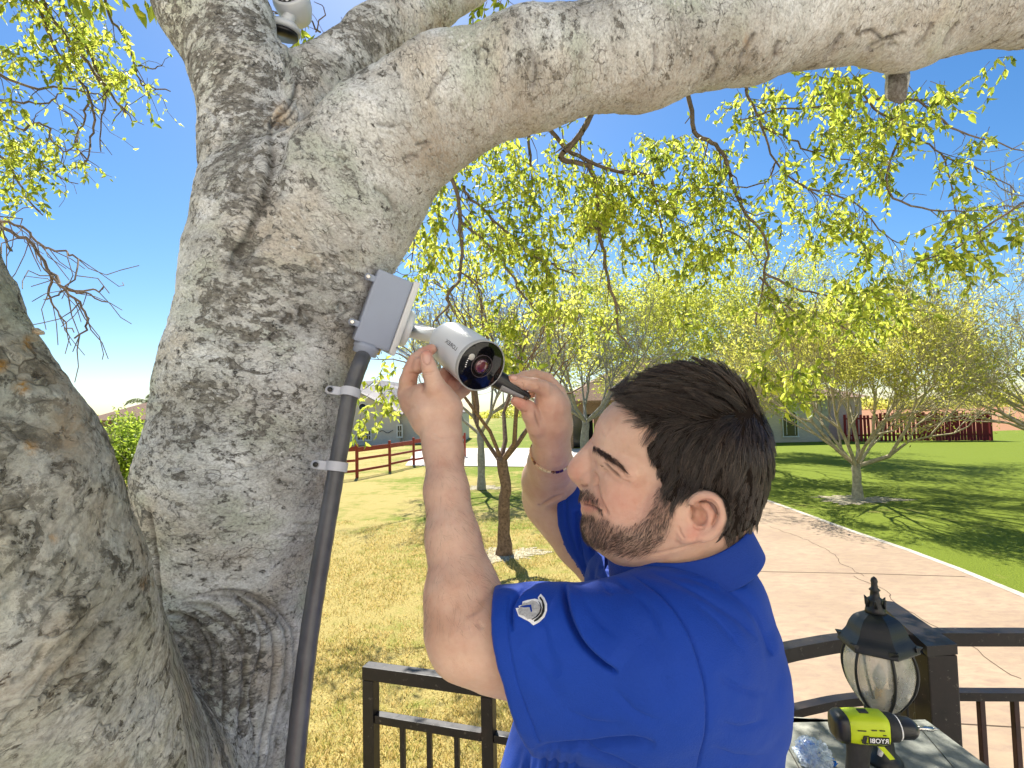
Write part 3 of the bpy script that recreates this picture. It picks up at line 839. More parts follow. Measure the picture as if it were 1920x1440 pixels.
# ------------------------------------------------------------------ the big tree
def mat_bark():
    t = NT('lichen_bark', .92, .12)
    q = t.coord(attr='texco')
    wob = t.n('ShaderNodeTexNoise'); wob.inputs['Scale'].default_value = 20; wob.inputs['Detail'].default_value = 4; wob.inputs['Roughness'].default_value = .6
    t.l(q, wob.inputs['Vector'])
    va = t.n('ShaderNodeVectorMath', operation='SCALE'); va.inputs[3].default_value = .026
    sb = t.n('ShaderNodeVectorMath', operation='SUBTRACT'); sb.inputs[1].default_value = (.5, .5, .5)
    t.l(wob.outputs[1], sb.inputs[0]); t.l(sb.outputs[0], va.inputs[0])
    ad = t.n('ShaderNodeVectorMath', operation='ADD'); t.l(q, ad.inputs[0]); t.l(va.outputs[0], ad.inputs[1])
    w = ad.outputs[0]
    big = t.noise(q, 4.5, 3, .6)                    # regions with more / less lichen
    mid = t.noise(w, 38, 8, .80, .25)
    fine = t.noise(w, 110, 5, .75)
    grain = t.noise(q, 260, 3, .7)
    cellc = t.vor(w, 62, 'F1', out=1)
    cells2 = t.vor(w, 95, 'F1')
    edge = t.vor(w, 62, 'DISTANCE_TO_EDGE')
    ccs = t.n('ShaderNodeSeparateColor'); t.l(cellc, ccs.inputs[0])
    dark = t.ramp(fine, [(.34, (.06, .058, .052)), (.45, (.16, .155, .14)), (.56, (.29, .285, .26)), (.7, (.46, .45, .42))])
    pale = t.ramp(t.noise(w, 9, 5, .6), [(.36, (.42, .42, .40)), (.47, (.56, .57, .56)), (.56, (.66, .68, .675)), (.66, (.79, .81, .82))])
    warm = t.mix(t.ramp(t.noise(q, 6.5, 4, .6), [(.52, 0.), (.68, .65)]), pale, (.56, .50, .41))
    greenish = t.mix(t.ramp(t.noise(w, 8, 4, .6), [(.5, 0.), (.68, .75)]), warm, (.47, .52, .44))
    # lichen thalli: round pale plates, present where (mid + cell random) is high
    lum = t.math('ADD', t.math('MULTIPLY', ccs.outputs[0], .17), t.math('MULTIPLY_ADD', fine, .30, t.math('SUBTRACT', mid, .09)))
    lum = t.math('ADD', lum, t.math('ADD', t.math('MULTIPLY', big, .42), .060))
    at = t.n('ShaderNodeAttribute', attribute_name='rough_bark')
    lum = t.math('SUBTRACT', lum, t.math('MULTIPLY', at.outputs['Fac'], .13))
    mask = t.ramp(lum, [(.776, 0.), (.790, .85), (.83, 1.)])
    c = t.mix(mask, dark, greenish)
    # thin dark cracks round the plates
    ek = t.ramp(edge, [(.0, 1.), (.05, 0.)])
    ek = t.math('MULTIPLY', ek, t.ramp(t.noise(q, 30, 3, .6), [(.48, 0.), (.62, .7)]))
    c = t.mix(ek, c, (.07, .065, .055))
    # small white crusts
    sp = t.math('MULTIPLY', t.ramp(cells2, [(.25, 1.), (.36, 0.)]), t.ramp(t.noise(w, 15, 4, .65), [(.5, 0.), (.57, 1.)]))
    c = t.mix(t.math('MULTIPLY', sp, .8), c, (.74, .75, .74))
    spk = t.ramp(t.noise(w, 85, 6, .8), [(.53, 0.), (.585, 1.)])
    c = t.mix(t.math('MULTIPLY', spk, t.ramp(big, [(.35, .8), (.65, .35)])), c, (.17, .165, .15))
    # dark pits and horizontal scars
    pits = t.ramp(t.noise(w, 42, 5, .78), [(.62, 0.), (.67, 1.)])
    c = t.mix(t.math('MULTIPLY', pits, .9), c, (.03, .027, .024))
    c = t.mix(t.math('MULTIPLY', t.ramp(grain, [(.35, 1.), (.6, 0.)]), .45), c, (.11, .105, .10))
    # orange lichen spots and brown knots from a vertex attribute
    ao = t.n('ShaderNodeAttribute', attribute_name='orange'); ab = t.n('ShaderNodeAttribute', attribute_name='tan')
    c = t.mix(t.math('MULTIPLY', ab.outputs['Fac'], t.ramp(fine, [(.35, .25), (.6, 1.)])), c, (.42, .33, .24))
    c = t.mix(t.math('MULTIPLY', ao.outputs['Fac'], t.ramp(mid, [(.42, 0.), (.55, 1.)])), c, (.50, .25, .03))
    an_ = t.n('ShaderNodeAttribute', attribute_name='moss'); c = t.mix(t.math('MULTIPLY', an_.outputs['Fac'], t.ramp(t.noise(q, 12, 5, .7), [(.3, 1.), (.62, .45)])), c, (.62, .58, .42), 'MULTIPLY')
    asx = t.n('ShaderNodeAttribute', attribute_name='scar_shade'); c = t.mix(t.math('MULTIPLY', asx.outputs['Fac'], t.ramp(fine, [(.3, .6), (.65, 1.)])), c, (.06, .048, .038))
    t.col(c)
    h = t.math('ADD', t.math('MULTIPLY', mask, .55), t.math('MULTIPLY', fine, .7))
    h = t.math('SUBTRACT', h, t.math('MULTIPLY', pits, .9))
    h = t.math('SUBTRACT', h, t.math('MULTIPLY', ek, .5))
    h = t.math('ADD', h, t.math('MULTIPLY', grain, .22))
    t.bump(h, .7, .005)
    return t.m
M['bark'] = mat_bark()

def px_chain(L):
    return [(P(x, y, d), r * d / FPX) for x, y, d, r in L]
main = px_chain([(400, 1560, .80, 142), (416, 1400, .80, 132), (422, 1200, .82, 136), (450, 900, .84, 158), (492, 700, .86, 152), (532, 540, .87, 152), (540, 430, .87, 150)])
lead = px_chain([(492, 470, .89, 108), (480, 280, .90, 84), (464, 160, .90, 78), (404, 20, .90, 84), (324, -130, .90, 80), (230, -330, .92, 80)])
second = px_chain([(512, 300, .92, 84), (606, 158, .96, 64), (700, 66, 1.0, 48), (810, -2, 1.05, 48), (960, -90, 1.1, 50), (1200, -200, 1.2, 60)])
limb = px_chain([(568, 500, .86, 136), (642, 388, .85, 130), (730, 266, .84, 110), (850, 184, .83, 98), (1000, 134, .82, 92), (1200, 92, .81, 93), (1400, 50, .80, 86), (1560, 14, .80, 82), (1700, 4, .80, 93), (1800, -12, .80, 86), (1950, -26, .80, 86), (2300, -90, .82, 100)])
nearst = px_chain([(-340, 240, .42, 110), (-218, 440, .42, 132), (-172, 600, .42, 160), (-145, 760, .42, 190), (-120, 900, .42, 250), (-105, 1050, .43, 274), (-55, 1200, .44, 282), (20, 1500, .50, 320)])
lo = np.array([-.72, .20, 1.93]); hi = np.array([1.02, 1.25, 3.60])
gt = Grid(lo, hi, .0046)
gt.chain(main, .05); gt.chain(lead, .05); gt.chain(second, .02)
gt.chain(limb, .045)
gt.chain(nearst, .03)
gt.cap(P(150, 1620, .62), P(250, 1560, .70), .17, .15, .09)
# ledge between the stems, torn bark points and lumps on the near stem edge
gt.cap(P(66, 618, .42), P(98, 633, .42), .008, .0012, .008)
gt.cap(P(20, 470, .42), P(-6, 405, .42), .006, .003, .01)
# knot and stub under the limb
gt.ell(P(1700, 95, .80), (.045, .03, .02), k=.03)
gt.chain([(P(1678, 100, .86), .017), (P(1684, 150, .865), .0135), (P(1680, 172, .87), .0115), (P(1690, 186, .872), .006)], .012)
# branch-collar fold of the fork, loose bark flap
gt.chain([(P(548, 190, .80), .006), (P(540, 210, .79), .010), (P(515, 232, .785), .008)], .012)
def groove(px, r, k=.01):
    gt.chain([(P(x, y, d), r) for x, y, d in px], k, 's')
groove([(530, 250, .775), (512, 290, .755), (505, 360, .735), (480, 430, .725), (450, 480, .735)], .004, .03)
groove([(505, 245, .79), (525, 228, .785)], .005, .008)
# swirl folds where the two stems meet
for k, (dx, dy) in enumerate(((0, 0), (26, 14), (54, 34), (84, 60), (112, 92), (142, 128))):
    pts = [(300 + dx, 1150 - dy * .3, .66 + .004 * k), (350 + dx, 1190 - dy * .2, .655), (395 + dx * .9, 1260, .65), (405 + dx * .8, 1350, .645), (410 + dx * .7, 1450, .64)]
    gt.chain([(P(x, y, d + .012), .0035) for x, y, d in pts], .012, 's')
V, Q = gt.mesh(); del gt
V = relax(V, Q, 3)
V, Q = subdiv(V, Q)
# second, coarser block: foot of the tree down to the ground
g2 = Grid((-1.0, -.1, -.05), (.3, 1.6, 2.1), .02)
g2.chain([(main[0][0], .13), (P(400, 1560, .80) * 0 + np.array([-.47, .68, 1.2]), .20), (np.array([-.52, .70, 0.5]), .24), (np.array([-.52, .72, -.1]), .34)], .06)
g2.chain([(nearst[-1][0], .15), (np.array([-.48, .60, 1.3]), .17), (np.array([-.52, .68, .6]), .2)], .08)
V2, Q2 = g2.mesh(); V2 = relax(V2, Q2, 2)
V = np.concatenate([V, V2]); Q = np.concatenate([Q, Q2 + len(V) - len(V2)])
del g2
# stretched texture coordinates: bark marks run across each stem's axis
def nearest_axis(V):
    out = np.zeros_like(V); wsum = np.zeros(len(V))
    piv = P(540, 430, .87)
    for ch in (main, lead, second, limb, nearst):
        for (a, ra), (b, rb) in zip(ch[:-1], ch[1:]):
            ax = b - a; L = np.linalg.norm(ax); ax = ax / L
            t = np.clip((V - a) @ ax, 0, L); d = np.linalg.norm(V - a - t[:, None] * ax, axis=1) / max(ra, rb)
            w = np.exp(-np.maximum(d, 0) * 7)
            out += w[:, None] * ax; wsum += w
    out /= np.linalg.norm(out, axis=1, keepdims=True) + 1e-9
    return out
AX = nearest_axis(V)
piv = P(540, 430, .87)
TC = V + AX * ((V - piv) * AX).sum(1)[:, None] * .55
px, py, dd = proj(V.T[0:3].T) if False else (None, None, None)
q = V - CAM; dd = q @ F; px = 960 + FPX * (q @ R) / dd; py = 720 - FPX * (q @ U) / dd
near_m = np.clip((.60 - dd) / .08, 0, 1) * np.clip((V[:, 2] - 1.9) / .1, 0, 1)
N = vnormals(V, Q)
# coarse and medium relief in real displacement
DKs = None
h = .006 * fbm(TC * 9, 4, 1) + .0022 * fbm(TC * 38, 3, 2) + .0008 * fbm(TC * 120, 2, 3)
fold = fbm(np.stack([(V @ np.array([.7, .2, .7])) * 7, (V @ np.array([-.7, 0, .7])) * 34, V[:, 1] * 12], 1), 3, 8)
h = h + near_m * .0045 * fold
sw = np.exp(-(((px - 430) / 130) ** 2 + ((py - 1340) / 150) ** 2)) * (dd > .55)
h = h + sw * .002 * fbm(np.stack([px * .055, py * .008, dd * 10], 1), 3, 12)
V = V + N * h[:, None]
facing = np.clip(-(N @ F) * 2 + .2, 0, 1); DK = np.zeros(len(V)); et = np.zeros(len(V))
def score(poly, depth, w, dark=.7, dmin=.55, dmax=2, lip=0.0, ends=.15):
    global et, DK
    f, s, b = curve_fall(px, py, poly, w, ends); m = facing * (dd > dmin) * (dd < dmax)
    et -= depth * f * m; DK = np.maximum(DK, dark * np.exp(-(b / (w * .7)) ** 2) * m)  # dark colour along grooves: scars and knots, plus painted shade in folds and hollow
    if lip: f2, s2, b2 = curve_fall(px, py, poly, w * 3, ends); et += lip * f2 * (s2 > 0) * m * (1 - f)
score([(556, 150), (552, 180), (536, 205), (514, 228), (505, 245)], .006, 5, .8, lip=.005)
score([(560, 182), (548, 215), (528, 232), (516, 246)], .004, 3, .6)
score([(505, 245), (512, 290), (505, 330), (498, 370), (480, 410), (462, 450), (440, 480), (425, 520)], .006, 7, .55, lip=.005)
score([(380, 200), (400, 215), (412, 250), (405, 280)], .003, 4, .4); score([(425, 200), (435, 225), (432, 255)], .003, 4, .4)
for ox, oy, r in ((722, 240, 16), (712, 272, 10), (798, 268, 14), (768, 298, 14), (575, 598, 16), (540, 600, 12), (660, 525, 20), (650, 585, 16), (590, 500, 14), (700, 640, 8), (1190, 208, 14), (1640, 82, 20), (1672, 78, 10), (905, 100, 14), (640, 300, 8)):
    J = lambda: rng.normal() * r * .32
    score([(ox - r + J(), oy + J()), (ox - r * .3 + J(), oy - r * .7 + J()), (ox + r * .8 + J(), oy - r * .2)], .0045, 3.0 + 2 * rng.random(), .6, lip=.0015)
    score([(ox + r * .9, oy + J()), (ox + J(), oy + r * .6), (ox - r * .8 + J(), oy + r * .5 + J())], .003, 2.5 + 3 * rng.random(), .35)
for a in (((1462, 75), (1455, 95), (1452, 110)), ((1415, 60), (1400, 90), (1385, 115)), ((1330, 95), (1345, 120), (1332, 150)), ((1580, 60), (1565, 85), (1545, 110)), ((1700, 60), (1655, 75), (1620, 95)), ((1750, 40), (1735, 70), (1715, 90)), ((1227, 80), (1228, 120), (1225, 140)), ((995, 92), (1005, 130), (998, 175)), ((1800, 40), (1780, 70), (1770, 90)), ((840, 130), (815, 160), (800, 185)), ((700, 350), (730, 370), (745, 400)), ((620, 620), (660, 615), (700, 600))):
    score(list(a), .005, 5, .5)
for k in range(9):     # bands of bark squeezed where the two stems meet
    o = k * 27 + rng.normal() * 7; j = rng.normal() * 9
    score([(296 + o * .5 + j, 1158 - o * .25), (330 + o * .75, 1180 - o * .3 + j), (372 + o * .85, 1228 - o * .25), (388 + o * .75 + j, 1300), (392 + o * .62, 1390), (396 + o * .5 + j, 1500)], .0030 + .004 * rng.random(), 3 + 3 * rng.random(), .6, dmin=.5, ends=.12)
for k in range(16):     # slanting folds of the near stem
    x0, y0 = rng.uniform(-40, 150), rng.uniform(980, 1440); L = rng.uniform(60, 190)
    score([(x0, y0), (x0 + L * .5, y0 - L * .45 + rng.normal() * 8), (x0 + L * .85, y0 - L * .95)], .0035, 5, .35, dmin=.1, dmax=.6)
score([(110, 760), (128, 770), (135, 800), (122, 830), (108, 812)], .010, 12, .8, dmin=.1, dmax=.6)
score([(150, 700), (160, 760), (185, 830), (200, 880)], .004, 7, .5, dmin=.1, dmax=.6); score([(60, 470), (90, 560), (110, 640)], .003, 6, .3, dmin=.1, dmax=.6)
score([(278, 950), (286, 1040), (294, 1120), (300, 1180)], .006, 7, .7, dmin=.1)
for k in range(26):     # short horizontal lenticels on the main stem
    x0, y0 = rng.uniform(330, 600), rng.uniform(620, 1300); L = rng.uniform(20, 60)
    score([(x0, y0), (x0 + L * .5, y0 + 3), (x0 + L, y0 + rng.normal() * 5)], .0025, 3, .4)
DK = np.maximum(DK, .85 * (np.abs(px - 1684) < 17) * (py > 138) * (py < 200)); V = V + N * et[:, None]
me = fastmesh('trunk', V, Q, M['bark'], True)
def vattr(me, name, arr, typ='FLOAT'):
    a = me.attributes.new(name, 'FLOAT_VECTOR' if typ == 'V' else 'FLOAT', 'POINT')
    a.data.foreach_set('vector' if typ == 'V' else 'value', np.ascontiguousarray(arr, np.float32).ravel())
TC2 = TC * (1 - .35 * near_m)[:, None]
vattr(me, 'texco', TC2, 'V')
rb = np.exp(-((px - 455) / 90) ** 2) * (py < 640) * (py > 100) * (dd > .6) + .9 * np.exp(-(((px - 400) / 120) ** 2 + ((py - 1290) / 150) ** 2)) + .5 * (py > 520) * (px < 480) * (dd > .6) * np.clip((px - 300) / 100 * 0 + .8, 0, 1) + .6 * ((py < 170) & (px < 760))
rb = rb - .8 * np.clip((px - 560) / 200, 0, 1) * (dd > .6) * (py > 150)
vattr(me, 'rough_bark', np.clip(rb, -1, 1))
org = np.zeros(len(V))
for ox, oy, rr in ((62, 643, 17), (40, 724, 16), (60, 838, 14), (3, 682, 14), (278, 1092, 12), (100, 1010, 8)):
    org = np.maximum(org, np.clip(1.4 - np.hypot(px - ox, py - oy) / rr, 0, 1) * (dd < .6))
vattr(me, 'orange', org)
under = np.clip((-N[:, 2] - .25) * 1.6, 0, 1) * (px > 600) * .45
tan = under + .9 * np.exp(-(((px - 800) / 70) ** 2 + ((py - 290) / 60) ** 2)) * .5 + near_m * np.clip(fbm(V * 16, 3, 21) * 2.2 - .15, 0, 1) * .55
for ox, oy, rx, ry in ((130, 800, 40, 70), (1400, 80, 10, 20), (525, 215, 16, 22), (520, 232, 20, 12)):
    tan = np.maximum(tan, np.exp(-((px - ox) / rx) ** 2 - ((py - oy) / ry) ** 2))
vattr(me, 'tan', np.clip(tan, 0, 1)); vattr(me, 'scar_shade', np.clip(DK, 0, 1)); vattr(me, 'moss', near_m)
big = empty('tree', (-.5, .75, 0), 'big grey lichen-covered tree that the junction box is mounted on', 'tree')
add('trunk', me, big)

# ---- drooping branches and leaves, at their real distance in front of the lawn
M['near_leaf'] = leafmat('spring_leaves', [(.10, .15, .012), (.20, .27, .018), (.33, .39, .03), (.46, .50, .06)], .55)
M['near_twig'] = simple('twig_bark', (.16, .125, .10), .9, .15, var=.35, scale=30, bump=.3)
BR = [
 (2.4, .0075, [(1696, 130), (1690, 180), (1696, 239), (1664, 320), (1677, 372), (1749, 393), (1826, 395), (1925, 385)]),
 (2.4, .006, [(1680, 185), (1719, 188), (1783, 237), (1850, 262), (1940, 290)]),
 (2.5, .006, [(1600, 150), (1638, 201), (1700, 245), (1741, 271), (1766, 290), (1826, 312), (1907, 359)]),
 (2.5, .007, [(1690, 185), (1660, 184), (1570, 199), (1463, 205), (1390, 224)]),
 (2.6, .007, [(1395, 160), (1407, 184), (1429, 239), (1455, 303), (1506, 350), (1561, 372)]),
 (2.6, .012, [(1290, 180), (1301, 245), (1335, 268), (1360, 295), (1378, 354), (1395, 397), (1433, 444), (1433, 512), (1425, 560), (1418, 610)]),
 (2.7, .013, [(1000, 195), (1045, 262), (1100, 303), (1172, 325), (1220, 329), (1228, 371), (1271, 405)]),
 (2.7, .017, [(1118, 190), (1091, 250), (1053, 295), (1080, 305), (1109, 320), (1120, 376), (1121, 431), (1133, 471), (1138, 518), (1154, 574), (1160, 620)]),
 (2.6, .012, [(830, 280), (838, 315), (859, 373), (865, 431), (864, 511), (840, 547), (838, 576), (816, 600)]),
 (2.7, .009, [(860, 400), (867, 418), (909, 453), (951, 503), (977, 550), (1004, 582)]),
 (2.8, .009, [(870, 350), (877, 365), (914, 400), (959, 445), (1004, 484), (1038, 495), (1080, 520)]),
 (2.5, .006, [(770, 370), (761, 392), (777, 455), (766, 510)]),
 (2.5, .006, [(744, 420), (740, 480), (741, 510)]),
 (2.9, .009, [(993, 240), (993, 292), (998, 352), (990, 420), (1010, 470)]),
 (2.2, .006, [(1935, 370), (1907, 387), (1847, 427), (1783, 470), (1719, 491)]),
 (2.6, .007, [(1433, 512), (1492, 542), (1544, 550), (1594, 575), (1640, 590)]),
 (2.6, .005, [(1428, 550), (1467, 572), (1480, 620)]),
 (2.7, .006, [(1425, 520), (1480, 580), (1533, 603), (1589, 619), (1630, 660)]),
 (2.7, .006, [(1228, 371), (1240, 430), (1225, 480), (1235, 530)]),
 (2.8, .006, [(1340, 430), (1390, 445), (1430, 500)]),
 (2.6, .006, [(1429, 239), (1480, 262), (1530, 290), (1600, 300)]),
 (2.6, .005, [(1455, 303), (1440, 335), (1400, 350), (1330, 352), (1290, 358)]),
 (2.6, .005, [(1506, 350), (1600, 380), (1660, 440), (1700, 460)]),
 (2.4, .004, [(1766, 290), (1785, 350), (1795, 420)]),
 (2.6, .006, [(838, 576), (845, 610), (860, 640)]), (2.6, .005, [(864, 511), (900, 545), (903, 600)]),
 (2.9, 0.0108, [(30, -60), (67, 0), (110, 100), (147, 147), (167, 180), (160, 215), (147, 247)]),
 (2.9, 0.0120, [(60, -60), (90, 20), (140, 90), (180, 140), (200, 163), (227, 203), (237, 213)]),
 (2.9, 0.0084, [(185, -40), (207, 30), (233, 67), (250, 120), (267, 157), (317, 170)]),
 (2.9, 0.0048, [(250, 120), (287, 128), (303, 122)]),
 (2.9, 0.0084, [(100, -20), (150, 60), (167, 100), (190, 150), (200, 180), (190, 230), (187, 283)]),
 (2.9, 0.0084, [(-20, 130), (57, 163), (113, 163), (165, 172), (200, 183)]),
 (2.9, 0.0072, [(-20, 187), (40, 190), (90, 193), (115, 175)]),
 (2.9, 0.0072, [(-20, 205), (37, 243), (60, 232), (90, 237), (97, 263), (123, 283), (147, 263)]),
 (2.9, 0.0084, [(-20, 275), (20, 313), (47, 367), (77, 403)]),
 (2.9, 0.0060, [(60, 290), (83, 313), (110, 333), (150, 347)]),
 (2.9, 0.0072, [(147, 247), (143, 275), (165, 300), (150, 312)]),
 (2.9, 0.0072, [(167, 180), (180, 215), (170, 260), (168, 290), (152, 313)]),
 (1.6, .0045, [(-15, 400), (4, 412), (54, 433), (83, 462), (117, 471), (142, 487), (137, 525), (121, 544)]),
 (1.6, .006, [(-10, 405), (8, 425), (62, 462), (96, 512), (121, 542), (154, 575), (165, 604), (142, 633)]),
 (1.6, .004, [(121, 544), (158, 550), (204, 567)]), (1.6, .004, [(121, 544), (170, 545), (190, 540)]),
 (1.6, .004, [(96, 512), (90, 545), (100, 570), (120, 600), (135, 625)]), (1.6, .003, [(121, 544), (95, 560), (85, 560)]),
 (2.2, .005, [(560, -20), (548, 30), (520, 22), (490, 25)]), (2.2, .004, [(600, 60), (565, 30), (545, 70)]), (2.2, .003, [(592, 60), (610, 20), (590, 0)]),
]
segs = []; anchors = []
def bez(pts, n=5):
    out = []
    for i in range(len(pts) - 1):
        p0 = pts[max(i - 1, 0)]; p1 = pts[i]; p2 = pts[i + 1]; p3 = pts[min(i + 2, len(pts) - 1)]
        for k in range(n):
            t = k / n
            out.append(.5 * ((2 * p1) + (-p0 + p2) * t + (2 * p0 - 5 * p1 + 4 * p2 - p3) * t * t + (-p0 + 3 * p1 - 3 * p2 + p3) * t ** 3))
    out.append(pts[-1]); return out
for d, r, pl in BR:
    dz = rng.normal() * .2; n = len(pl)
    pts = [P(x, y, d + dz * i / n + rng.normal() * .03) for i, (x, y) in enumerate(pl)]
    c = bez(pts, 4); m = len(c)
    for i in range(m - 1):
        j0 = rng.normal(size=3) * r * .15
        c[i + 1] = c[i + 1] + rng.normal(size=3) * .004
        segs.append((*c[i], *c[i + 1], r * (1 - .65 * i / m), r * (1 - .65 * (i + 1) / m)))
        # side twigs
        if rng.random() < .5 and r > .0035:
            dd0 = unit(unit(c[i + 1] - c[i]) * .6 + rng.normal(size=3) * .5 + np.array([0, 0, -.35])); p = c[i]; L = .03 + .05 * rng.random(); rr = r * .35
            for s in range(int(rng.integers(2, 5))):
                e = p + dd0 * L; segs.append((*p, *e, max(rr, .0013), max(rr * .75, .0011))); p = e; rr *= .75
                dd0 = unit(dd0 + rng.normal(size=3) * .35 + np.array([0, 0, -.1])); anchors.append((*p, r))
# leafy clusters: (px, py, rx, ry, sprigs, depth)
CL = [(850, 330, 70, 60, 26, 2.8), (800, 400, 40, 60, 14, 2.6), (850, 470, 60, 40, 12, 2.8), (930, 330, 60, 70, 26, 3.0), (960, 400, 60, 60, 24, 2.9), (930, 450, 50, 50, 24, 2.7),
 (985, 490, 45, 50, 22, 2.7), (1020, 400, 50, 90, 26, 2.9), (1035, 540, 25, 50, 9, 2.8), (1010, 570, 20, 25, 8, 2.7), (1080, 330, 60, 50, 22, 2.9), (1090, 400, 50, 50, 20, 2.8), (1140, 360, 60, 60, 26, 2.8),
 (1140, 430, 40, 50, 12, 2.8), (1200, 350, 60, 60, 24, 2.8), (1200, 430, 35, 60, 12, 2.8), (1250, 400, 60, 70, 30, 2.7), (1290, 310, 50, 60, 18, 2.8), (1340, 350, 50, 70, 24, 2.7), (1230, 290, 80, 40, 18, 2.9),
 (1360, 410, 40, 60, 12, 2.7), (1290, 480, 40, 60, 14, 2.7), (1320, 490, 25, 40, 10, 2.7), (1000, 300, 80, 40, 20, 3.0), (1100, 580, 30, 40, 7, 2.7), (940, 610, 30, 40, 14, 2.6), (875, 620, 0, 0, 0, 2.6),
 (1540, 200, 35, 60, 16, 2.5), (1600, 170, 40, 40, 16, 2.4), (1560, 260, 30, 35, 14, 2.5), (1630, 250, 45, 30, 16, 2.5), (1600, 300, 40, 20, 8, 2.5), (1640, 330, 30, 40, 8, 2.5), (1680, 200, 40, 50, 12, 2.4), (1760, 180, 25, 30, 7, 2.4),
 (1500, 300, 40, 30, 4, 2.6), (1480, 380, 40, 30, 9, 2.6), (1560, 400, 35, 30, 12, 2.6), (1590, 440, 25, 35, 12, 2.6), (1450, 430, 30, 30, 8, 2.6), (1500, 460, 40, 30, 5, 2.6), (1640, 480, 18, 18, 7, 2.5),
 (1850, 420, 50, 25, 10, 2.2), (1790, 470, 40, 20, 12, 2.2), (1750, 490, 30, 15, 6, 2.2), (1900, 430, 20, 20, 5, 2.2), (1820, 260, 25, 25, 4, 2.4), (1880, 130, 20, 20, 3, 2.3), (1790, 350, 15, 15, 3, 2.4),
 (1640, 560, 60, 25, 22, 2.5), (1600, 600, 25, 45, 16, 2.5), (1690, 570, 22, 22, 8, 2.5), (1640, 640, 20, 40, 9, 2.5), (1570, 560, 30, 25, 7, 2.5), (1450, 590, 30, 30, 10, 2.5), (1500, 600, 40, 30, 10, 2.5), (1440, 710, 22, 18, 9, 2.4), (1510, 710, 30, 14, 12, 2.4),
 (1260, 600, 30, 20, 3, 2.6), (950, 690, 20, 30, 8, 2.3), (1405, 240, 30, 50, 10, 2.7), (1420, 180, 40, 20, 8, 2.7),
 (722, 742, 22, 9, 7, 2.6), (725, 765, 25, 9, 9, 2.6), (687, 800, 8, 16, 5, 2.6), (710, 810, 0, 0, 0, 1.7), (738, 705, 10, 20, 3, 2.6), (800, 510, 20, 30, 5, 2.4), (770, 560, 20, 30, 3, 2.4),
 (40, 40, 50, 50, 16, 2.9), (40, 90, 45, 40, 20, 2.9), (110, 40, 50, 40, 22, 2.9), (130, 90, 40, 45, 24, 2.9), (160, 60, 40, 60, 20, 2.9), (170, 130, 30, 30, 12, 2.9), (210, 150, 30, 20, 14, 2.9), (255, 160, 30, 15, 13, 2.9), (205, 85, 30, 30, 7, 2.9),
 (120, 130, 25, 18, 8, 2.9), (60, 120, 60, 25, 6, 2.9), (35, 260, 45, 35, 20, 2.9), (80, 290, 40, 30, 18, 2.9), (40, 320, 35, 30, 14, 2.9), (70, 340, 25, 20, 9, 2.9), (140, 322, 18, 12, 6, 2.9), (20, 210, 20, 20, 6, 2.9), (10, 370, 25, 18, 6, 2.9), (35, 385, 25, 8, 4, 2.9),
 (565, 60, 20, 25, 4, 1.9), (640, 55, 25, 25, 4, 2.0), (780, 70, 30, 20, 9, 2.0), (920, 15, 20, 15, 5, 1.8)]
pos = []; dirs = []; Ls = []
for cx, cy, rx, ry, n, d in CL:
    subc = [(cx + rx * (2 * rng.random() - 1) * .85, cy + ry * (2 * rng.random() - 1) * .85, rng.normal() * .2) for _ in range(max(2, n // 4))]
    for s in range(int(n * (1.45 if cx > 740 else .9 if cx < 320 else .8))):
        a = rng.random() * 2 * pi; rr = math.sqrt(rng.random())
        u_ = subc[int(rng.integers(len(subc)))]; p = P(u_[0] + 11 * rng.normal(), u_[1] + 9 * rng.normal() - 22, d + u_[2] + rng.normal() * .06) if rng.random() < .8 else P(cx + rx * rr * cos(a), cy + ry * rr * sin(a) - 22, d + rng.normal() * .22)
        v = unit(np.array([rng.normal() * .6, rng.normal() * .6, -1.0])); L = .024
        k = int(rng.integers(5, 11))
        for j in range(k):
            e = p + v * L * (.7 + .5 * rng.random()); segs.append((*p, *e, .0012, .001)); p = e
            v = unit(v + rng.normal(size=3) * .3)
            for u in range(2):
                pos.append(p); dirs.append(unit(v * .4 + rng.normal(size=3) * .55 + np.array([0, 0, -.55]))); Ls.append(.022 + .024 * rng.random() ** 1.5)
for A in anchors:      # scattered leaves on the side twigs
    if rng.random() < .38 and A[2] > 2.6 and not (A[0] < -.9 and A[2] < 3.35 and A[1] < 2.1):
        for u in range(int(rng.integers(1, 4))):
            pos.append(A[:3] + rng.normal(size=3) * .01); dirs.append(rng.normal(size=3) * .5 + np.array([0, 0, -.6])); Ls.append(.02 + .015 * rng.random())
# a few much nearer leaves at the top left
for lx, ly, L in ((152, 12, .035), (168, 20, .04), (185, 12, .035), (196, 22, .035), (250, 20, .038), (262, 32, .04), (278, 24, .04), (236, 12, .03), (270, 14, .03), (140, 2, .03), (212, 4, .03), (120, 4, .03), (288, 8, .03)):
    for u in range(2):
        pos.append(P(lx + rng.normal() * 6, ly - 14, .95)); dirs.append(unit(R * (.25 + rng.normal() * .3) - U * .9 + F * rng.normal() * .3)); Ls.append(L * .75)
Ls = np.array(Ls)
add('leaves', leaf_mesh('leaves', pos, dirs, Ls, Ls * .46, M['near_leaf']), big, kind='stuff')
add('twigs', seg_mesh('twigs', segs, M['near_twig'], 5), big, kind='stuff')
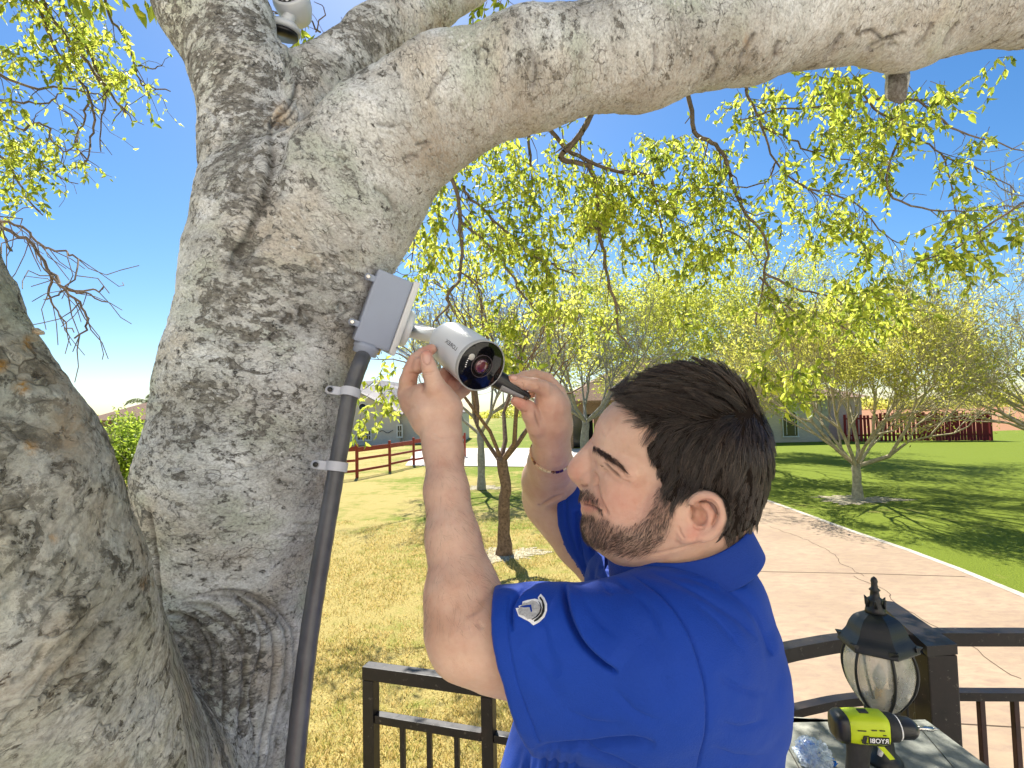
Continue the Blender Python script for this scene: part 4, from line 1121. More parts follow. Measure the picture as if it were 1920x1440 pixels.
# the crown above the frame: it keeps the deck and the stems in shade
ctr = np.array([-.30, 2.55, 4.95]); n = 15000
q = rng.normal(size=(n, 3)); q /= np.linalg.norm(q, axis=1, keepdims=True); q *= (rng.random(n) ** (1 / 3))[:, None]
p = ctr + q * np.array([2.5, 1.9, 1.3]); 
v = p - CAM; dd = v @ F; ppy = 720 - FPX * (v @ U) / np.maximum(dd, 1e-3)
ok = (ppy < -60) | (dd < .1); ok &= fbm(p * 1.7, 2, 31) > -.32
p = p[ok]; n = len(p)
add('crown', leaf_mesh('crown', p, rng.normal(size=(n, 3)) + np.array([0, 0, -.5]), .12, .065, M['near_leaf']), big, kind='stuff')
m = MB()
for a, b, r in (((.1, .95, 3.9), (-.2, 2.5, 4.8), .05), ((-.55, 1.0, 3.7), (-1.4, 2.3, 5.0), .06), ((-.2, 2.5, 4.8), (1.3, 3.2, 5.4), .035), ((1.3, 1.2, 3.7), (1.4, 2.6, 4.9), .05)):
    a = np.array(a); b = np.array(b); mm = (a + b) / 2 + [0, 0, .15]
    m.tube([a, mm, b], [r, r * .8, r * .55], 10)
m.build('bough', M['near_twig'], big)

# ------------------------------------------------------------------ deck, unseen wall added behind the camera to bounce sunlight
M['bounce_wall'] = simple('cream_bounce_wall', (.78, .74, .67), .9, .2, var=.04, scale=12, bump=.3)
M['deck'] = simple('deck_concrete', (.50, .47, .42), .85, .2, var=.15, scale=6, bump=.3)
ZD = .9
m = MB(); m.prism([(-.18, 1.08, 0), (-.44, 1.35, 0), (-.52, 1.72, 0), (2.2, 1.85, 0), (6, 1.85, 0), (6, -3.0, 0), (-3, -3.0, 0), (-3, -.3, 0), (-.2, -.1, 0)], (0, 0, ZD)); m.build('deck', M['deck'], kind='structure')
hw = empty('house', (1.5, -3.2, 0), 'unseen cream wall added behind the camera to bounce sunlight onto the shaded side', 'house')
def wall_with_holes():
    m = MB(); y = -3.15
    for x0, x1, z0, z1 in ((-7, -1.2, 0, 6), (-1.2, .0, 3.1, 6), (-1.2, 0, 0, .9), (0, 2.0, 0, 6), (2.0, 3.6, 0, 1.8), (2.0, 3.6, 3.1, 6), (3.6, 9, 0, 6)):
        m.box(((x0 + x1) / 2, y, (z0 + z1) / 2), (x1 - x0 - .003, .28, z1 - z0 - .003))
    m.build('wall', M['bounce_wall'], hw)
    m = MB(); m.box((-.6, y - .08, 2.0), (1.2, .06, 2.2)); m.build('door', M['redrail'], hw)
    m = MB(); m.box((2.8, y - .08, 2.45), (1.6, .04, 1.3)); w = m.build('window', M['glass'], hw)
    m = MB()
    for x, z, a, b in ((2.8, 1.83, 1.6, .06), (2.8, 3.07, 1.6, .06), (2.03, 2.45, .06, 1.18), (3.57, 2.45, .06, 1.18), (2.8, 2.45, .04, 1.18)): m.box((x, y - .04, z), (a, .06, b))
    m.build('frame', M['white'], w)
wall_with_holes()

# ------------------------------------------------------------------ black metal railings
def mat_black():
    t = NT('weathered_black_metal', .45, .25)
    v = t.coord(); nz = t.noise(v, 14, 5, .7); n2 = t.noise(v, 60, 4, .7)
    c = t.ramp(nz, [(.3, (.007, .006, .006)), (.6, (.015, .011, .011)), (.8, (.04, .025, .02))])
    c = t.mix(t.ramp(n2, [(.62, 0.), (.72, .5)]), c, (.16, .14, .12))
    t.col(c); t.l(t.ramp(nz, [(.3, .28), (.7, .55)]), t.b.inputs['Roughness']); t.bump(n2, .15, .001)
    return t.m
M['black'] = mat_black()
M['rust'] = simple('rust_brown_bar', (.030, .010, .009), .5, .3, var=.4, scale=20)
def bar(m, a, b, w, h, bev=.002, up=(0, 0, 1)):
    a = np.asarray(a, float); b = np.asarray(b, float); t = unit(b - a); s = unit(np.cross(t, up)); u = np.cross(s, t)
    m.box((a + b) / 2, (np.linalg.norm(b - a), w, h), np.stack([t, s, u], 1), bev)
ZR = 1.85
def RAILP(px, py, z): return G(px, py, z)
# left section
rl = empty('railing', (-.4, 1.55, ZD), 'black square-tube railing end between the trunk conduit and the installer', 'railing')
A = G(695, 1246, ZR); B = G(915, 1275, ZR); tdir = unit(B - A)
m = MB(); bar(m, A - tdir * .018 - [0, 0, .019], B + tdir * .01 - [0, 0, .019], .038, .038); m.build('top_rail', M['black'], rl)
m = MB(); bar(m, A + [0, 0, -.040], [A[0], A[1], ZD], .036, .036, up=tdir); m.build('post', M['black'], rl)
m = MB(); bar(m, B + [0, 0, -.040], [B[0], B[1], ZD], .034, .034, up=tdir); m.build('post', M['black'], rl)
zm = ZR - .150
Am = A + tdir * .019; Bm = B - tdir * .018
Am2 = np.array([Am[0], Am[1], zm]); Bm2 = np.array([Bm[0], Bm[1], zm])
m = MB(); bar(m, Am2, Bm2, .028, .024); m.build('mid_rail', M['black'], rl)
C2 = Bm2 + tdir * .035; D2 = C2 + tdir * .75
m = MB(); bar(m, C2, D2, .026, .022); m.build('mid_rail', M['black'], rl)
L = np.linalg.norm(Bm2 - Am2)
for k in range(1, 4):
    p = Am2 + tdir * L * k / 4 * 1.02 - [0, 0, .012]; m = MB(); bar(m, p, [p[0], p[1], ZD + .08], .014, .014, up=tdir); m.build('baluster', M['black'], rl)
for k in range(1, 9):
    p = C2 + tdir * (.045 + .082 * (k - 1)) - [0, 0, .011]; m = MB(); bar(m, p, [p[0], p[1], ZD + .08], .014, .014, up=tdir); m.build('baluster', M['black'], rl)
m = MB(); bar(m, [A[0], A[1], ZD + .08], [D2[0], D2[1], ZD + .08], .02, .02); m.build('bottom_rail', M['black'], rl)
# right curved section
rr_ = empty('railing', (1.3, 1.7, ZD), 'black curved railing passing behind the lantern on the right', 'railing')
top = [G(x, y, ZR) for x, y in ((1380, 1236), (1465, 1212), (1520, 1201), (1570, 1193), (1640, 1187), (1700, 1184), (1760, 1182), (1840, 1182), (1920, 1182), (2050, 1184))]
mz = ZR - .19
def ribbon_rail(name, pts, w, h, z):
    n = len(pts); V = []; Fc = []
    for i in range(n):
        t = unit(pts[min(i + 1, n - 1)] - pts[max(i - 1, 0)]); s = np.array([-t[1], t[0], 0])
        for a, b in ((-1, 0), (1, 0), (1, -1), (-1, -1)):
            q = pts[i] + s * a * w / 2; V.append((q[0], q[1], z + b * h))
    for i in range(n - 1):
        for k in range(4): Fc.append((i * 4 + k, i * 4 + (k + 1) % 4, i * 4 + 4 + (k + 1) % 4, i * 4 + 4 + k))
    Fc += [(3, 2, 1, 0), (4 * n - 4, 4 * n - 3, 4 * n - 2, 4 * n - 1)]
    m = MB(); m.raw(V, Fc); return m.build(name, M['black'], rr_)
tb = [q for q in bez(top, 3)]
ribbon_rail('top_rail', tb, .045, .042, ZR); ribbon_rail('mid_rail', tb, .034, .026, mz)
for px in (1390, 1440, 1830, 1893, 1958, 2020):
    q = min(tb, key=lambda q: abs(proj(q - [0, 0, .19])[0] - px))
    # exact spot along the rail
    i = [j for j in range(len(tb) - 1) if (proj(tb[j])[0] - px) * (proj(tb[j + 1])[0] - px) <= 0]
    if i: a, b = tb[i[0]], tb[i[0] + 1]; f = (px - proj(a)[0]) / (proj(b)[0] - proj(a)[0]); q = a + (b - a) * f
    m = MB(); bar(m, [q[0], q[1], mz - .026], [q[0], q[1], ZD], .017, .017, up=(1, 0, 0)); m.build('baluster', M['rust'], rr_)
# gate end-on: heavy post, flat cap plank running away, open bar leaf
gt_ = empty('gate', (1.35, 1.7, ZD), 'black wide-post gate seen end-on to the right of the lantern', 'gate')
zt = ZR + .012
c = [G(x, y, zt) for x, y in ((1738, 1212), (1795, 1208), (1676, 1128), (1640, 1124))]
m = MB(); m.prism([c[0], c[1], c[2], c[3]], (0, 0, -.03)); m.build('cap_plank', M['black'], gt_)
pc = (c[0] + c[1]) / 2; wv = c[1] - c[0]; ww = np.linalg.norm(wv)
m = MB(); m.box((pc[0], pc[1] + .035, (zt - .031 + ZD) / 2), (ww * .9, .07, zt - .031 - ZD), bev=.004); m.build('post', M['black'], gt_)
dv = unit((c[2] + c[3]) / 2 - pc)
for k, off in enumerate((.10, .16, .22)):
    p = pc + dv * off - wv * .12; m = MB(); bar(m, [p[0], p[1], zt - .032], [p[0], p[1], ZD + .1], .03, .03, up=(1, 0, 0)); m.build('bar', M['black'], gt_)
pe = pc + dv * .30; m = MB(); bar(m, [pe[0], pe[1], zt - .032], [pe[0], pe[1], ZD], .045, .045, up=(1, 0, 0)); m.build('post', M['black'], gt_)
p0 = pc + dv * .075; m = MB(); bar(m, [p0[0], p0[1], ZR - .2], [pe[0], pe[1] - .023, ZR - .2], .025, .03); m.build('rail', M['black'], gt_)
m = MB(); m.box((p0[0] - .045, p0[1] - .02, ZR - .27), (.03, .05, .09), bev=.004); m.tube([(p0[0] - .062, p0[1] - .02, ZR - .25), (p0[0] - .085, p0[1] - .02, ZR - .25)], .006, 10); m.build('latch', M['black'], gt_)

# ------------------------------------------------------------------ stone-topped pillar with the lantern
def mat_slab():
    t = NT('grey_stone_top', .7, .3)
    v = t.coord(); a = t.noise(v, 5, 5, .65); b = t.noise(v, 30, 5, .75); c0 = t.noise(t.coord((1, 3, 1), (0, 0, .6)), 12, 4, .7)
    c = t.ramp(a, [(.3, (.17, .18, .155)), (.55, (.27, .275, .235)), (.75, (.40, .385, .33))])
    c = t.mix(t.ramp(b, [(.4, .5), (.6, 0.)]), c, (.075, .08, .068)); c = t.mix(t.ramp(c0, [(.6, 0.), (.72, .5)]), c, (.34, .31, .26))
    t.col(c); t.bump(b, .5, .004); return t.m
M['slab'] = mat_slab()
ZS = 2.6 - .87
pil = empty('pillar', (.95, 1.3, ZD), 'stone-topped pillar carrying the lantern and the drill', 'pillar')
bl = G(1462, 1322, ZS); br_ = G(1716, 1332, ZS)
xs0, xs1, ys1, ys0 = .62, 1.108, 1.50, .86
# four stone slabs with dark open joints
def stone(x0, x1, y0, y1, tilt=0.0):
    m = MB(); m.prism([(x0, y0, ZS - .05), (x1, y0, ZS - .05), (x1, y1, ZS - .05), (x0, y1, ZS - .05)], (0, 0, .05 + tilt)); m.build('stone_slab', M['slab'], pil)
def poly_stone(pts, dz=0.0):
    m = MB(); m.prism([(p[0], p[1], ZS - .05) for p in pts], (0, 0, .05 + dz)); m.build('stone_slab', M['slab'], pil)
j1 = [G(1460, 1342, ZS), G(1560, 1349, ZS), G(1640, 1350, ZS), G(1716, 1352, ZS)]
gy = .0022
poly_stone([(xs0, ys1), (xs0, j1[0][1]), *[(p[0], p[1]) for p in j1], (xs1, j1[3][1]), (xs1, ys1)])
j2 = [G(1458, 1362, ZS), G(1478, 1400, ZS), G(1500, 1440, ZS), G(1530, 1500, ZS)]
j3 = [G(1732, 1372, ZS), G(1790, 1440, ZS), G(1830, 1500, ZS)]
poly_stone([(xs0, j1[0][1] - gy), (xs0, ys0), (j2[3][0] - .003, ys0), *[(p[0] - .003, p[1]) for p in j2[::-1]], (j2[0][0] - .003, j1[0][1] - gy)], -.001)
poly_stone([(j2[0][0], j1[0][1] - gy), *[(p[0], p[1]) for p in j2], (j2[3][0], ys0), (j3[2][0] - .003, ys0), *[(p[0] - .003, p[1]) for p in j3[::-1]], (j3[0][0] - .003, j1[2][1] - gy), (j1[1][0], j1[1][1] - gy)])
poly_stone([(j3[0][0], j1[3][1] - gy * 1.5), *[(p[0], p[1]) for p in j3], (j3[2][0], ys0), (xs1, ys0), (xs1, j1[3][1] - gy)], .0008)
m = MB(); m.box(((xs0 + xs1) / 2, (ys0 + ys1) / 2, (ZD + ZS - .052) / 2), (xs1 - xs0 - .04, ys1 - ys0 - .04, ZS - .052 - ZD)); m.build('pillar_body', M['brownbrick'], pil)
m = MB(); m.box(((xs0 + xs1) / 2, (ys0 + ys1) / 2, ZS - .028), (xs1 - xs0 - .01, ys1 - ys0 - .01, .045)); m.build('mortar', M['joint'], pil)

M['lampblack'] = simple('lamp_black_paint', (.010, .012, .014), .42, .4, var=.35, scale=20, bump=.15)
def mat_lampglass():
    t = NT('dusty_seeded_glass', .25, .5)
    v = t.coord(); a = t.noise(v, 16, 5, .7); b = t.noise(v, 120, 4, .7)
    f = t.ramp(a, [(.35, .35), (.65, .78)])
    sx = t.n('ShaderNodeSeparateXYZ'); t.l(v, sx.inputs[0])
    dirt = t.math('MULTIPLY_ADD', sx.outputs[2], -6.0, 6 * (ZS + .16)); dirt = t.math('MINIMUM', t.math('MAXIMUM', dirt, 0.), .35)
    t.col(t.mix(t.math('MULTIPLY', b, .5), (.60, .60, .54), (.38, .38, .33)))
    tr = t.n('ShaderNodeBsdfTransparent'); tr.inputs[0].default_value = (.93, .94, .92, 1)
    ms = t.n('ShaderNodeMixShader'); t.l(t.math('ADD', f, dirt), ms.inputs[0]); t.l(tr.outputs[0], ms.inputs[1]); t.l(t.b.outputs[0], ms.inputs[2]); t.l(ms.outputs[0], t.out.inputs['Surface'])
    t.b.inputs['Transmission Weight'].default_value = .25
    return t.m
M['lampglass'] = mat_lampglass()
def lantern():
    base = G(1657, 1428, ZS)
    e = empty('lantern', base, 'black post lantern with six bowed glass panels standing on the stone pillar', 'lantern')
    x, y = base[0], base[1]; up = (0, 0, 1); c = (x, y, ZS); n0 = len(bpy.data.objects)
    def H(h): return h
    m = MB(); m.lathe(c, up, [(.048, 0), (.048, .006), (.040, .014), (.030, .022), (.026, .05), (.023, .085), (.026, .098), (.036, .104), (.040, .108), (.03, .112)], 28); m.build('base', M['lampblack'], e)
    z0, z1 = .118, .300            # glass body
    prof = [(.044, z0), (.062, z0 + .025), (.080, z0 + .06), (.089, z0 + .10), (.088, z0 + .135), (.080, z0 + .165), (.072, z1)]
    m = MB(); m.lathe(c, up, [(.040, .108), (.05, .112), (.05, .120), (.043, .122)], 6, smooth=False); m.build('ring', M['lampblack'], e); m = MB(); m.lathe(c, up, [(.066, z1 - .002), (.077, z1 - .002), (.079, z1 + .008), (.066, z1 + .010)], 24); m.build('ring', M['lampblack'], e)
    ph = .35
    for k in range(6):
        a0 = ph + k * pi / 3 + .03; a1 = ph + (k + 1) * pi / 3 - .03
        V = []; Fc = []; nA = 7
        pr = bez([np.array([r, 0, h]) for r, h in prof], 3)
        for i, q in enumerate(pr):
            for j in range(nA):
                a = a0 + (a1 - a0) * j / (nA - 1); r = q[0] * (1 - .03 * (1 - (2 * j / (nA - 1) - 1) ** 2) * -1 - .03)
                V.append((x + r * cos(a), y + r * sin(a), ZS + q[2]))
        for i in range(len(pr) - 1):
            for j in range(nA - 1): Fc.append((i * nA + j, i * nA + j + 1, (i + 1) * nA + j + 1, (i + 1) * nA + j))
        m = MB(); m.raw(V, Fc, True); m.build('glass_panel', M['lampglass'], e)
        a = ph + k * pi / 3
        m = MB(); m.tube([(x + (q[0] + .002) * cos(a), y + (q[0] + .002) * sin(a), ZS + q[2]) for q in pr], .0042, 6); m.build('rib', M['lampblack'], e)
    # candle sleeve and bulb inside
    m = MB(); m.lathe(c, up, [(.013, .11), (.013, .165), (.009, .17)], 16); m.build('candle_sleeve', simple('cream_sleeve', (.7, .45, .2), .5), e)
    m = MB(); m.lathe((x, y, ZS + .17), up, [(.008, 0), (.016, .02), (.017, .035), (.010, .055), (.002, .07)], 16); m.build('bulb', M['white'], e)
    # faceted roof: skirt, dome, crown, finial
    rp = [(.084, z1 - .004), (.100, z1 - .006), (.094, z1 + .012), (.078, z1 + .032), (.068, z1 + .055), (.055, z1 + .073), (.036, z1 + .084), (.026, z1 + .088)]
    m = MB(); m.lathe(c, up, [tuple(q_[:2]) for q_ in bez([np.array([a_, b_]) for a_, b_ in rp], 4)], 6, smooth=False, phase=ph); m.build('roof', M['lampblack'], e)
    for k in range(6):   # turned-up corner leaves
        m = MB(); a = ph + k * pi / 3; q = np.array([cos(a), sin(a), 0]); s = np.array([-sin(a), cos(a), 0])
        p = np.array(c) + q * .094 + [0, 0, z1 + .002]
        m.raw([p - s * .012, p + s * .012, p + q * .012 + s * .003 + [0, 0, .014], p + q * .012 - s * .003 + [0, 0, .014], p - s * .012 - q * .004 + [0, 0, .012], p + s * .012 - q * .004 + [0, 0, .012]], [(0, 1, 2, 3), (0, 3, 4), (1, 5, 2), (4, 3, 2, 5)]); m.build('corner_leaf', M['lampblack'], e)
    m = MB(); m.lathe(c, up, [(.028, z1 + .086), (.026, z1 + .096), (.023, z1 + .104), (.019, z1 + .118), (.021, z1 + .124), (.013, z1 + .130), (.011, z1 + .146), (.015, z1 + .150), (.009, z1 + .156), (.008, z1 + .168), (.0095, z1 + .174), (.007, z1 + .182), (.001, z1 + .187)], 20)
    for k in range(6):
        a = k * pi / 3; m.tube([(x + .024 * cos(a), y + .024 * sin(a), ZS + z1 + .104), (x + .026 * cos(a), y + .026 * sin(a), ZS + z1 + .122), (x + .030 * cos(a), y + .030 * sin(a), ZS + z1 + .128)], [.005, .004, .001], 6)
    m.build('finial', M['lampblack'], e)
    for o in e.children:
        for v in o.data.vertices:
            v.co = Vector((x + (v.co.x - x) * .84, y + (v.co.y - y) * .84, ZS + float(np.interp(v.co.z - ZS, [0, .118, .300, .487], [0, .132, .279, .441]))))
lantern()

# ------------------------------------------------------------------ text helper (flat print, mirrored as in the photograph)
def text_on(name, txt, origin, ex, ey, height, mat, parent, thick=.0003, mirror=True):
    cu = bpy.data.curves.new('lettering', 'FONT'); cu.body = txt; cu.size = 1.0; cu.align_x = 'CENTER'; cu.align_y = 'CENTER'; cu.extrude = thick / height; cu.offset = .012
    o = bpy.data.objects.new('lettering', cu); COL.objects.link(o)
    dg = bpy.context.evaluated_depsgraph_get(); me = bpy.data.meshes.new_from_object(o.evaluated_get(dg)); bpy.data.objects.remove(o)
    ex = unit(ex); ey = unit(ey); ez = np.cross(ex, ey) * (1 if not mirror else 1)
    for v in me.vertices:
        c = v.co; X = -c.x if mirror else c.x
        p = np.asarray(origin) + (ex * X + ey * c.y) * height + ez * c.z * height
        v.co = Vector(p)
    me.materials.clear(); me.materials.append(mat); me.update()
    return add(name, me, parent)

# ------------------------------------------------------------------ cordless drill
M['lime'] = simple('lime_green_plastic', (.50, .62, .01), .4, .45, var=.04, scale=30)
M['rubber'] = simple('black_rubber', (.03, .03, .03), .6, .3, var=.3, scale=60, bump=.3)
M['steel'] = simple('steel', (.55, .55, .54), .25, .5, metal=1.0, var=.15, scale=40)
M['blackpl'] = simple('black_plastic', (.012, .012, .013), .35, .5, var=.2, scale=30)
M['print'] = simple('white_print', (.85, .85, .85), .5, .3, var=.02)
def drill():
    gx, gy_ = 1610, 1368
    d = 1.10
    C0 = P(1622, 1361, d)                              # centre of the motor body
    ax = unit(P(1760, 1358, d - .015) - P(1575, 1356, d + .008))  # chuck direction
    zz = np.array([0, 0, 1.0]); ax = unit(ax - zz * (ax @ zz) * .95); nrm = unit(np.cross(zz, ax)); nrm = -nrm if nrm @ F > 0 else nrm
    hd = unit(np.array([-ax[0] * .12, -ax[1] * .12, -1.0]))
    foot = C0 + hd * .19
    e = empty('cordless_drill', (C0[0], C0[1], ZS), 'lime green and black cordless drill standing in front of the lantern', 'drill')
    Mx = np.stack([ax, nrm, np.cross(ax, nrm)], 1)
    # shell: swept rounded sections along the axis
    def shell(name, secs, mat, seg=20, pw=3.2):
        V = []; Fc = []
        for s, hy, hz, oz in secs:
            for k in range(seg):
                a = 2 * pi * k / seg; ca, sa = cos(a), sin(a)
                yy = hy * math.copysign(abs(ca) ** (2 / pw), ca); z_ = .86 * hz * math.copysign(abs(sa) ** (2 / pw), sa) + oz
                V.append(C0 + ax * s + nrm * yy + zz * z_)
        n = len(secs)
        for i in range(n - 1):
            for k in range(seg): Fc.append((i * seg + k, i * seg + (k + 1) % seg, (i + 1) * seg + (k + 1) % seg, (i + 1) * seg + k))
        Fc += [tuple(range(seg)), tuple(range((n - 1) * seg, n * seg))]
        m = MB(); m.raw(V, Fc, True); return m.build(name, mat, e)
    shell('body', [(-.048, .024, .028, 0), (-.042, .027, .032, 0), (-.02, .029, .034, 0), (.02, .029, .034, 0), (.034, .028, .033, 0), (.037, .024, .029, 0)], M['lime'])
    shell('rear_cap', [(-.066, .014, .018, 0), (-.063, .022, .027, -.001), (-.054, .0275, .033, -.001), (-.044, .0290, .0345, -.001), (-.040, .028, .033, -.001)], M['blackpl'])
    shell('clutch_ring', [(.034, .027, .031, 0), (.038, .029, .0315, 0), (.055, .028, .030, 0), (.058, .025, .027, 0)], M['rubber'], 28, 2)
    shell('chuck', [(.056, .022, .023, 0), (.060, .024, .0245, 0), (.084, .023, .0235, 0), (.092, .018, .018, 0), (.097, .012, .012, 0)], M['blackpl'], 28, 2)
    shell('chuck_band', [(.0575, .0255, .0265, 0), (.0600, .0255, .0265, 0)], M['print'], 28, 2)
    m = MB(); m.tube([C0 + ax * .095, C0 + ax * .128], .0048, 6); m.tube([C0 + ax * .128, C0 + ax * .140], [.003, .001], 6); m.build('bit', M['steel'], e)
    # grip and battery
    g = MB(); a0 = C0 + ax * -.012 + zz * -.025; path = [a0, a0 + hd * .03, a0 + hd * .08, a0 + hd * .115]
    V = []; Fc = []; seg = 18
    for i, (p, wx, wy) in enumerate(zip(path, (.026, .022, .0215, .026), (.018, .0185, .0185, .02))):
        for k in range(seg):
            a = 2 * pi * k / seg; V.append(p + ax * wx * cos(a) + nrm * wy * sin(a))
    for i in range(3):
        for k in range(seg): Fc.append((i * seg + k, i * seg + (k + 1) % seg, (i + 1) * seg + (k + 1) % seg, (i + 1) * seg + k))
    g.raw(V, Fc, True); g.build('grip', M['rubber'], e)
    bz = (a0 + hd * .115)[2]; bc = a0 + hd * .13 + ax * .004
    m = MB(); m.box((bc[0], bc[1], bz - .006), (.086, .062, .014), Mx @ np.diag([1, 1, 1]), .004); m.build('foot_plate', M['lime'], e)
    m = MB(); hb = bz - .0135 - ZS; m.box((bc[0], bc[1], ZS + hb / 2), (.080, .058, hb), Mx, .005); m.build('battery', M['blackpl'], e)
    # lime stripe down the grip, trigger, belt hook, vents, badge
    m = MB(); q = C0 + nrm * .0215 + ax * .010 - zz * .025
    m.prism([q, q + ax * .012, q + ax * .032 - zz * .024, q + ax * .022 - zz * .026], nrm * .003); m.build('accent_stripe', M['lime'], e)
    m = MB(); t0 = C0 + ax * .026 - zz * .034; m.tube([t0, t0 - zz * .012 + ax * .003, t0 - zz * .024 - ax * .001], [.006, .0055, .004], 10); m.build('trigger', M['print'], e)
    m = MB(); q = C0 + nrm * .0297 + ax * .011 - zz * .012
    m.box(q, (.038, .0016, .0135), Mx); bd = m.build('badge', M['blackpl'], e)
    m = MB(); m.box(q - ax * .027 + zz * .0, (.007, .0016, .014), Mx @ np.array([[cos(.3), 0, -sin(.3)], [0, 1, 0], [sin(.3), 0, cos(.3)]])); m.build('badge', M['blackpl'], e)
    text_on('lettering', 'RYOBI', q + nrm * .0011, ax * (1), zz, .0125, M['print'], bd, mirror=True)
    for i, (s, z_, w) in enumerate(((-.020, .006, .016), (.003, .008, .010), (.018, .008, .010), (.022, -.001, .006), (-.012, -.004, .010), (-.018, -.012, .008), (-.014, -.018, .010), (.012, -.0215, .020))):
        m = MB(); m.box(C0 + nrm * .0298 + ax * s + zz * z_, (w, .0012, .0018), Mx); m.build('vent_slot', M['blackpl'], e)
    m = MB(); m.box(C0 + zz * .0295 + ax * -.004, (.018, .014, .003), Mx, .001); m.build('selector', M['rubber'], e)
drill()

# ------------------------------------------------------------------ crumpled plastic bag with blue print
def bag():
    c = G(1527, 1432, ZS); e = empty('plastic_bag', c, 'crumpled clear plastic bag with blue print on the stone pillar', 'bag')
    t = NT('clear_film', .12, .6); t.col((.75, .82, .88)); tr = t.n('ShaderNodeBsdfTransparent'); ms = t.n('ShaderNodeMixShader')
    v = t.coord(); t.l(t.ramp(t.noise(v, 45, 4, .7), [(.35, .3), (.65, .8)]), ms.inputs[0]); t.l(tr.outputs[0], ms.inputs[1]); t.l(t.b.outputs[0], ms.inputs[2]); t.l(ms.outputs[0], t.out.inputs['Surface'])
    blue = simple('blue_print', (.02, .22, .75), .25, .5, var=.35, scale=70)
    def blob(cx, cy, cz, rx, ry, rz, seed, name, mat, parent, cut=None, amp=.35):
        bm = bmesh.new(); bmesh.ops.create_icosphere(bm, subdivisions=5, radius=1)
        co = np.array([v.co for v in bm.verts]); nz = fbm(co * 2.2, 4, seed, .65); r = 1 + amp * np.abs(nz) * 1.6 - amp * .5
        for v, k, nn in zip(bm.verts, r, nz):
            v.co = Vector((cx + v.co.x * k * rx, cy + v.co.y * k * ry, max(cz + v.co.z * k * rz, ZS + .001)))
        if cut:
            bmesh.ops.delete(bm, geom=[f for f in bm.faces if cut(f.calc_center_median())], context='FACES')
        me = bpy.data.meshes.new(name); bm.to_mesh(me); bm.free(); me.materials.append(mat); return add(name, me, parent)
    f = blob(c[0], c[1], ZS + .022, .040, .05, .034, 3, 'film', t.m, e)
    blob(c[0] - .008, c[1] + .01, ZS + .022, .026, .03, .028, 8, 'printed_wrapper', blue, e, cut=lambda p: fbm(np.array([[p.x * 30, p.y * 30, p.z * 30]]), 2, 4)[0] < 0.05)
    blob(c[0] + .022, c[1] - .03, ZS + .012, .026, .022, .016, 9, 'printed_wrapper', blue, e, cut=lambda p: fbm(np.array([[p.x * 24, p.y * 24, p.z * 24]]), 2, 14)[0] < 0.0)
bag()

# ------------------------------------------------------------------ junction box, conduit, cameras
M['boxgrey'] = simple('grey_pvc', (.29, .335, .44), .45, .35, var=.05, scale=8, bump=.03)
M['camwhite'] = simple('white_camera_shell', (.60, .63, .66), .35, .5, var=.02, scale=10)
M['conduit'] = simple('dark_grey_conduit', (.085, .09, .105), .35, .5, var=.3, scale=25, bump=.1)
def frame_from(px0, px1, px2, d):
    a = P(*px0, d)
    return a, P(*px1, d) - a, P(*px2, d) - a
DB = .79
O, Ey, Ex = frame_from((655, 635), (703, 500), (731, 657), DB)   # bottom-left corner, up edge, outward edge
ey = unit(Ey); ex = unit(Ex - ey * (Ex @ ey)); Ex = (Ex - ey * (Ex @ ey)) + F * np.linalg.norm(Ex) * .42; ex = unit(Ex - ey * (Ex @ ey)); ez = np.cross(ex, ey); ez = ez if ez @ F > 0 else -ez
hx, hy, hz = np.linalg.norm(Ex - ey * (Ex @ ey)), np.linalg.norm(Ey), .09
jb = empty('junction_box', O, 'grey junction box screwed to the side of the big trunk', 'junction box')
BM = np.stack([ex, ey, ez], 1)
cb = O + Ex * .5 * 0 + ex * hx / 2 + ey * hy / 2 + ez * (hz / 2 + .002)
m = MB(); m.box(cb, (hx - .012, hy, hz), BM, .004); m.build('body', M['boxgrey'], jb)
m = MB(); m.box(cb + ex * (hx / 2 - .001), (.010, hy + .006, hz + .006), BM, .003); m.build('lid', simple('pale_grey_lid', (.60, .62, .64), .45, .35, var=.03), jb)
for f in (.22, .85):      # mounting ears with screws
    q = O + ey * hy * f - ex * .004 + ez * .006
    m = MB(); m.lathe(q + ez * .006, -ez, [(.0052, 0), (.0052, .008), (.004, .009)], 18); m.box(q + ex * .005, (.012, .0095, .008), BM, .002); ea = m.build('mounting_ear', M['boxgrey'], jb)
    m = MB(); m.lathe(q - ez * .0055, -ez, [(.0035, 0), (.0035, .0012), (.002, .0012)], 12); m.build('screw', M['steel'], ea)
hub = O + ex * hx * .44 + ez * .02
m = MB(); m.lathe(hub + ey * .002, -ey, [(.020, 0), (.020, .007), (.0185, .010), (.0185, .017), (.0165, .018)], 28); m.build('hub', M['boxgrey'], jb)
# clear tab under the box, its yellow light painted as colour
m = MB(); q = O + ex * (hx - .030) - ey * .003 + ez * .03; m.box(q + ey * -.002, (.028, .010, .03), BM, .001); m.build('clear_tab', simple('yellow_lit_tab', (.55, .42, .05), .4), jb)

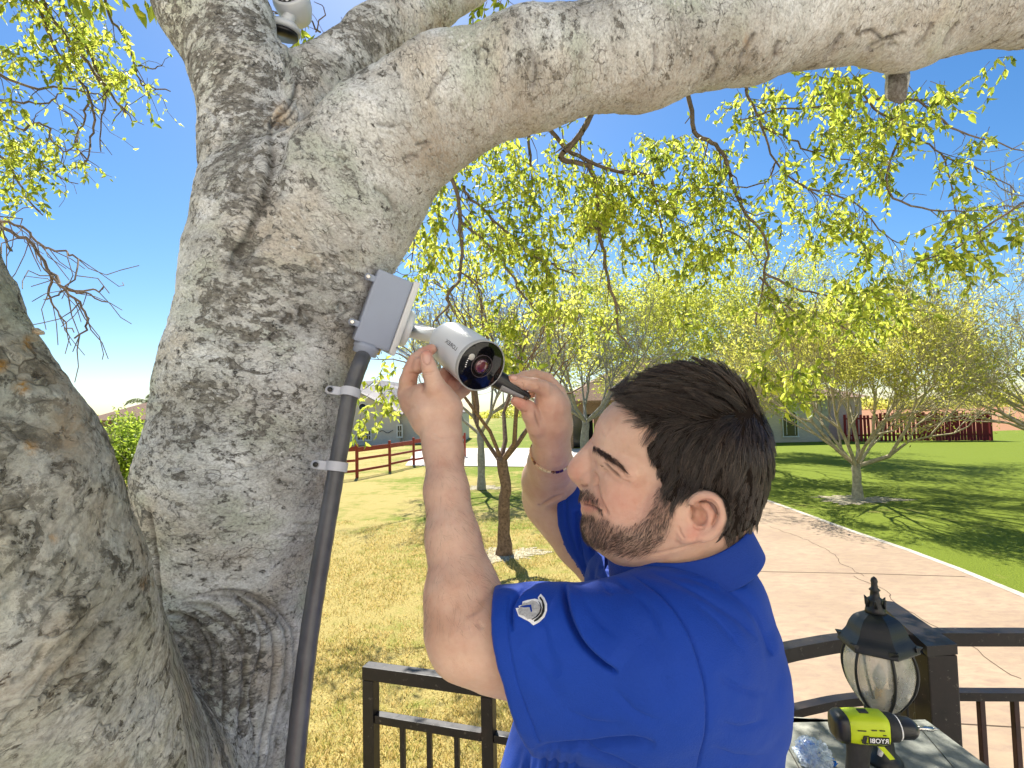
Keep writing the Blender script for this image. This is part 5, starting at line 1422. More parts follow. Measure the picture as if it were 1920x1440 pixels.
cpx = [(681, 660, .800), (676, 680, .795), (664, 712, .785), (655, 745, .775), (647, 790, .765), (636, 850, .752), (625, 915, .740), (612, 990, .725), (597, 1080, .71), (583, 1170, .695), (570, 1270, .675), (560, 1360, .66), (551, 1460, .645), (545, 1600, .63)]
hubp = hub - ey * .016
cp = [hubp] + [P(*q) for q in cpx[1:]]
cp = bez(cp, 5)
cd = MB(); nC = len(cp)
cp += [cp[-1] + np.array([-.02, 0, -.4]), cp[-1] + np.array([-.06, .02, -2.0])]
rad = [.0117 + (.0004 if (i % 3 == 0) else 0) for i in range(len(cp))]
cd.tube(cp, rad, 22)
co = cd.build('conduit', M['conduit'], label='dark grey conduit running down the trunk from the junction box', cat='conduit')
def clamp(px, py, d, label, tabx):
    q = P(px, py, d); i = int(np.argmin([np.linalg.norm(c - q) for c in cp[:nC]])); t = unit(cp[i + 1] - cp[i - 1]); c = cp[i]
    s = unit(np.cross(t, F)); s = -s if s @ R > 0 else s     # towards the trunk
    fr = -unit(F - t * (F @ t))
    e = empty('conduit_clamp', c, label, 'conduit clamp', 'white clamps holding the conduit')
    m = MB(); seg = 24; V = []; Fc = []
    for a_ in np.linspace(-1.75, 1.75, seg):
        for r, h in ((.0125, -.0065), (.0148, -.0065), (.0148, .0065), (.0125, .0065)):
            V.append(c + (fr * cos(a_) + (-s) * sin(a_)) * r + t * h)
    for i in range(seg - 1):
        for k in range(4): Fc.append((i * 4 + k, i * 4 + (k + 1) % 4, i * 4 + 4 + (k + 1) % 4, i * 4 + 4 + k))
    Fc += [(0, 1, 2, 3), (seg * 4 - 1, seg * 4 - 2, seg * 4 - 3, seg * 4 - 4)]
    m.raw(V, Fc, False); m.build('strap', M['clamp'], e)
    tb_ = c + s * .020 + fr * .004; Mx = np.stack([s, t, np.cross(s, t)], 1)
    m = MB(); m.box(tb_, (.018, .0125, .004), Mx, .001); m.lathe(tb_ + s * .009 - fr * .002, fr, [(.0062, 0), (.0062, .004)], 18); tt = m.build('tab', M['clamp'], e)
    m = MB(); m.lathe(tb_ + s * .008 + fr * .0015, fr, [(.0036, 0), (.0036, .0022), (.001, .0022)], 14); m.build('screw', M['blackpl'], tt)
M['clamp'] = simple('pale_grey_clamp', (.50, .53, .60), .4, .4, var=.04)
clamp(655, 738, .775, 'pale clamp on the conduit just below the junction box', 0)
clamp(632, 874, .748, 'pale clamp lower down the conduit, level with the red fence', 0)

def bullet_camera():
    FC = P(902, 686, .705); BC = P(840, 640, .79); ax = unit(FC - BC); Lc = np.linalg.norm(FC - BC)
    e = empty('security_camera', BC, 'white bullet security camera held in the installer hands under the junction box', 'security camera')
    rf = .0345
    m = MB(); m.lathe(BC, ax, [(.012, -.012), (.022, -.009), (.029, 0), (.0325, .012), (.0338, .04), (rf, Lc - .012), (rf, Lc - .004), (rf - .001, Lc - .003)], 56); m.build('body', M['camwhite'], e)
    m = MB(); m.lathe(BC, ax, [(rf + .0003, Lc - .006), (rf + .0008, Lc - .005), (rf + .0008, Lc + .001), (rf - .0004, Lc + .0018), (rf - .001, Lc + .0003)], 56, cap=False); m.build('bezel', simple('grey_bezel', (.35, .36, .36), .3, .5), e)
    gl = NT('black_front_glass', .04, .35); gl.col((.004, .004, .005)); gl.b.inputs['Coat Weight'].default_value = 0.0
    m = MB(); m.lathe(BC, ax, [(rf - .0010, Lc + .0008), (rf - .0018, Lc + .0014), (.001, Lc + .0016)], 56); fg = m.build('front_glass', gl.m, e)
    lr = simple('lens_ring', (.05, .035, .04), .25, .6); 
    m = MB(); lc = BC + ax * (Lc + .0012); m.lathe(lc, ax, [(.0150, 0), (.0150, .0012), (.0158, .0012), (.0158, 0)], 40, cap=False); m.lathe(lc, ax, [(.0100, 0.0), (.0100, .001), (.0104, .001), (.0104, 0.0)], 40, cap=False); m.build('lens_ring', lr, fg)
    ln = NT('pink_reflection_lens', .05, .9); ln.col((.10, .018, .03)); ln.b.inputs['Coat Weight'].default_value = 1.0  # pink reflection painted into the lens colour
    m = MB(); m.lathe(lc, ax, [(.0098, .0002), (.0085, .0014), (.005, .0024), (.001, .0028)], 40); m.build('lens', ln.m, fg)
    up_ = unit(U - ax * (U @ ax)); rt = np.cross(up_, ax); rt = rt if rt @ R > 0 else -rt
    m = MB(); q = lc - rt * .017 + up_ * .0125; m.lathe(q, ax, [(.0045, -.0002), (.0045, .0006), (.001, .0009)], 24); m.build('led', simple('led_lens', (.55, .54, .50), .3, .5), fg)
    for k in range(5):
        a_ = 2.7 + k * .12; q = lc - ax * .0 + (rt * cos(a_) + up_ * sin(a_)) * .0235; m = MB(); m.lathe(q, ax, [(.0009, -.0002), (.0009, .0005)], 10); m.build('led', M['print'], fg)
    # arm, base disc against the lid
    lidp = cb + ex * (hx / 2 + .004) 
    base_c = lidp + ey * (-.012) - ez * .012
    m = MB(); m.lathe(base_c, ex, [(.030, .0), (.030, .010), (.028, .013), (.018, .0135)], 48); m.build('base', M['camwhite'], e)
    m = MB(); ba = base_c + ex * .013; m.tube([ba, ba + ex * .006, BC - ax * .016 + (ba - BC) * .12, BC - ax * .004], [.0145, .0122, .0120, .0125], 28); m.build('arm', M['camwhite'], e)
    m = MB(); m.tube([BC - ax * .018, BC - ax * .012], [.014, .0145], 28); m.build('joint', M['blackpl'], e)
    # lettering on the shell, following its curve
    bb = [o for o in e.children if o.name.startswith('body')][0].data
    bv = BVHTree.FromPolygons([v.co for v in bb.vertices], [tuple(p.vertices) for p in bb.polygons])
    cu = bpy.data.curves.new('lettering', 'FONT'); cu.body = 'LOREX'; cu.size = 1.0; cu.align_x = 'CENTER'; cu.align_y = 'CENTER'; cu.offset = .01
    o = bpy.data.objects.new('lettering', cu); COL.objects.link(o); dg = bpy.context.evaluated_depsgraph_get(); me = bpy.data.meshes.new_from_object(o.evaluated_get(dg)); bpy.data.objects.remove(o)
    for v in me.vertices:
        X, Y = v.co.x * 8.6, v.co.y * 11.0
        v1 = unit(P(846 - .77 * X + .50 * Y, 647 - .62 * X - .84 * Y, 1.0) - CAM)
        hit = bv.ray_cast(Vector(CAM), Vector(v1), 2.0)
        v.co = Vector(np.array(hit[0]) - v1 * .0003) if hit[0] is not None else Vector(P(846, 647, .76))
    me.materials.clear(); me.materials.append(M['blackpl']); add('lettering', me, e)
    return FC, BC, ax
FCc, BCc, AXc = bullet_camera()

def dome_camera():
    c = P(546, 0, .97)
    e = empty('security_camera', c, 'small white turret camera mounted in the fork of the big tree', 'security camera')
    look = unit(-F * .92 + U * .30); dn = unit(U * -1 + R * .05)
    m = MB(); m.lathe(c, look, [(.012, -.045), (.024, -.038), (.031, -.02), (.033, 0), (.031, .012), (.027, .016), (.0265, .012)], 40); m.build('body', M['camwhite'], e)
    m = MB(); m.lathe(c + look * .010, look, [(.027, 0), (.026, .002), (.001, .003)], 40); fg = m.build('front_glass', M['rubber'], e)
    for k in range(12):
        a_ = k * pi / 6; a1 = unit(np.cross(look, R)); b1 = np.cross(look, a1); q = c + look * .0125 + (a1 * cos(a_) + b1 * sin(a_)) * .018; m = MB(); m.lathe(q, look, [(.0028, 0), (.0028, .001), (.001, .002)], 10); m.build('led', M['print'], fg)
    m = MB(); m.lathe(c + look * .0125, look, [(.010, 0), (.009, .003), (.001, .005)], 24); m.build('lens', M['glass'], fg)
    b = P(532, 47, .965); nb = unit(U * .95 + R * .22 - F * .1)
    m = MB(); m.tube([c + dn * .026, b], [.010, .012], 20); m.build('neck', M['camwhite'], e)
    m = MB(); m.lathe(b - nb * .004, unit(nb + R * -.12), [(.030, -.008), (.030, 0), (.024, .006), (.01, .008)], 36); m.build('base', M['camwhite'], e)
    m = MB(); m.lathe(b - nb * .013, unit(nb + R * -.12), [(.027, -.006), (.027, 0)], 36); m.build('dark_gap_disc', M['blackpl'], e)  # black disc added for the shadowed gap under the base
dome_camera()

# ------------------------------------------------------------------ the installer
def mat_skin():
    t = NT('skin', .48, .35)
    v = t.coord(); a = t.noise(v, 22, 4, .6); b = t.noise(v, 130, 4, .65); c0 = t.noise(v, 900, 2, .6)
    c = t.ramp(a, [(.3, (.50, .305, .22)), (.5, (.57, .375, .285)), (.7, (.64, .445, .345))])
    c = t.mix(t.ramp(t.noise(v, 60, 5, .7), [(.45, 0.), (.7, .25)]), c, (.54, .27, .20))
    rd = t.n('ShaderNodeAttribute', attribute_name='redness'); st = t.n('ShaderNodeAttribute', attribute_name='stubble')
    c = t.mix(t.math('MULTIPLY', rd.outputs['Fac'], t.math('ADD', b, .3)), c, (.52, .20, .15))
    c = t.mix(t.math('MULTIPLY', t.ramp(b, [(.62, 0.), (.75, .3)]), .6), c, (.36, .19, .13))
    c = t.mix(t.math('MULTIPLY', st.outputs['Fac'], .7), c, (.10, .065, .05))
    nl = t.n('ShaderNodeAttribute', attribute_name='nail')
    c = t.mix(nl.outputs['Fac'], c, (.62, .40, .34))
    li = t.n('ShaderNodeAttribute', attribute_name='lip'); c = t.mix(t.math('MULTIPLY', li.outputs['Fac'], .7), c, (.50, .20, .17))
    ln_ = t.n('ShaderNodeAttribute', attribute_name='line'); c = t.mix(t.math('MULTIPLY', ln_.outputs['Fac'], .55), c, (.28, .12, .08))
    la = t.n('ShaderNodeAttribute', attribute_name='lash_shade'); c = t.mix(la.outputs['Fac'], c, (.03, .018, .014))
    t.col(c)
    t.b.inputs['Subsurface Weight'].default_value = .25; t.b.inputs['Subsurface Radius'].default_value = (.012, .005, .003); t.b.inputs['Subsurface Scale'].default_value = .6
    t.bump(t.math('ADD', t.math('MULTIPLY', b, .6), t.math('MULTIPLY', c0, .7)), .38, .0014)
    return t.m
M['skin'] = mat_skin()
def fabric(name, c, bumps=.25):
    t = NT(name, .72, .25)
    v = t.coord(); w = t.n('ShaderNodeTexWave', wave_type='BANDS'); 
    n1 = t.noise(v, 5, 3, .5); n2 = t.noise(v, 1100, 2, .5); n3 = t.noise(v, 420, 3, .7)
    c = np.array(c)
    cc = t.ramp(n1, [(.3, tuple(c * .85)), (.7, tuple(np.minimum(c * 1.12, 1)))])
    cc = t.mix(t.math('MULTIPLY', n3, .35), cc, tuple(np.minimum(c * 1.5 + .01, 1)))
    t.col(cc); t.b.inputs['Sheen Weight'].default_value = .12; t.b.inputs['Sheen Roughness'].default_value = .4; t.b.inputs['Sheen Tint'].default_value = (.35, .5, 1, 1)
    t.bump(t.math('ADD', n2, n3), bumps * 1.6, .0015)
    return t.m
M['shirt'] = fabric('royal_blue_jersey', (.0015, .036, .29))
M['shirt_dark'] = fabric('royal_blue_rib', (.0015, .030, .24))
M['trousers'] = fabric('dark_trousers', (.03, .03, .035))

def mid(px): return .605 + (1290 - px) * .00015
def HP(px, py, w=0.0): return P(px, py, mid(px) - w)
s_ = lambda px, d=.61: px * d / FPX
def hax(ang):
    """head-plane axes: in-plane axis a at image angle (deg, ccw from right), b, and towards-camera"""
    c_, s1 = cos(radians(ang)), sin(radians(ang))
    fwd = unit(R * 1 + F * -.25)         # image-right in the mid plane (towards the back of the head)
    a = fwd * c_ + U * s1; b = -fwd * s1 + U * c_
    return np.stack([unit(a), unit(b), unit(np.cross(a, b))], 1)
def HE(g, px, py, w, rx, ry, rw, ang=0, k=.01, op='u', d=.61):
    g.ell(HP(px, py, w), (s_(rx, d), s_(ry, d), rw), hax(ang), k, op)
def HC(g, pts, k=.006, op='u'):
    if len(pts) > 3: pts = [tuple(v) for v in cr([np.array(p, float) for p in pts], 3)]
    g.chain([(HP(x, y, w), r) for x, y, w, r in pts], k, op)

hair_lo = []
def build_head():
    c0 = HP(1270, 870, 0)
    g = Grid(c0 - [.16, .13, .19], c0 + [.16, .13, .17], .00155)
    HE(g, 1293, 837, 0, 130, 138, .0735, -8, .01)                     # cranium
    HE(g, 1332, 862, 0, 88, 104, .065, 0, .02)
    HE(g, 1210, 815, 0, 100, 84, .060, 20, .02)                       # forehead
    HE(g, 1190, 900, 0, 88, 80, .052, -10, .02)                       # face mass
    HE(g, 1195, 950, 0, 88, 72, .054, -25, .02)                       # cheeks and jaw mass
    for s in (1, -1):
        HE(g, 1178, 905, .036 * s, 42, 36, .019, -15, .014)           # cheekbone
        HC(g, [(1145, 1000, .012 * s, .020), (1200, 1012, .036 * s, .021), (1262, 985, .050 * s, .020), (1278, 935, .056 * s, .018)], .022)   # jaw line
        HE(g, 1170, 955, .034 * s, 48, 46, .020, 0, .018)
        HC(g, [(1121, 842, .006 * s, .0085), (1140, 851, .024 * s, .0085), (1172, 872, .044 * s, .009), (1190, 890, .052 * s, .008)], .010)    # brow ridge
    HE(g, 1128, 985, 0, 36, 34, .024, 0, .018)                        # chin
    HE(g, 1120, 935, 0, 30, 36, .026, 0, .016)                        # muzzle
    for s in (1, -1):
        HE(g, 1136, 874, .031 * s, 15, 12, .013, -30, .010, 's')      # eye socket
        g.ell(HP(1149, 881, .0285 * s), (.0135, .0135, .0135), None, .005)
        HC(g, [(1130, 861, .028 * s, .0040), (1143, 868, .036 * s, .0050), (1158, 879, .042 * s, .0048), (1170, 892, .044 * s, .0038)], .008)  # upper lid fold
        HC(g, [(1130, 884, .028 * s, .0036), (1143, 895, .0345 * s, .0040), (1158, 905, .040 * s, .0040)], .010)                                # lower lid
    # nose
    HC(g, [(1124, 838, 0, .0085), (1110, 853, 0, .0085), (1096, 870, 0, .0098), (1085, 885, 0, .0115)], .010)
    HC(g, [(1124, 862, 0, .012), (1108, 882, 0, .013), (1102, 894, 0, .012)], .010)
    for s in (1, -1):
        HE(g, 1105, 897, .0135 * s, 15, 13, .0090, 0, .004)
    HC(g, [(1091, 908, 0, .0040), (1099, 916, 0, .0045)], .006)
    # lips
    HC(g, [(1101, 938, -.010, .0045), (1099, 938, 0, .0055), (1101, 938, .010, .0045), (1120, 950, .022, .003)], .004)
    HC(g, [(1105, 955, -.010, .0050), (1102, 955, 0, .0062), (1105, 955, .010, .0050), (1120, 958, .020, .003)], .004)
    HC(g, [(1092, 945.5, -.0, .0014), (1098, 946, .010, .0014), (1112, 950, .019, .0014), (1128, 957, .0265, .0012)], .0025, 's')
    HE(g, 1106, 967, 0, 10, 7, .012, 0, .006, 's')
    # nasolabial fold
    HC(g, [(1113, 832, .004, .0009), (1117, 838, .008, .0010)], .004, 's')
    # neck
    g.chain([(HP(1290, 960, 0), .058), (HP(1290, 1040, 0), .057), (P(1285, 1130, .62), .055)], .02)
    g.chain([(HP(1205, 990, 0), .032), (HP(1240, 1060, 0), .040)], .03)
    g.chain([(HP(1340, 930, 0), .040), (HP(1318, 1040, 0), .038)], .03)
    # near ear
    def ear(s):
        e = .070 * s; o = lambda v: (.070 + v) * s
        HE(g, 1320, 967, o(.001), 36, 42, .006, 20, .004)
        HC(g, [(1300, 972, o(.004), .0035), (1293, 955, o(.007), .0032), (1299, 938, o(.011), .0036), (1316, 929, o(.014), .0042), (1337, 933, o(.017), .0045), (1351, 947, o(.018), .0046), (1355, 965, o(.017), .0046), (1348, 985, o(.015), .0045), (1332, 1001, o(.012), .0046), (1316, 1008, o(.010), .005)], .002)
        HE(g, 1297, 1002, o(.007), 23, 16, .0066, 25, .004)
        HE(g, 1293, 995, o(.006), 16, 17, .0055, 0, .005)
        HC(g, [(1318, 946, o(.008), .003), (1331, 958, o(.011), .0036), (1334, 972, o(.011), .0038), (1325, 986, o(.010), .0036), (1312, 990, o(.008), .003)], .0035)
        HC(g, [(1331, 958, o(.010), .0028), (1326, 944, o(.010), .0024)], .003)
        HC(g, [(1288, 970, o(.006), .0040), (1289, 980, o(.006), .0038)], .004)
        HE(g, 1309, 968, o(.012), 11, 16, .013, 20, .003, 's')
        HC(g, [(1340, 945, o(.017), .0012), (1345, 962, o(.017), .0012), (1338, 982, o(.015), .0012)], .003, 's')
    ear(1); ear(-1)
    V, Q = g.mesh(); V = relax(V, Q, 2, .5)
    return V, Q
hV, hQ = build_head()

def build_arm_near():
    lo = P(730, 640, .80); g = Grid(np.array([-.205, .42, 2.02]), np.array([.10, .84, 2.72]), .0017)
    W = (828, 838, .690)
    # upper arm, elbow, forearm, wrist
    g.chain([(P(1120, 1235, .615), .046), (P(1000, 1225, .608), .050), (P(930, 1205, .597), .0490), (P(895, 1188, .592), .047)], .015)
    g.chain([(P(905, 1190, .585), .047), (P(878, 1180, .592), .046)], .01)
    g.chain([(P(878, 1175, .592), .045), (P(869, 1110, .605), .0395), (P(849, 1010, .63), .0305), (P(837, 920, .66), .0260), (P(833, 850, .685), .0228), (P(829, 815, .695), .0245)], .012)
    g.chain([(P(868, 1215, .588), .034), (P(855, 1120, .60), .034)], .012)      # point of the elbow
    g.ell(P(828, 835, .690), (.0235, .02, .03), None, .01)
    # palm and back of the hand
    g.chain([(P(826, 812, .697), .0245), (P(812, 775, .705), .0265), (P(800, 752, .712), .0255)], .008)
    g.chain([(P(832, 800, .697), .022), (P(836, 765, .70), .0205), (P(826, 742, .700), .0175)], .008)   # thumb mound
    g.chain([(P(800, 790, .706), .020), (P(776, 752, .722), .0185), (P(764, 738, .728), .0125)], .008)
    g.chain([(P(836, 790, .715), .020), (P(846, 760, .730), .013)], .008)
    # thumb
    g.chain([(P(829, 750, .698), .0168), (P(817, 728, .693), .0140), (P(808, 702, .690), .0110)], .004)
    g.chain([(P(808, 702, .690), .0110), (P(804, 688, .690), .0100), (P(799, 668, .692), .0083)], .002)
    # index: knuckle at far left, curled behind the thumb, tip reaching up to the camera body
    g.chain([(P(763, 738, .728), .0130), (P(765, 715, .724), .0115), (P(771, 695, .722), .0108)], .003)
    g.chain([(P(771, 695, .722), .0108), (P(779, 676, .722), .0098)], .002)
    g.chain([(P(784, 690, .712), .0082), (P(786, 680, .712), .0075)], .004)
    g.chain([(P(779, 676, .722), .0098), (P(794, 663, .730), .0088), (P(809, 655, .738), .0076)], .002)
    # middle, ring and little fingers behind the camera shell
    g.chain([(P(806, 742, .733), .0125), (P(826, 712, .745), .0105), (P(846, 690, .772), .0095), (P(858, 672, .80), .0085), (P(862, 655, .82), .0075)], .002)
    g.chain([(P(824, 752, .735), .0120), (P(846, 724, .750), .0100), (P(866, 706, .775), .0090), (P(878, 690, .80), .0080)], .002)
    g.chain([(P(840, 762, .733), .0110), (P(856, 742, .748), .0085), (P(872, 732, .765), .0075), (P(884, 720, .785), .0068)], .002)
    # creases
    g.chain([(P(764, 699, .711), .0006), (P(775, 701, .7095), .0009), (P(786, 700, .7085), .0009)], .0025, 's')
    g.chain([(P(770, 714, .7105), .0005), (P(780, 716, .7095), .0007), (P(790, 714, .707), .0007)], .0025, 's')
    for y in (696, 699): g.chain([(P(798, y, .6806), .0004), (P(806, y - 2, .6798), .0004), (P(815, y - 3, .681), .0004)], .0015, 's')
    # thumb nail rim
    g.chain([(P(792, 668, .6855), .0004), (P(794, 679, .6815), .0005), (P(801, 682, .6805), .0005), (P(807, 678, .6825), .0005), (P(808, 667, .6865), .0004)], .0010, 's')
    V, Q = g.mesh(); return relax(V, Q, 1, .4), Q
aV, aQ = build_arm_near()

def build_arm_far():
    g = Grid(np.array([-.05, .62, 2.05]), np.array([.26, 1.08, 2.78]), .0017)
    # upper arm from the sleeve to the elbow, foreshortened forearm up to the wrist
    g.chain([(P(1150, 1080, .86), .044), (P(1092, 1012, .89), .046), (P(1034, 945, .925), .046)], .01)
    g.chain([(P(1030, 925, .925), .0475), (P(1030, 900, .89), .0440), (P(1032, 868, .84), .034), (P(1034, 845, .805), .0275), (P(1034, 818, .785), .0250)], .012)
    g.cap(P(1012, 944, .868), P(1052, 926, .860), .0010, .0012, .006, 's')
    # hand
    g.chain([(P(1034, 830, .79), .0255), (P(1036, 795, .775), .0270), (P(1034, 765, .768), .0250), (P(1028, 742, .765), .0190)], .008)
    g.chain([(P(1046, 800, .785), .0210), (P(1046, 760, .785), .0170), (P(1044, 735, .790), .0125)], .008)
    g.chain([(P(1014, 810, .775), .0180), (P(1006, 790, .765), .0150)], .010)
    # thumb, below the tool
    g.chain([(P(1008, 800, .762), .0165), (P(996, 778, .752), .0125), (P(990, 764, .748), .0105)], .004)
    g.chain([(P(990, 764, .748), .0105), (P(979, 757, .744), .0095), (P(968, 752, .742), .0078)], .002)
    # index finger over the tool
    g.chain([(P(1028, 748, .762), .0150), (P(1018, 728, .750), .0110), (P(1003, 722, .742), .0102)], .004)
    g.chain([(P(1003, 722, .742), .0102), (P(984, 719, .738), .0092), (P(962, 711, .735), .0076)], .002)
    # other fingers behind it
    g.chain([(P(1046, 738, .790), .0125), (P(1025, 712, .788), .0105), (P(1003, 704, .784), .0095)], .003)
    g.chain([(P(1003, 704, .784), .0095), (P(984, 706, .775), .0085), (P(968, 712, .765), .0075)], .002)
    g.chain([(P(1052, 748, .798), .0110), (P(1036, 722, .805), .0095), (P(1010, 716, .80), .0085), (P(990, 722, .79), .0075)], .003)
    g.chain([(P(1050, 760, .805), .0105), (P(1034, 740, .815), .0085), (P(1012, 734, .81), .0075), (P(996, 738, .80), .0066)], .003)
    # creases
    g.chain([(P(975, 768, .7375), .0004), (P(982, 773, .739), .0005), (P(988, 768, .739), .0004)], .002, 's')
    g.chain([(P(957, 707, .7290), .0004), (P(967, 710, .7275), .0005), (P(972, 706, .7290), .0005), (P(966, 702, .7310), .0004)], .0010, 's')
    g.chain([(P(978, 722, .7300), .0004), (P(981, 716, .7290), .0004)], .0015, 's')
    V, Q = g.mesh(); return relax(V, Q, 1, .4), Q
fV, fQ = build_arm_far()

def join(parts):
    Vs = []; Qs = []; n = 0
    for V, Q in parts: Vs.append(V); Qs.append(Q + n); n += len(V)
    return np.concatenate(Vs), np.concatenate(Qs)
# torso and legs hidden by the clothes keep the body one figure
gb = Grid(np.array([-.25, .2, .9]), np.array([.62, 1.15, 2.5]), .012)
gb.chain([(P(1290, 1090, .62), .050), (P(1270, 1250, .66), .08), (P(1230, 1450, .66), .12)], .04)
HIP = np.array([.22, .72, 1.78])
gb.chain([(P(1230, 1450, .66), .12), (HIP, .13)], .05)
gb.chain([(P(1250, 1230, .61), .050), (P(1120, 1235, .615), .040)], .03); gb.chain([(P(1200, 1130, .76), .045), (P(1150, 1085, .84), .04)], .03)
for s, dy in ((-.02, -.10), (.02, .10)):
    gb.chain([(HIP + [s, dy, -.05], .085), (HIP + [s - .02, dy, -.45], .055), (HIP + [s, dy, -.80], .04)], .03)
bV, bQ = gb.mesh()
def smoothsub(V, Q):
    V, Q = subdiv(V, Q); return relax(V, Q, 1, .5), Q
h2, a2, f2 = smoothsub(hV, hQ), smoothsub(aV, aQ), smoothsub(fV, fQ)
skV, skQ = join([h2, a2, f2, (bV, bQ)])
nh2 = len(h2[0]); NS = vnormals(skV, skQ); sx_, sy_, sz_ = view(skV); fc = np.clip(-(NS @ F) * 2.5 + .3, 0, 1)
LINE = np.zeros(len(skV)); LIP = np.zeros(len(skV)); LASH_SHADE = np.zeros(len(skV)); dsp = np.zeros(len(skV))
def etch(poly, depth, w, tint=0.0, dmin=0, dmax=9, lip=0, ends=.25, lash_shade=0):
    global dsp, LINE, LASH_SHADE
    f, s, b = curve_fall(sx_, sy_, poly, w, ends, 5); m = fc * (sz_ > dmin) * (sz_ < dmax)
    dsp -= depth * f * m; LINE = np.maximum(LINE, tint * f * m); LASH_SHADE = np.maximum(LASH_SHADE, lash_shade * f * m)  # tint and near-black put crease, mouth and nostril shade into the colour
    if lip: f2_, s2, b2 = curve_fall(sx_, sy_, poly, w * 2.6, ends, 5); dsp += lip * f2_ * (s2 > 0) * m * (1 - f)
HD = dict(dmax=.645)
etch([(1131, 866), (1138, 872), (1147, 881), (1156, 889), (1165, 898)], .0020, 2.1, .5, lash_shade=.65, lip=.0006, **HD)      # closed lid line
etch([(1128, 856), (1137, 861), (1150, 870), (1164, 883), (1175, 896)], .0018, 2.6, .12, **HD)                             # fold above the lid
etch([(1132, 880), (1142, 893), (1156, 903), (1168, 908)], .0010, 4, .25, **HD)
etch([(1165, 898), (1173, 902), (1182, 905)], .0006, 1.6, .2, **HD); etch([(1166, 894), (1176, 895), (1186, 894)], .0005, 1.6, .2, **HD)
etch([(1111, 884), (1117, 889), (1120, 897), (1118, 906), (1112, 911)], .0026, 2.6, .5, **HD)                             # wing of the nose
etch([(1117, 898), (1119, 912), (1122, 928), (1128, 945), (1135, 958), (1140, 968)], .0032, 3.6, .4, lip=.0012, ends=.2, **HD)  # fold to the mouth corner
etch([(1092, 945), (1100, 946.5), (1110, 949), (1120, 954), (1129, 959)], .0028, 2.0, .7, lash_shade=.35, ends=.1, **HD)
etch([(1088, 909), (1095, 911.5), (1104, 910)], .0014, 2.4, .8, lash_shade=.35, **HD)
etch([(1108, 828), (1113, 834), (1115, 841)], .0012, 2.2, .2, **HD); etch([(1118, 800), (1126, 810), (1133, 822)], .0004, 4, .1, **HD)
etch([(1288, 948), (1296, 950), (1302, 958), (1301, 968), (1296, 974)], .0025, 2.4, .45, dmax=.6)
etch([(1311, 941), (1326, 938), (1339, 945), (1345, 960), (1341, 977), (1331, 990)], .0022, 2.6, .4, dmax=.6)
etch([(1300, 985), (1310, 992), (1322, 990)], .0015, 3, .3, dmax=.6); etch([(1272, 985), (1276, 1000), (1284, 1010)], .0012, 2.4, .3, dmax=.6)
etch([(1200, 1042), (1240, 1036), (1290, 1024), (1330, 1010)], .0010, 3, .2, dmax=.62)
# hand near: creases, thumb nail, tendons
NH = dict(dmin=.64, dmax=.735)
etch([(790, 700), (800, 698.5), (810, 697), (817, 694)], .0010, 1.6, .45, **NH); etch([(793, 704), (803, 702), (813, 700)], .0006, 1.5, .3, **NH)
etch([(795, 681.5), (801, 684), (808, 681)], .0006, 1.3, .4, ends=.05, **NH)
etch([(792, 664), (792.5, 673), (795, 680), (801, 682.5), (807, 679), (809, 671), (808, 663)], .0009, 1.2, .45, ends=.02, **NH)
etch([(766, 699), (775, 700.5), (785, 701)], .0010, 1.8, .5, **NH); etch([(768, 714), (779, 716), (790, 715)], .0010, 1.8, .45, **NH)
etch([(789, 738), (794, 728), (794, 716), (790, 705), (786, 694)], .0016, 2.8, .7, lash_shade=.0, **NH)
etch([(753, 752), (766, 762), (780, 766)], .0005, 3, .15, **NH); etch([(806, 815), (830, 820), (856, 816)], .0006, 3, .15, **NH); etch([(804, 824), (830, 829), (858, 825)], .0004, 3, .1, **NH)
etch([(922, 1112), (908, 1130), (890, 1146), (872, 1158)], .0018, 6, .30, dmin=.50, dmax=.62, ends=.3)
etch([(905, 1180), (895, 1165)], .001, 5, .1, dmin=.5, dmax=.62)
FHd = dict(dmin=.68, dmax=.80)
etch([(1003, 768), (1005, 780), (1008, 792), (1012, 804)], .0018, 2.6, .8, lash_shade=.1, **FHd)
etch([(975, 766), (982, 773), (989, 770)], .0009, 1.6, .45, **FHd); etch([(977, 716), (981, 722), (979, 729)], .0008, 1.5, .35, **FHd); etch([(1004, 717), (1010, 724), (1011, 733)], .0006, 2, .25, **FHd)
etch([(954, 703), (961, 702), (970, 705), (971, 710), (964, 714), (956, 712)], .0009, 1.2, .4, ends=.02, **FHd)
etch([(1010, 950), (1028, 941), (1045, 932), (1060, 928)], .0030, 3.5, .5, dmin=.78, dmax=1.0)
etch([(1044, 745), (1040, 768), (1036, 790)], -.0008, 5, 0, **FHd); etch([(1054, 755), (1053, 780)], -.0006, 5, 0, **FHd)
LIP = np.exp(-(((sx_ - 1103) / 14) ** 2 + ((sy_ - 938.5) / 5) ** 2)) + np.exp(-(((sx_ - 1104) / 15) ** 2 + ((sy_ - 955) / 5.5) ** 2)); LIP *= (sz_ < .66)
dsp += .00035 * fbm(skV * 160, 3, 71) * (sx_ < 1e9)
skV = skV + NS * dsp[:, None]
man = empty('person', (HIP[0], HIP[1], ZD), 'bearded man in a royal blue polo shirt reaching up to the security camera', 'person')
me = fastmesh('body', skV, skQ, M['skin'], True)
q = skV - CAM; sd = q @ F; spx = 960 + FPX * (q @ R) / sd; spy = 720 - FPX * (q @ U) / sd
def blob(x, y, rx, ry): return np.exp(-((spx - x) / rx) ** 2 - ((spy - y) / ry) ** 2)
red = .5 * blob(1078, 885, 26, 26) + .55 * blob(1170, 940, 55, 45) + .6 * blob(1330, 960, 28, 40) + .8 * blob(1298, 1000, 22, 20) + .7 * blob(1105, 945, 18, 10) + .45 * blob(1110, 820, 14, 30)
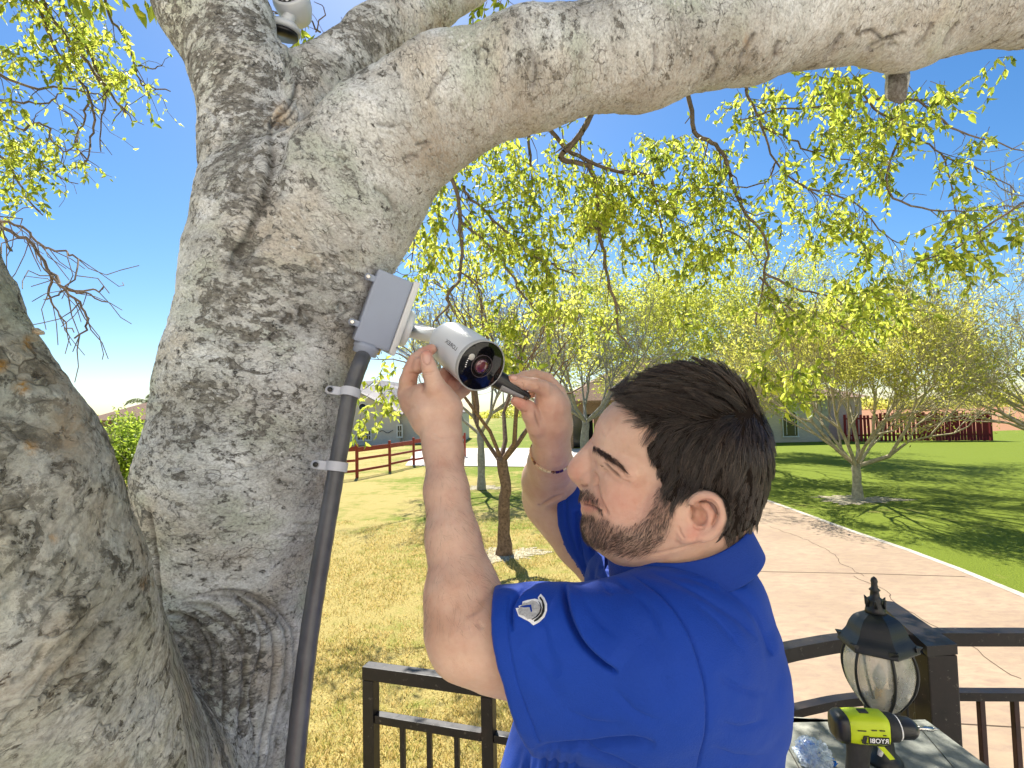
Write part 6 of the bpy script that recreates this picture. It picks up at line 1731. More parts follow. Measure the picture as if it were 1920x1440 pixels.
red += .9 * blob(972, 755, 26, 16) + .5 * blob(1040, 770, 40, 60) * .5 + .95 * blob(850, 705, 30, 26) * (sd > .72) + .8 * blob(802, 655, 14, 18) + .5 * blob(955, 708, 14, 10) + .35 * blob(800, 672, 12, 16) + .35 * blob(770, 690, 18, 26)  # includes sunlight glowing through the rear fingers, painted as red
vattr(me, 'redness', np.clip(red, 0, 1))
nail = blob(801, 673, 7.5, 9) * (sd < .688) * (spy < 682) + blob(965, 707, 6, 4) * (sd < .7315)
vattr(me, 'nail', np.clip(nail * 1.2, 0, .8)); vattr(me, 'line', np.clip(LINE, 0, 1)); vattr(me, 'lash_shade', np.clip(LASH_SHADE, 0, 1)); vattr(me, 'lip', np.clip(LIP, 0, 1))

# ---- hair and beard regions, as outlines on the head
def inpoly(x, y, poly):
    r = np.zeros(len(x), bool); n = len(poly)
    for i in range(n):
        x0, y0 = poly[i]; x1, y1 = poly[(i + 1) % n]
        c = (y0 > y) != (y1 > y)
        r ^= c & (x < (x1 - x0) * (y - y0) / (y1 - y0 + 1e-9) + x0)
    return r
hairpoly = [(1150, 752), (1166, 757), (1176, 766), (1198, 781), (1210, 798), (1222, 806), (1232, 812), (1219, 826), (1212, 842), (1219, 858), (1228, 872), (1238, 896), (1244, 918), (1250, 938), (1262, 944), (1276, 938), (1290, 926), (1312, 920), (1336, 922), (1354, 938), (1362, 962), (1360, 985), (1352, 1003), (1362, 1008), (1380, 1003), (1420, 980), (1500, 900), (1500, 640), (1100, 640), (1130, 735)]
beardpoly = [(1234, 905), (1252, 930), (1264, 940), (1262, 962), (1259, 985), (1250, 1010), (1232, 1032), (1200, 1046), (1160, 1040), (1120, 1030), (1080, 1005), (1080, 968), (1100, 970), (1118, 976), (1128, 974), (1135, 968), (1150, 985), (1180, 990), (1215, 968), (1228, 938)]
stachepoly = [(1085, 917), (1100, 916), (1114, 922), (1124, 936), (1132, 958), (1128, 968), (1120, 950), (1108, 940), (1085, 937)]
soulpoly = [(1088, 962), (1112, 962), (1120, 975), (1090, 985)]
hN = vnormals(hV, hQ)
q = hV - CAM; hd_ = q @ F; hx_ = 960 + FPX * (q @ R) / hd_; hy_ = 720 - FPX * (q @ U) / hd_
# far-side vertices are tested at their mirror image so both sides match
jit = fbm(hV * 90, 3, 5) * 4
m_h = inpoly(hx_ + jit, hy_ + jit, hairpoly)
m_b = inpoly(hx_ + jit, hy_, beardpoly)
m_s = inpoly(hx_, hy_, stachepoly) | inpoly(hx_, hy_, soulpoly)
nh = len(hV)
stub = np.zeros(len(skV)); 
soft = np.clip(.62 * m_b + .55 * m_s + .75 * m_h, 0, 1).astype(float)
for _ in range(16):    # feather the edge
    S = np.zeros(nh); C = np.zeros(nh)
    for k in range(4):
        a, b = hQ[:, k], hQ[:, (k + 1) % 4]; np.add.at(S, a, soft[b]); np.add.at(S, b, soft[a]); np.add.at(C, a, 1); np.add.at(C, b, 1)
    soft = .5 * soft + .5 * S / np.maximum(C, 1)
ek = hQ; se, fe = soft, None
e_ = np.concatenate([hQ[:, [0, 1]], hQ[:, [1, 2]], hQ[:, [2, 3]], hQ[:, [3, 0]]]); e_.sort(axis=1); ky = np.unique(e_[:, 0].astype(np.int64) * nh + e_[:, 1])
soft2 = np.concatenate([soft, (soft[ky // nh] + soft[ky % nh]) / 2, soft[hQ].mean(1)])
stub[:nh2] = soft2 * (sd[:nh2] < .72)
vattr(me, 'stubble', stub)
body = add('body', me, man)

# hair cap: scalp patch lifted a few millimetres under the strands
def mat_hair(name, c1, c2):
    t = NT(name, .33, .7); g_ = t.n('ShaderNodeNewGeometry')
    t.col(t.ramp(g_.outputs['Random Per Island'], [(.1, c1), (.75, c1), (1.0, c2)])); t.b.inputs['Anisotropic'].default_value = .5
    return t.m
M['hair'] = mat_hair('dark_brown_hair', (.020, .013, .010), (.20, .14, .105))
M['beard'] = mat_hair('dark_beard', (.035, .020, .014), (.14, .08, .05))
kp = m_h[hQ].all(1)
idx = np.unique(hQ[kp]); remap = np.full(nh, -1); remap[idx] = np.arange(len(idx))
lift = .0022
capV = hV[idx] + hN[idx] * lift * np.clip(1 - 0 * idx, 0, 1)[:, None]; capQ = remap[hQ[kp]]
# strands
bvh = BVHTree.FromPolygons([tuple(v) for v in hV], [tuple(map(int, f)) for f in hQ])
def strands(mask, n, length, dirfun, r0, seed, nseg=5, lift0=.35, settle=.0022, curl=.25, dens=None, clump=0, cstr=.7):
    rg = np.random.default_rng(seed)
    f = mask[hQ].all(1); Fi = hQ[f]
    A = np.linalg.norm(np.cross(hV[Fi[:, 2]] - hV[Fi[:, 0]], hV[Fi[:, 3]] - hV[Fi[:, 1]]), axis=1)
    A = A * (dens[Fi].mean(1) ** 1.5 if dens is not None else 1); pick = rg.choice(len(Fi), n, p=A / A.sum()); w = rg.random((n, 4)); w /= w.sum(1, keepdims=True)
    root = (hV[Fi[pick]] * w[:, :, None]).sum(1); N = (hN[Fi[pick]] * w[:, :, None]).sum(1); N /= np.linalg.norm(N, axis=1, keepdims=True)
    out = np.zeros((n, nseg + 1, 3)); out[:, 0] = root
    q = root - CAM; dp = q @ F; X = 960 + FPX * (q @ R) / dp; Y = 720 - FPX * (q @ U) / dp
    D, L, LF = dirfun(X, Y, dp, N, rg)
    cl = np.stack([fbm(root * 130, 2, seed + 1, .8), fbm(root * 130, 2, seed + 2, .8), fbm(root * 130, 2, seed + 3, .8)], 1)
    D = D + cl * curl + rg.normal(size=(n, 3)) * .10
    L = L * (.7 + .5 * rg.random(n))
    p = root.copy(); n_ = N.copy()
    for i in range(nseg):
        t = D - n_ * (D * n_).sum(1, keepdims=True); t /= np.linalg.norm(t, axis=1, keepdims=True) + 1e-9
        lf = (LF * (1 - .55 * i / nseg))[:, None]
        v = t + n_ * lf; v /= np.linalg.norm(v, axis=1, keepdims=True)
        p = p + v * (L / nseg)[:, None]
        for j in range(n):
            loc, nn, fi, dist = bvh.find_nearest(Vector(p[j]))
            if loc is None: continue
            nn = np.array(nn); off = p[j] - np.array(loc); dd = off @ nn
            n_[j] = nn
            mn = settle * (.6 + i * .25)
            if dd < mn: p[j] = np.array(loc) + nn * mn
        out[:, i + 1] = p
    if clump:
        gi_ = rg.choice(n, max(2, n // clump), replace=False); near = np.empty(n, int)
        for s0 in range(0, n, 2000):
            near[s0:s0 + 2000] = gi_[np.argmin(((root[s0:s0 + 2000, None] - root[gi_][None]) ** 2).sum(2), 1)]
        for i in range(1, nseg + 1):
            cc_ = cstr * (i / nseg) ** .8 * (.6 + .4 * rg.random(n))[:, None]
            out[:, i] = out[:, i] * (1 - cc_) + (out[near, i] + (root - root[near]) * .15) * cc_
    t = np.gradient(out, axis=1); t /= np.linalg.norm(t, axis=2, keepdims=True) + 1e-9
    a = np.cross(t, N[:, None, :]); a /= np.linalg.norm(a, axis=2, keepdims=True) + 1e-9; b = np.cross(t, a)
    rr = r0 * np.linspace(1, .25, nseg + 1)[None, :, None]
    V = np.stack([out + rr * (cos(k * 2 * pi / 3) * a + sin(k * 2 * pi / 3) * b) for k in range(3)], 2)   # n, nseg+1, 3, 3
    base = (np.arange(n) * (nseg + 1) * 3)[:, None]
    Q = np.concatenate([base + np.array([[i * 3 + k, i * 3 + (k + 1) % 3, i * 3 + 3 + (k + 1) % 3, i * 3 + 3 + k]]) for i in range(nseg) for k in range(3)])
    return V.reshape(-1, 3), Q
def hairdir(X, Y, dp, N, rg):
    # part line runs from the crown (1415,772) forward to (1235,770) dipping slightly
    part = 778 - .00 * X + 14 * np.sin((X - 1230) / 190 * pi)
    part = np.where(X < 1235, 700 + (1235 - X) * .0 + 90, part)
    top = np.clip((part - Y) / 14, -1, 1) * .5 + .5
    n = len(X)
    dxT = np.full(n, -1.0); dyT = np.full(n, .10) + .25 * np.clip((1260 - X) / 120, -.2, 1)
    back = np.clip((X - 1330) / 110, 0, 1)
    dxS = -.45 + .25 * back; dyS = -1.0 + 0 * X
    near_line = np.clip(1 - np.abs(Y - part) / 45, 0, 1)
    dyT = dyT + .45 * near_line; dxS = dxS - .35 * near_line
    dx = top * dxT + (1 - top) * dxS; dy = top * dyT + (1 - top) * dyS
    fr = np.clip((1200 - X) / 40, 0, 1) * (Y < 790); dx = dx * (1 - fr) - .12 * fr; dy = dy * (1 - fr) + 1.0 * fr                 # quiff at the front
    low = np.clip((Y - 860) / 120, 0, 1)
    D = dx[:, None] * R + dy[:, None] * U + np.zeros(n)[:, None] * F
    farside = (dp > mid(X))
    L = .034 * top + .030 * (1 - top); L = L * (1 - .55 * low); L = np.where(X > 1395, L * .75, L)
    L = np.where(X < 1240, np.minimum(L, .026), L)
    L = np.where((X < 1262) & (Y > 810), .013, L)
    LF = .30 + .35 * top + .3 * fr; LF = LF * (1 - .5 * low)
    return D, L, LF
sV, sQ = strands(m_h, 30000, .03, hairdir, .00022, 3, 5, curl=.45, clump=38, cstr=.75)
hmV, hmQ = join([(capV, capQ), (sV, sQ)])
hme = fastmesh('hair', hmV, hmQ, M['hair'], True); hme.materials.append(simple('hair_roots', (.014, .010, .008), .95, .05))
mi_ = np.zeros(len(hmQ), np.int32); mi_[:len(capQ)] = 1; hme.polygons.foreach_set('material_index', mi_)
hair = add('hair', hme, man)
hair.matrix_parent_inverse = Matrix.Translation(man.location).inverted()
def bearddir(X, Y, dp, N, rg):
    n = len(X); D = np.zeros((n, 3)) + R * -.25 - U * 1.0
    D = D + np.where((Y > 1005)[:, None], -R * .6 + U * .3, 0)
    den = np.clip((X - 1080) / 30, .6, 1)
    edge = np.clip((X - 1225) / 30, 0, 1) * np.clip((960 - Y) / 40, 0, 1)
    return D, np.where(Y > 1000, .0075, .0060) * np.ones(n), np.full(n, .55)
b1 = strands((soft > .10) & (hx_ < 1275) & (hy_ > 905) & ~m_h & ~m_s, 4800, .008, bearddir, .00013, 11, 3, curl=.6, settle=.0003, dens=soft)
def stdir(X, Y, dp, N, rg):
    n = len(X); return np.zeros((n, 3)) + R * .35 - U * .9, np.full(n, .0065), np.full(n, .4)
b2 = strands(m_s, 1200, .006, stdir, .00016, 12, 3, curl=.4, settle=.0004)
bm_V, bm_Q = join([b1, b2])
add('beard', fastmesh('beard', bm_V, bm_Q, M['beard'], True), man)
# fine hair on the near forearm
_keep = (hV, hQ, hN, bvh)
hV, hQ = aV, aQ; hN = vnormals(hV, hQ); bvh = BVHTree.FromPolygons([tuple(v) for v in hV], [tuple(map(int, f)) for f in hQ])
_x, _y, _d = view(hV); m_f = (_y > 850) & (_y < 1190) & (_x < 935)
def armdir(X, Y, dp, N, rg):
    n = len(X); return np.zeros((n, 3)) + U * -.8 + R * .35, np.full(n, .011), np.full(n, .35)
fh = strands(m_f, 1500, .01, armdir, .00006, 51, 3, curl=.8, settle=.0003)
add('arm_hair', fastmesh('arm_hair', *fh, M['beard'], True), man)
hV, hQ, hN, bvh = _keep
# eyebrows and lashes
browpoly = [(1111, 834), (1122, 837), (1142, 849), (1162, 865), (1177, 884), (1173, 886), (1156, 873), (1138, 860), (1120, 847), (1112, 841)]
m_e = inpoly(hx_, hy_, browpoly)
def browdir(X, Y, dp, N, rg):
    n = len(X); return np.zeros((n, 3)) + R * .85 - U * .55, np.full(n, .0075), np.full(n, .22)
e1 = strands(m_e & (hd_ < .640), 520, .006, browdir, .00015, 21, 3, curl=.15, settle=.0006)
add('eyebrow', fastmesh('eyebrow', *e1, M['beard'], True), man)
lp = [(1131, 869, .0375), (1141, 875.5, .0430), (1152, 883, .0460), (1163, 893, .0475)]
ls = []
cl = bez([HP(*p_) for p_ in lp], 7)
for i, p_ in enumerate(cl):
    for u in range(2):
        a = p_ + rng.normal(size=3) * .0004; d = unit(-R * .6 - U * .55 - F * .5 + rng.normal(size=3) * .12); b = a + d * .0035; c_ = b + unit(d + U * .5) * .0022
        ls.append((*a, *b, .00022, .00015)); ls.append((*b, *c_, .00015, .00006))
add('eyelashes', seg_mesh('eyelashes', ls, M['hair'], 3), man)

# ------------------------------------------------------------------ polo shirt
def eyeplane_x(line):
    """returns fn(X,Y,Z): signed distance-like, negative left of the image polyline (x as function of y)"""
    ys = np.array([p[1] for p in line], np.float32); xs = np.array([p[0] for p in line], np.float32)
    def fn(X, Y, Z):
        x, y, z = X - CAM[0], Y - CAM[1], Z - CAM[2]
        d = x * F[0] + y * F[1] + z * F[2]
        px = 960 + FPX * (x * R[0] + y * R[1] + z * R[2]) / d
        py = 720 - FPX * (x * U[0] + y * U[1] + z * U[2]) / d
        return (px - np.interp(py, ys, xs)) * d / FPX
    return fn
sg = Grid(np.array([-.09, .22, 1.60]), np.array([.43, 1.10, 2.53]), .0029)
IM = np.stack([R, U, F], 1)
def SE(px, py, d, rx, ry, rd, ang=0, k=.03, op='u', g=sg):
    a = radians(ang); a1 = R * cos(a) + U * sin(a); b1 = -R * sin(a) + U * cos(a)
    g.ell(P(px, py, d), (rx * d / FPX, ry * d / FPX, rd), np.stack([a1, b1, F], 1), k, op)
# torso
SE(1262, 1200, .64, 138, 165, .165, -12)
SE(1232, 1380, .65, 178, 260, .170, 0)
SE(1172, 1560, .66, 238, 300, .185, 0, .04)
SE(1330, 1080, .61, 85, 65, .085, -25)
SE(1372, 1230, .62, 60, 130, .10, 12, .05)
sg.chain([(P(1205, 1460, .66), .150), (HIP + [0, 0, .1], .160), (HIP + [0, 0, -.08], .165)], .06)
# shoulders
SE(1265, 1165, .555, 118, 92, .075, -18, .04)
SE(1165, 1085, .74, 70, 55, .07, 15, .04)
# near sleeve, wide and loose
def sleeve(g, grow=0.0, k=.03):
    g.cap(P(1225, 1215, .52), P(905, 1186, .575), .062 + grow, .0465 + grow, k)
    g.cap(P(1235, 1290, .53), P(905, 1268, .580), .062 + grow, .056 + grow, k)
    g.cap(P(1215, 1335, .54), P(915, 1330, .585), .048 + grow, .034 + grow, k)
gs = Grid(np.array([-.09, .40, 1.95]), np.array([.30, .72, 2.50]), .0029)
sleeve(gs)
gs.ell(P(1235, 1225, .535), (.08, .07, .075), None, .03)
# hollow inside near the hem
gi = Grid(gs.lo, gs.lo + (gs.n - 1) * gs.h, gs.h); gi.D[:] = .05
gi.D = gi.D[:gs.D.shape[0], :gs.D.shape[1], :gs.D.shape[2]]
sleeve(gi, -.010, .03)
gi.func((-.2, 0, 0), (.0 + P(1010, 1200, .56)[0], 2, 3), lambda X, Y, Z: X * 0 - 1, 0) if False else None
lim = eyeplane_x([(1040, 1000), (1040, 1500)])
n3 = [min(a, b) for a, b in zip(gi.D.shape, gs.D.shape)]
Xg, Yg, Zg = [a.astype(np.float32) for a in gs.ax]
cut = np.maximum(gi.D[:n3[0], :n3[1], :n3[2]], lim(Xg[:n3[0], None, None], Yg[None, :n3[1], None], Zg[None, None, :n3[2]]))
hem = eyeplane_x([(931, 1060), (926, 1115), (924, 1150), (927, 1200), (938, 1255), (953, 1310), (968, 1360), (990, 1402), (1010, 1440)])
hd2 = -hem(Xg[:, None, None], Yg[None, :, None], Zg[None, None, :])
gs.D = np.maximum(gs.D, -cut if cut.shape == gs.D.shape else gs.D)
gs.D = np.maximum(gs.D, hd2)
# crease where the sleeve folds over at the armpit line, soft folds
def fold(g, pts, r, k, op='s'):
    g.chain([(P(x, y, d), r) for x, y, d in pts], k, op)
# merge sleeve block into the shirt grid
a = np.round((gs.lo - sg.lo) / sg.h).astype(int)
xs_ = [np.interp(sg.ax[i], gs.ax[i], np.arange(len(gs.ax[i])), left=-1, right=-1) for i in range(3)]
sel = [np.where((sg.ax[i] > gs.ax[i][0]) & (sg.ax[i] < gs.ax[i][-1]))[0] for i in range(3)]
def tri(D, ix, iy, iz):
    i0, j0, k0 = np.floor(ix).astype(int), np.floor(iy).astype(int), np.floor(iz).astype(int)
    fx, fy, fz = (ix - i0)[:, None, None].astype(np.float32), (iy - j0)[None, :, None].astype(np.float32), (iz - k0)[None, None, :].astype(np.float32)
    g_ = lambda di, dj, dk: D[np.ix_(np.minimum(i0 + di, D.shape[0] - 1), np.minimum(j0 + dj, D.shape[1] - 1), np.minimum(k0 + dk, D.shape[2] - 1))]
    return ((g_(0, 0, 0) * (1 - fx) + g_(1, 0, 0) * fx) * (1 - fy) + (g_(0, 1, 0) * (1 - fx) + g_(1, 1, 0) * fx) * fy) * (1 - fz) + ((g_(0, 0, 1) * (1 - fx) + g_(1, 0, 1) * fx) * (1 - fy) + (g_(0, 1, 1) * (1 - fx) + g_(1, 1, 1) * fx) * fy) * fz
sub = np.ix_(*sel)
B_ = tri(gs.D, *(xs_[i][sel[i]] for i in range(3)))
A_ = sg.D[sub]; kk = .018; hh = np.maximum(kk - np.abs(A_ - B_), 0) / kk
# torso must not fill the open sleeve end
tor = np.maximum(A_, -hem(*[v.astype(np.float32) for v in (sg.ax[0][sel[0]][:, None, None], sg.ax[1][sel[1]][None, :, None], sg.ax[2][sel[2]][None, None, :])]) * 0 - 9) 
sg.D[sub] = np.minimum(A_, B_) - hh * hh * kk * .25
del gs, gi, cut, hd2, A_, B_, tor, hh
# far sleeve
far_line = eyeplane_x([(1052, 880), (1042, 925), (1044, 985), (1058, 1030), (1094, 1082), (1110, 1100)])
fs = Grid(np.array([.02, .66, 2.10]), np.array([.22, 1.06, 2.56]), .0029)
fs.chain([(P(1190, 1100, .80), .070), (P(1095, 1000, .885), .066), (P(1030, 940, .93), .064)], .02)
fi = Grid(fs.lo, fs.lo + (fs.n - 1) * fs.h + 1e-6, fs.h)
fi.chain([(P(1130, 1040, .86), .054), (P(1095, 1000, .885), .0555), (P(1020, 930, .935), .055)], .02)
n3 = tuple(slice(0, min(a, b)) for a, b in zip(fs.D.shape, fi.D.shape))
D2 = fs.D.copy(); D2[n3] = np.maximum(fs.D[n3], -fi.D[n3]); fs.D = D2
fs.D = np.maximum(fs.D, -far_line(*[v.astype(np.float32) for v in (fs.ax[0][:, None, None], fs.ax[1][None, :, None], fs.ax[2][None, None, :])]))
xs_ = [np.interp(sg.ax[i], fs.ax[i], np.arange(len(fs.ax[i])), left=-1, right=-1) for i in range(3)]
sel = [np.where((sg.ax[i] > fs.ax[i][0]) & (sg.ax[i] < fs.ax[i][-1]))[0] for i in range(3)]
sub = np.ix_(*sel); B_ = tri(fs.D, *(xs_[i][sel[i]] for i in range(3))); A_ = sg.D[sub]; kk = .012; hh = np.maximum(kk - np.abs(A_ - B_), 0) / kk
sg.D[sub] = np.minimum(A_, B_) - hh * hh * kk * .25
del fs, fi, D2, A_, B_, hh
# neck opening
sg.chain([(HP(1290, 1010, 0), .064), (HP(1295, 1060, 0), .060)], .004, 's')
shV, shQ = sg.mesh(); del sg
shV = relax(shV, shQ, 4); shV, shQ = subdiv(shV, shQ); shV = relax(shV, shQ, 1)
# keep the outer, largest sheet only is not needed; folds by displacement in image-traced curves
N = vnormals(shV, shQ)
q = shV - CAM; d_ = q @ F; X = 960 + FPX * (q @ R) / d_; Y = 720 - FPX * (q @ U) / d_
facing = np.clip(-(N @ F) * 2 + .3, 0, 1)
def curve_dist(poly):
    c = np.array(bez([np.array(p, float) for p in poly], 6)); best = np.full(len(X), 1e9); side = np.zeros(len(X)); par = np.zeros(len(X))
    for i in range(len(c) - 1):
        a, b = c[i][:2], c[i + 1][:2]; ab = b - a; t = np.clip(((X - a[0]) * ab[0] + (Y - a[1]) * ab[1]) / (ab @ ab + 1e-9), 0, 1)
        dx, dy = X - a[0] - t * ab[0], Y - a[1] - t * ab[1]; dd = np.hypot(dx, dy); m = dd < best
        best = np.where(m, dd, best); side = np.where(m, np.sign(ab[0] * dy - ab[1] * dx), side); par = np.where(m, (i + t) / (len(c) - 1), par)
    return best, side, par
disp = np.zeros(len(X))
def crease(poly, depth, w, step=0.0, sw=14, ends=.12):
    """groove of image half-width w, with a raised lip (step) on the left side of travel"""
    global disp
    depth *= 1.25; step *= 1.25
    b, s, p = curve_dist(poly); e = np.clip(np.minimum(p, 1 - p) / ends, 0, 1)
    m = facing * e * (d_ < .80)
    disp += -depth * np.exp(-(b / w) ** 2) * m + step * np.exp(-b / sw) * (s < 0) * m * (1 - np.exp(-(b / 2.5) ** 2))
# armhole / raglan seam on the back
crease([(1120, 1062), (1180, 1075), (1236, 1112), (1282, 1168), (1312, 1240), (1325, 1310), (1322, 1380), (1308, 1450)], .0030, 2.4, -.0022, 9, .02)
crease([(1110, 1050), (1190, 1062), (1258, 1085), (1320, 1118), (1385, 1160), (1420, 1200)], .0026, 9, .002, 20)
crease([(1350, 1090), (1400, 1130), (1432, 1180), (1448, 1230)], .0035, 11, .002, 22)
# big overlap fold of the sleeve
crease([(1066, 1084), (1060, 1100), (1068, 1150), (1088, 1196), (1118, 1230), (1160, 1262)], .0085, 6, .0075, 34, .12)
crease([(1012, 1098), (985, 1108), (966, 1130), (960, 1150), (963, 1185)], .0045, 5, .0035, 16, .15)
crease([(1113, 1080), (1130, 1096), (1150, 1116)], .0030, 5, .003, 12, .3)
crease([(1132, 1072), (1160, 1088), (1190, 1110)], .0025, 6, .0025, 14, .3)
crease([(975, 1215), (1010, 1260), (1050, 1310)], .0030, 16, 0, 14, .3)
crease([(1010, 1180), (1030, 1230), (1045, 1270)], .0030, 14, 0, 14, .3)
crease([(1180, 1140), (1235, 1240), (1250, 1330)], .0022, 22, 0, 14, .3)
crease([(1000, 1404), (1060, 1398), (1130, 1390), (1190, 1388), (1230, 1396)], .007, 7, 0, 20, .25)
crease([(1085, 1396), (1130, 1412), (1180, 1432), (1230, 1460)], .006, 7, .004, 22, .2)
for i, x in enumerate((968, 985, 1003, 1020, 1038, 1058, 1078)):
    crease([(x + 8 + 3 * sin(i * 2.3), 1400), (x + 1, 1430 + 6 * sin(i * 1.7)), (x - 8, 1470), (x - 14, 1530)], .0036 + .0015 * sin(i * 2), 6.5, .0, 8, .4)
crease([(1240, 1040), (1300, 1060), (1360, 1085), (1400, 1100)], .0020, 10, 0, 10)
for pl, dp_, w_ in (([(1190, 1110), (1225, 1150), (1245, 1200)], .002, 8), ([(1290, 1120), (1350, 1165), (1395, 1225)], .0018, 9), ([(1340, 1260), (1390, 1290), (1440, 1300)], .0020, 9), ([(1345, 1350), (1390, 1365), (1440, 1350)], .0022, 8), ([(1335, 1400), (1380, 1420), (1440, 1415)], .0022, 8),
    ([(1150, 1290), (1190, 1330), (1240, 1350)], .0018, 10), ([(1060, 1330), (1110, 1350), (1170, 1352)], .0018, 9), ([(1090, 1110), (1120, 1160), (1165, 1200)], .0016, 8), ([(1000, 1130), (1020, 1170), (1030, 1210)], .0016, 7), ([(1230, 1075), (1290, 1085), (1350, 1110)], .0016, 6)):
    crease(pl, dp_, w_, dp_ * .7, w_ * 1.6, .35)
# sleeve hem band stitching
crease([(955, 1120), (952, 1160), (955, 1205), (966, 1260), (980, 1310), (995, 1350), (1012, 1392)], .0016, 1.7, -.0006, 5, .02)
# far sleeve folds
def crease_far(poly, depth, w):
    global disp
    b, s, p = curve_dist(poly); disp += -depth * np.exp(-(b / w) ** 2) * (d_ > .70) * facing
crease_far([(1060, 930), (1064, 990), (1085, 1050), (1100, 1085)], .0022, 3)
crease_far([(1080, 960), (1085, 1020), (1095, 1075)], .005, 5)
crease_far([(1098, 975), (1110, 1030), (1106, 1080)], .005, 5)
crease_far([(1125, 1030), (1115, 1060), (1100, 1095)], .005, 5)
nz = fbm(np.stack([shV[:, 0] * 9, shV[:, 1] * 9, shV[:, 2] * 7], 1), 3, 44)
disp += .0045 * nz + .0012 * fbm(shV * 40, 2, 45) + .0018 * fbm(np.stack([shV @ unit([1, 0, .5]) * 9, shV @ unit([-.5, 0, 1]) * 34, shV[:, 1] * 12], 1), 2, 46)
shV = shV + N * disp[:, None]
shirt = add('shirt', fastmesh('shirt', shV, shQ, M['shirt'], True), man)
sbvh = BVHTree.FromPolygons([tuple(v) for v in shV], [tuple(map(int, f)) for f in shQ])

# collar: stand and folded leaf round the neck
def collar():
    C = P(1262, 1014, .607)
    A = (P(1132, 1038, .625) - P(1388, 990, .590)) / 2; B = -F * .070 + U * -.004
    n = 72; V = []; Fc = []
    prof = [(.97, -.016, 0), (.985, .003, 0), (1.0, .0075, 1), (1.03, .0075, 1), (1.055, 0, 1), (1.09, -.013, 1), (1.13, -.026, 1), (1.14, -.0295, 1), (1.12, -.029, 1), (1.06, -.012, 1)]
    up = unit(np.cross(A, B)); up = up if up @ U > 0 else -up
    cnt = 0
    for i in range(n + 1):
        th = radians(14) + 2 * pi * (i / n) * (332 / 360)     # gap at the front
        for r, h, fl in prof:
            wob = 1 + .012 * sin(th * 5 + h * 60) * fl
            off = .010 * fl * max(0, -sin(th)) * 0
            V.append(C + (A * cos(th) + B * sin(th)) * (r * wob) + up * (h + .002 * sin(th * 3)))
    k = len(prof)
    for i in range(n):
        for j in range(k - 1): Fc.append((i * k + j, i * k + j + 1, (i + 1) * k + j + 1, (i + 1) * k + j))
    m = MB(); m.raw(V, Fc, True); o = m.build('collar', M['shirt_dark'], shirt)
    md = o.modifiers.new('thick', 'SOLIDIFY'); md.thickness = .002
    md = o.modifiers.new('sub', 'SUBSURF'); md.levels = 1; md.render_levels = 1
collar()
m = MB(); m.tube([P(1168, 1038, .578), P(1182, 1043, .572), P(1192, 1042, .570)], [.002, .0035, .002], 8); m.build('undershirt_edge', M['white'], man)

# embroidered emblem on the sleeve, laid onto the cloth
def on_shirt(px, py, off):
    v = unit(P(px, py, 1.0) - CAM)
    h = sbvh.ray_cast(Vector(CAM), Vector(v), 2.0)
    if h[0] is None: return P(px, py, .53)
    return np.array(h[0]) - v * off
def patch(name, poly, mat, off, parent, step=3.0):
    bm = bmesh.new(); vs = [bm.verts.new((x, y, 0)) for x, y in poly]; bm.faces.new(vs)
    bmesh.ops.triangulate(bm, faces=bm.faces)
    for _ in range(3): bmesh.ops.subdivide_edges(bm, edges=[e for e in bm.edges if e.calc_length() > step], cuts=1, use_grid_fill=False); bmesh.ops.triangulate(bm, faces=bm.faces)
    for v in bm.verts: v.co = Vector(on_shirt(v.co.x, v.co.y, off))
    me = bpy.data.meshes.new(name); bm.to_mesh(me); bm.free(); me.materials.append(mat); o = add(name, me, parent)
    md = o.modifiers.new('thick', 'SOLIDIFY'); md.thickness = .0002; md.offset = 1
    return o
def ZZ(L): return [(900 + x / 7.2, 1050 + y / 7.2) for x, y in L]
M['thread'] = simple('silver_thread', (.40, .40, .41), .5, .4, var=.3, scale=400, bump=.5)
M['thread_white'] = simple('white_thread', (.80, .80, .82), .5, .4, var=.1, scale=300)
M['thread_black'] = simple('black_thread', (.012, .012, .014), .6, .3)
def arc(cx, cy, r, a0, a1, n=14): return [(cx + r * cos(radians(a)), cy - r * sin(radians(a))) for a in np.linspace(a0, a1, n)]
em = patch('emblem', ZZ([(480, 650), (530, 645), (520, 620), (570, 605), (575, 560), (640, 540), (740, 522), (790, 535), (780, 505), (820, 455), (870, 510), (905, 590), (905, 680), (870, 770), (800, 840), (720, 882), (660, 830), (600, 800), (520, 755)]), M['thread_white'], .0006, shirt)
patch('emblem_fill', ZZ([(590, 575), (640, 575), (700, 545), (760, 560), (805, 610), (805, 690), (770, 750), (710, 790), (640, 795), (590, 750), (525, 735), (510, 670), (660, 650), (680, 710), (712, 700), (705, 600), (660, 590)]), M['thread'], .0013, em)
patch('emblem_notch', ZZ([(530, 628), (600, 612), (690, 600), (705, 690), (688, 705), (668, 635), (590, 640)]), M['shirt_dark'], .0017, em)
patch('emblem_arc', ZZ([(812, 492), (850, 540), (872, 610), (870, 690), (835, 760), (780, 810), (735, 835), (725, 815), (780, 775), (825, 720), (845, 640), (835, 560), (800, 510)]), M['thread_black'], .0017, em)
patch('emblem_arc', ZZ([(782, 545), (815, 580), (832, 640), (818, 710), (775, 765), (710, 805), (690, 800), (750, 765), (800, 705), (815, 645), (805, 590)]), M['thread_black'], .0015, em)

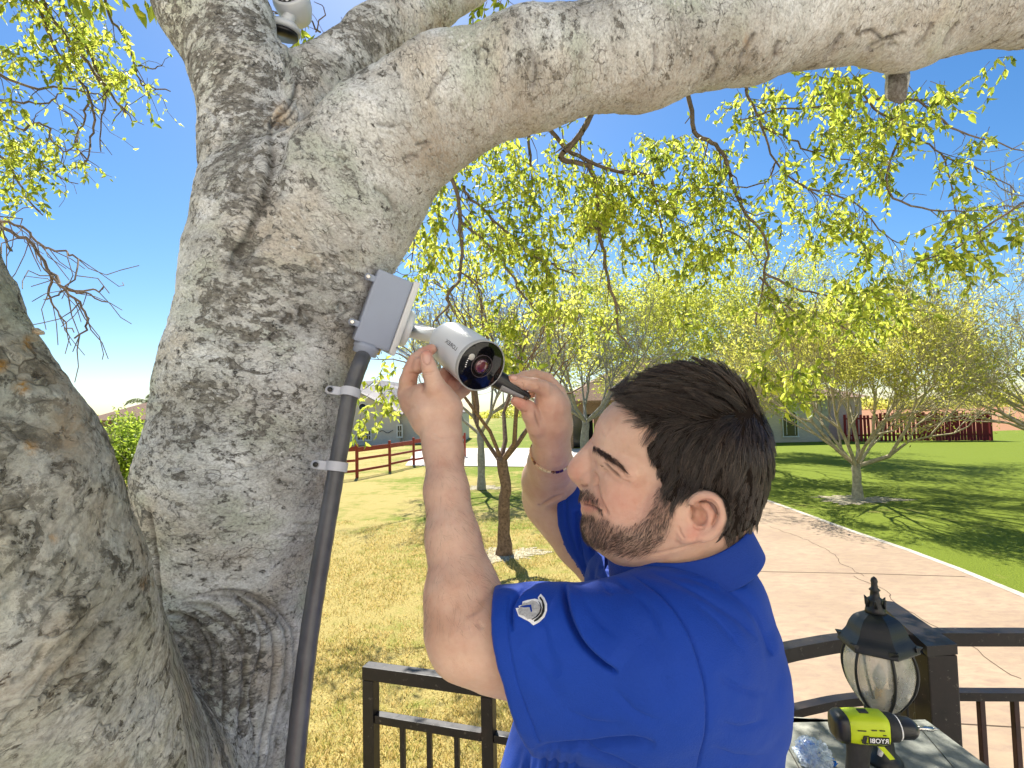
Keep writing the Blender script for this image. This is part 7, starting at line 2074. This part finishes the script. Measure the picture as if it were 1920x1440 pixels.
# trousers, belt line and shoes below the frame
gp = Grid(np.array([-.10, .42, .88]), np.array([.55, 1.10, 1.95]), .012)
gp.chain([(HIP + [0, 0, .02], .160), (HIP + [0, 0, -.12], .155)], .05)
for s, dy in ((-.02, -.11), (.02, .11)):
    gp.chain([(HIP + [s, dy, -.10], .105), (HIP + [s - .02, dy, -.48], .078), (HIP + [s, dy, -.82], .066)], .03)
gp.func((-1, -1, .85), (2, 2, .965), lambda X, Y, Z: X * 0 + Y * 0 + (.955 - Z), 0, 's') if False else None
tV, tQ = gp.mesh(); tV = relax(tV, tQ, 2); tV = tV + vnormals(tV, tQ) * (.006 * fbm(tV * 14, 3, 6))[:, None]
tV[:, 2] = np.maximum(tV[:, 2], ZD + .045)
add('trousers', fastmesh('trousers', tV, tQ, M['trousers'], True), man)
for s, dy in ((-.02, -.11), (.02, .11)):
    g9 = Grid(np.array([HIP[0] - .25, HIP[1] + dy - .08, ZD - .01]), np.array([HIP[0] + .15, HIP[1] + dy + .08, ZD + .14]), .006)
    h0 = np.array([HIP[0] + s, HIP[1] + dy, ZD]); g9.chain([(h0 + [.04, 0, .045], .042), (h0 + [-.06, 0, .042], .042), (h0 + [-.17, 0, .034], .034)], .02)
    V9, Q9 = g9.mesh(); V9[:, 2] = np.maximum(V9[:, 2], ZD + .002); add('shoe', fastmesh('shoe', V9, Q9, M['blackpl'], True), man)

# bracelet
def bracelet():
    c = P(1032, 853, .812); n = unit(P(1034, 820, .785) - P(1031, 880, .86)); a = unit(R - n * (R @ n)); a = unit(a - n * .25); b = np.cross(n, a); b = b if b @ F < 0 else -b
    e = MB(); pts = [c + (a * cos(t) * .0315 + b * sin(t) * .0300) for t in np.linspace(0, 2 * pi, 65)[:-1]]
    cols = [simple('bead_ivory', (.62, .42, .28), .35, .5, var=.1), simple('bead_brown', (.16, .06, .03), .35, .5), simple('bead_amber', (.50, .30, .14), .3, .5), simple('bead_purple', (.05, .02, .10), .2, .6), simple('bead_gold', (.70, .58, .38), .25, .6)]
    core = MB(); core.tube(pts + [pts[0]], .0012, 8); cb_ = core.build('bracelet', cols[1], man)
    k = 30
    for i in range(k):
        t = 2 * pi * i / k; p = c + a * cos(t) * .0315 + b * sin(t) * .0300; tg = unit(-a * sin(t) * .0315 + b * cos(t) * .03); o = unit(a * cos(t) + b * sin(t)); Mx = np.stack([tg, n, o], 1)
        dk = (t / (2 * pi))
        mat = cols[3] if i in (5, 6) else cols[4] if i in (8, 9, 10, 4) else cols[(0, 0, 1, 2, 0)[i % 5]]
        w = .0062 if mat is not cols[1] else .003
        m = MB(); m.box(p, (w, .0052, .0034), Mx, .0008); m.build('bead', mat, cb_)
bracelet()

# ------------------------------------------------------------------ black-handled tool and small key
def tool():
    a = P(915, 701, .735); b = P(992, 745, .742); t = unit(b - a); s = unit(np.cross(t, F)); fr = -unit(F - t * (F @ t)); s = unit(np.cross(fr, t))
    e = empty('screwdriver', (a + b) / 2, 'black and grey screwdriver handle held in the far hand below the camera lens', 'screwdriver')
    L = np.linalg.norm(b - a)
    def loft(name, secs, mat, parent, seg=20):
        V = []; Fc = []
        for x, w, h, oy in secs:
            for k in range(seg):
                an = 2 * pi * k / seg; V.append(a + t * x * L + s * (w * cos(an) + oy) + fr * h * sin(an))
        for i in range(len(secs) - 1):
            for k in range(seg): Fc.append((i * seg + k, i * seg + (k + 1) % seg, (i + 1) * seg + (k + 1) % seg, (i + 1) * seg + k))
        Fc += [tuple(range(seg)), tuple(range(len(secs) * seg - seg, len(secs) * seg))]
        m = MB(); m.raw(V, Fc, True); return m.build(name, mat, parent)
    loft('handle', [(-.25, .006, .006, 0), (-.18, .0125, .011, 0), (.1, .0135, .012, 0), (.38, .0125, .0115, 0), (.7, .0085, .009, 0), (.95, .0055, .006, 0), (1.02, .003, .003, 0)], M['blackpl'], e)
    so_ = s if s @ U < 0 else -s
    V = []; Fc = []; k = 12
    for i in range(k):
        f = i / (k - 1); x = .36 + .58 * f; w = np.interp(x, [.1, .38, .7, .95], [.0135, .0125, .0085, .0055]); h = np.interp(x, [.1, .38, .7, .95], [.012, .0115, .009, .006])
        for an in (22, 48, 74):
            hw = radians(an); V.append(a + t * x * L + (so_ * cos(hw) * w + fr * sin(hw) * h) * 1.04 * (1 if 0 < i < k - 1 else .97))
    for i in range(k - 1):
        for j in range(2): Fc.append((i * 3 + j, i * 3 + j + 1, (i + 1) * 3 + j + 1, (i + 1) * 3 + j))
    m = MB(); m.raw(V, Fc, True); o = m.build('grip_inlay', simple('grey_inlay', (.26, .26, .27), .5, .3), e)
    md = o.modifiers.new('t', 'SOLIDIFY'); md.thickness = .0006
    m = MB(); p = a + t * .93 * L + (so_ * .55 * .0055 + fr * .0058); m.tube([p - t * .003, p + t * .003], .0022, 8); m.build('hang_hole', M['joint'], e)
    # steel shank runs behind the camera shell
    m = MB(); m.tube([a - t * .012, a - t * .05], .0025, 10); m.build('shank', M['steel'], e)
tool()
k0 = [P(744, 652, .742), P(756, 660, .735), P(770, 668, .728), P(790, 673, .7135)]
m = MB(); m.tube(bez(k0, 5), .0018, 8); m.build('hex_key', M['steel'], label='small steel hex key between thumb and finger under the junction box', cat='hex key')
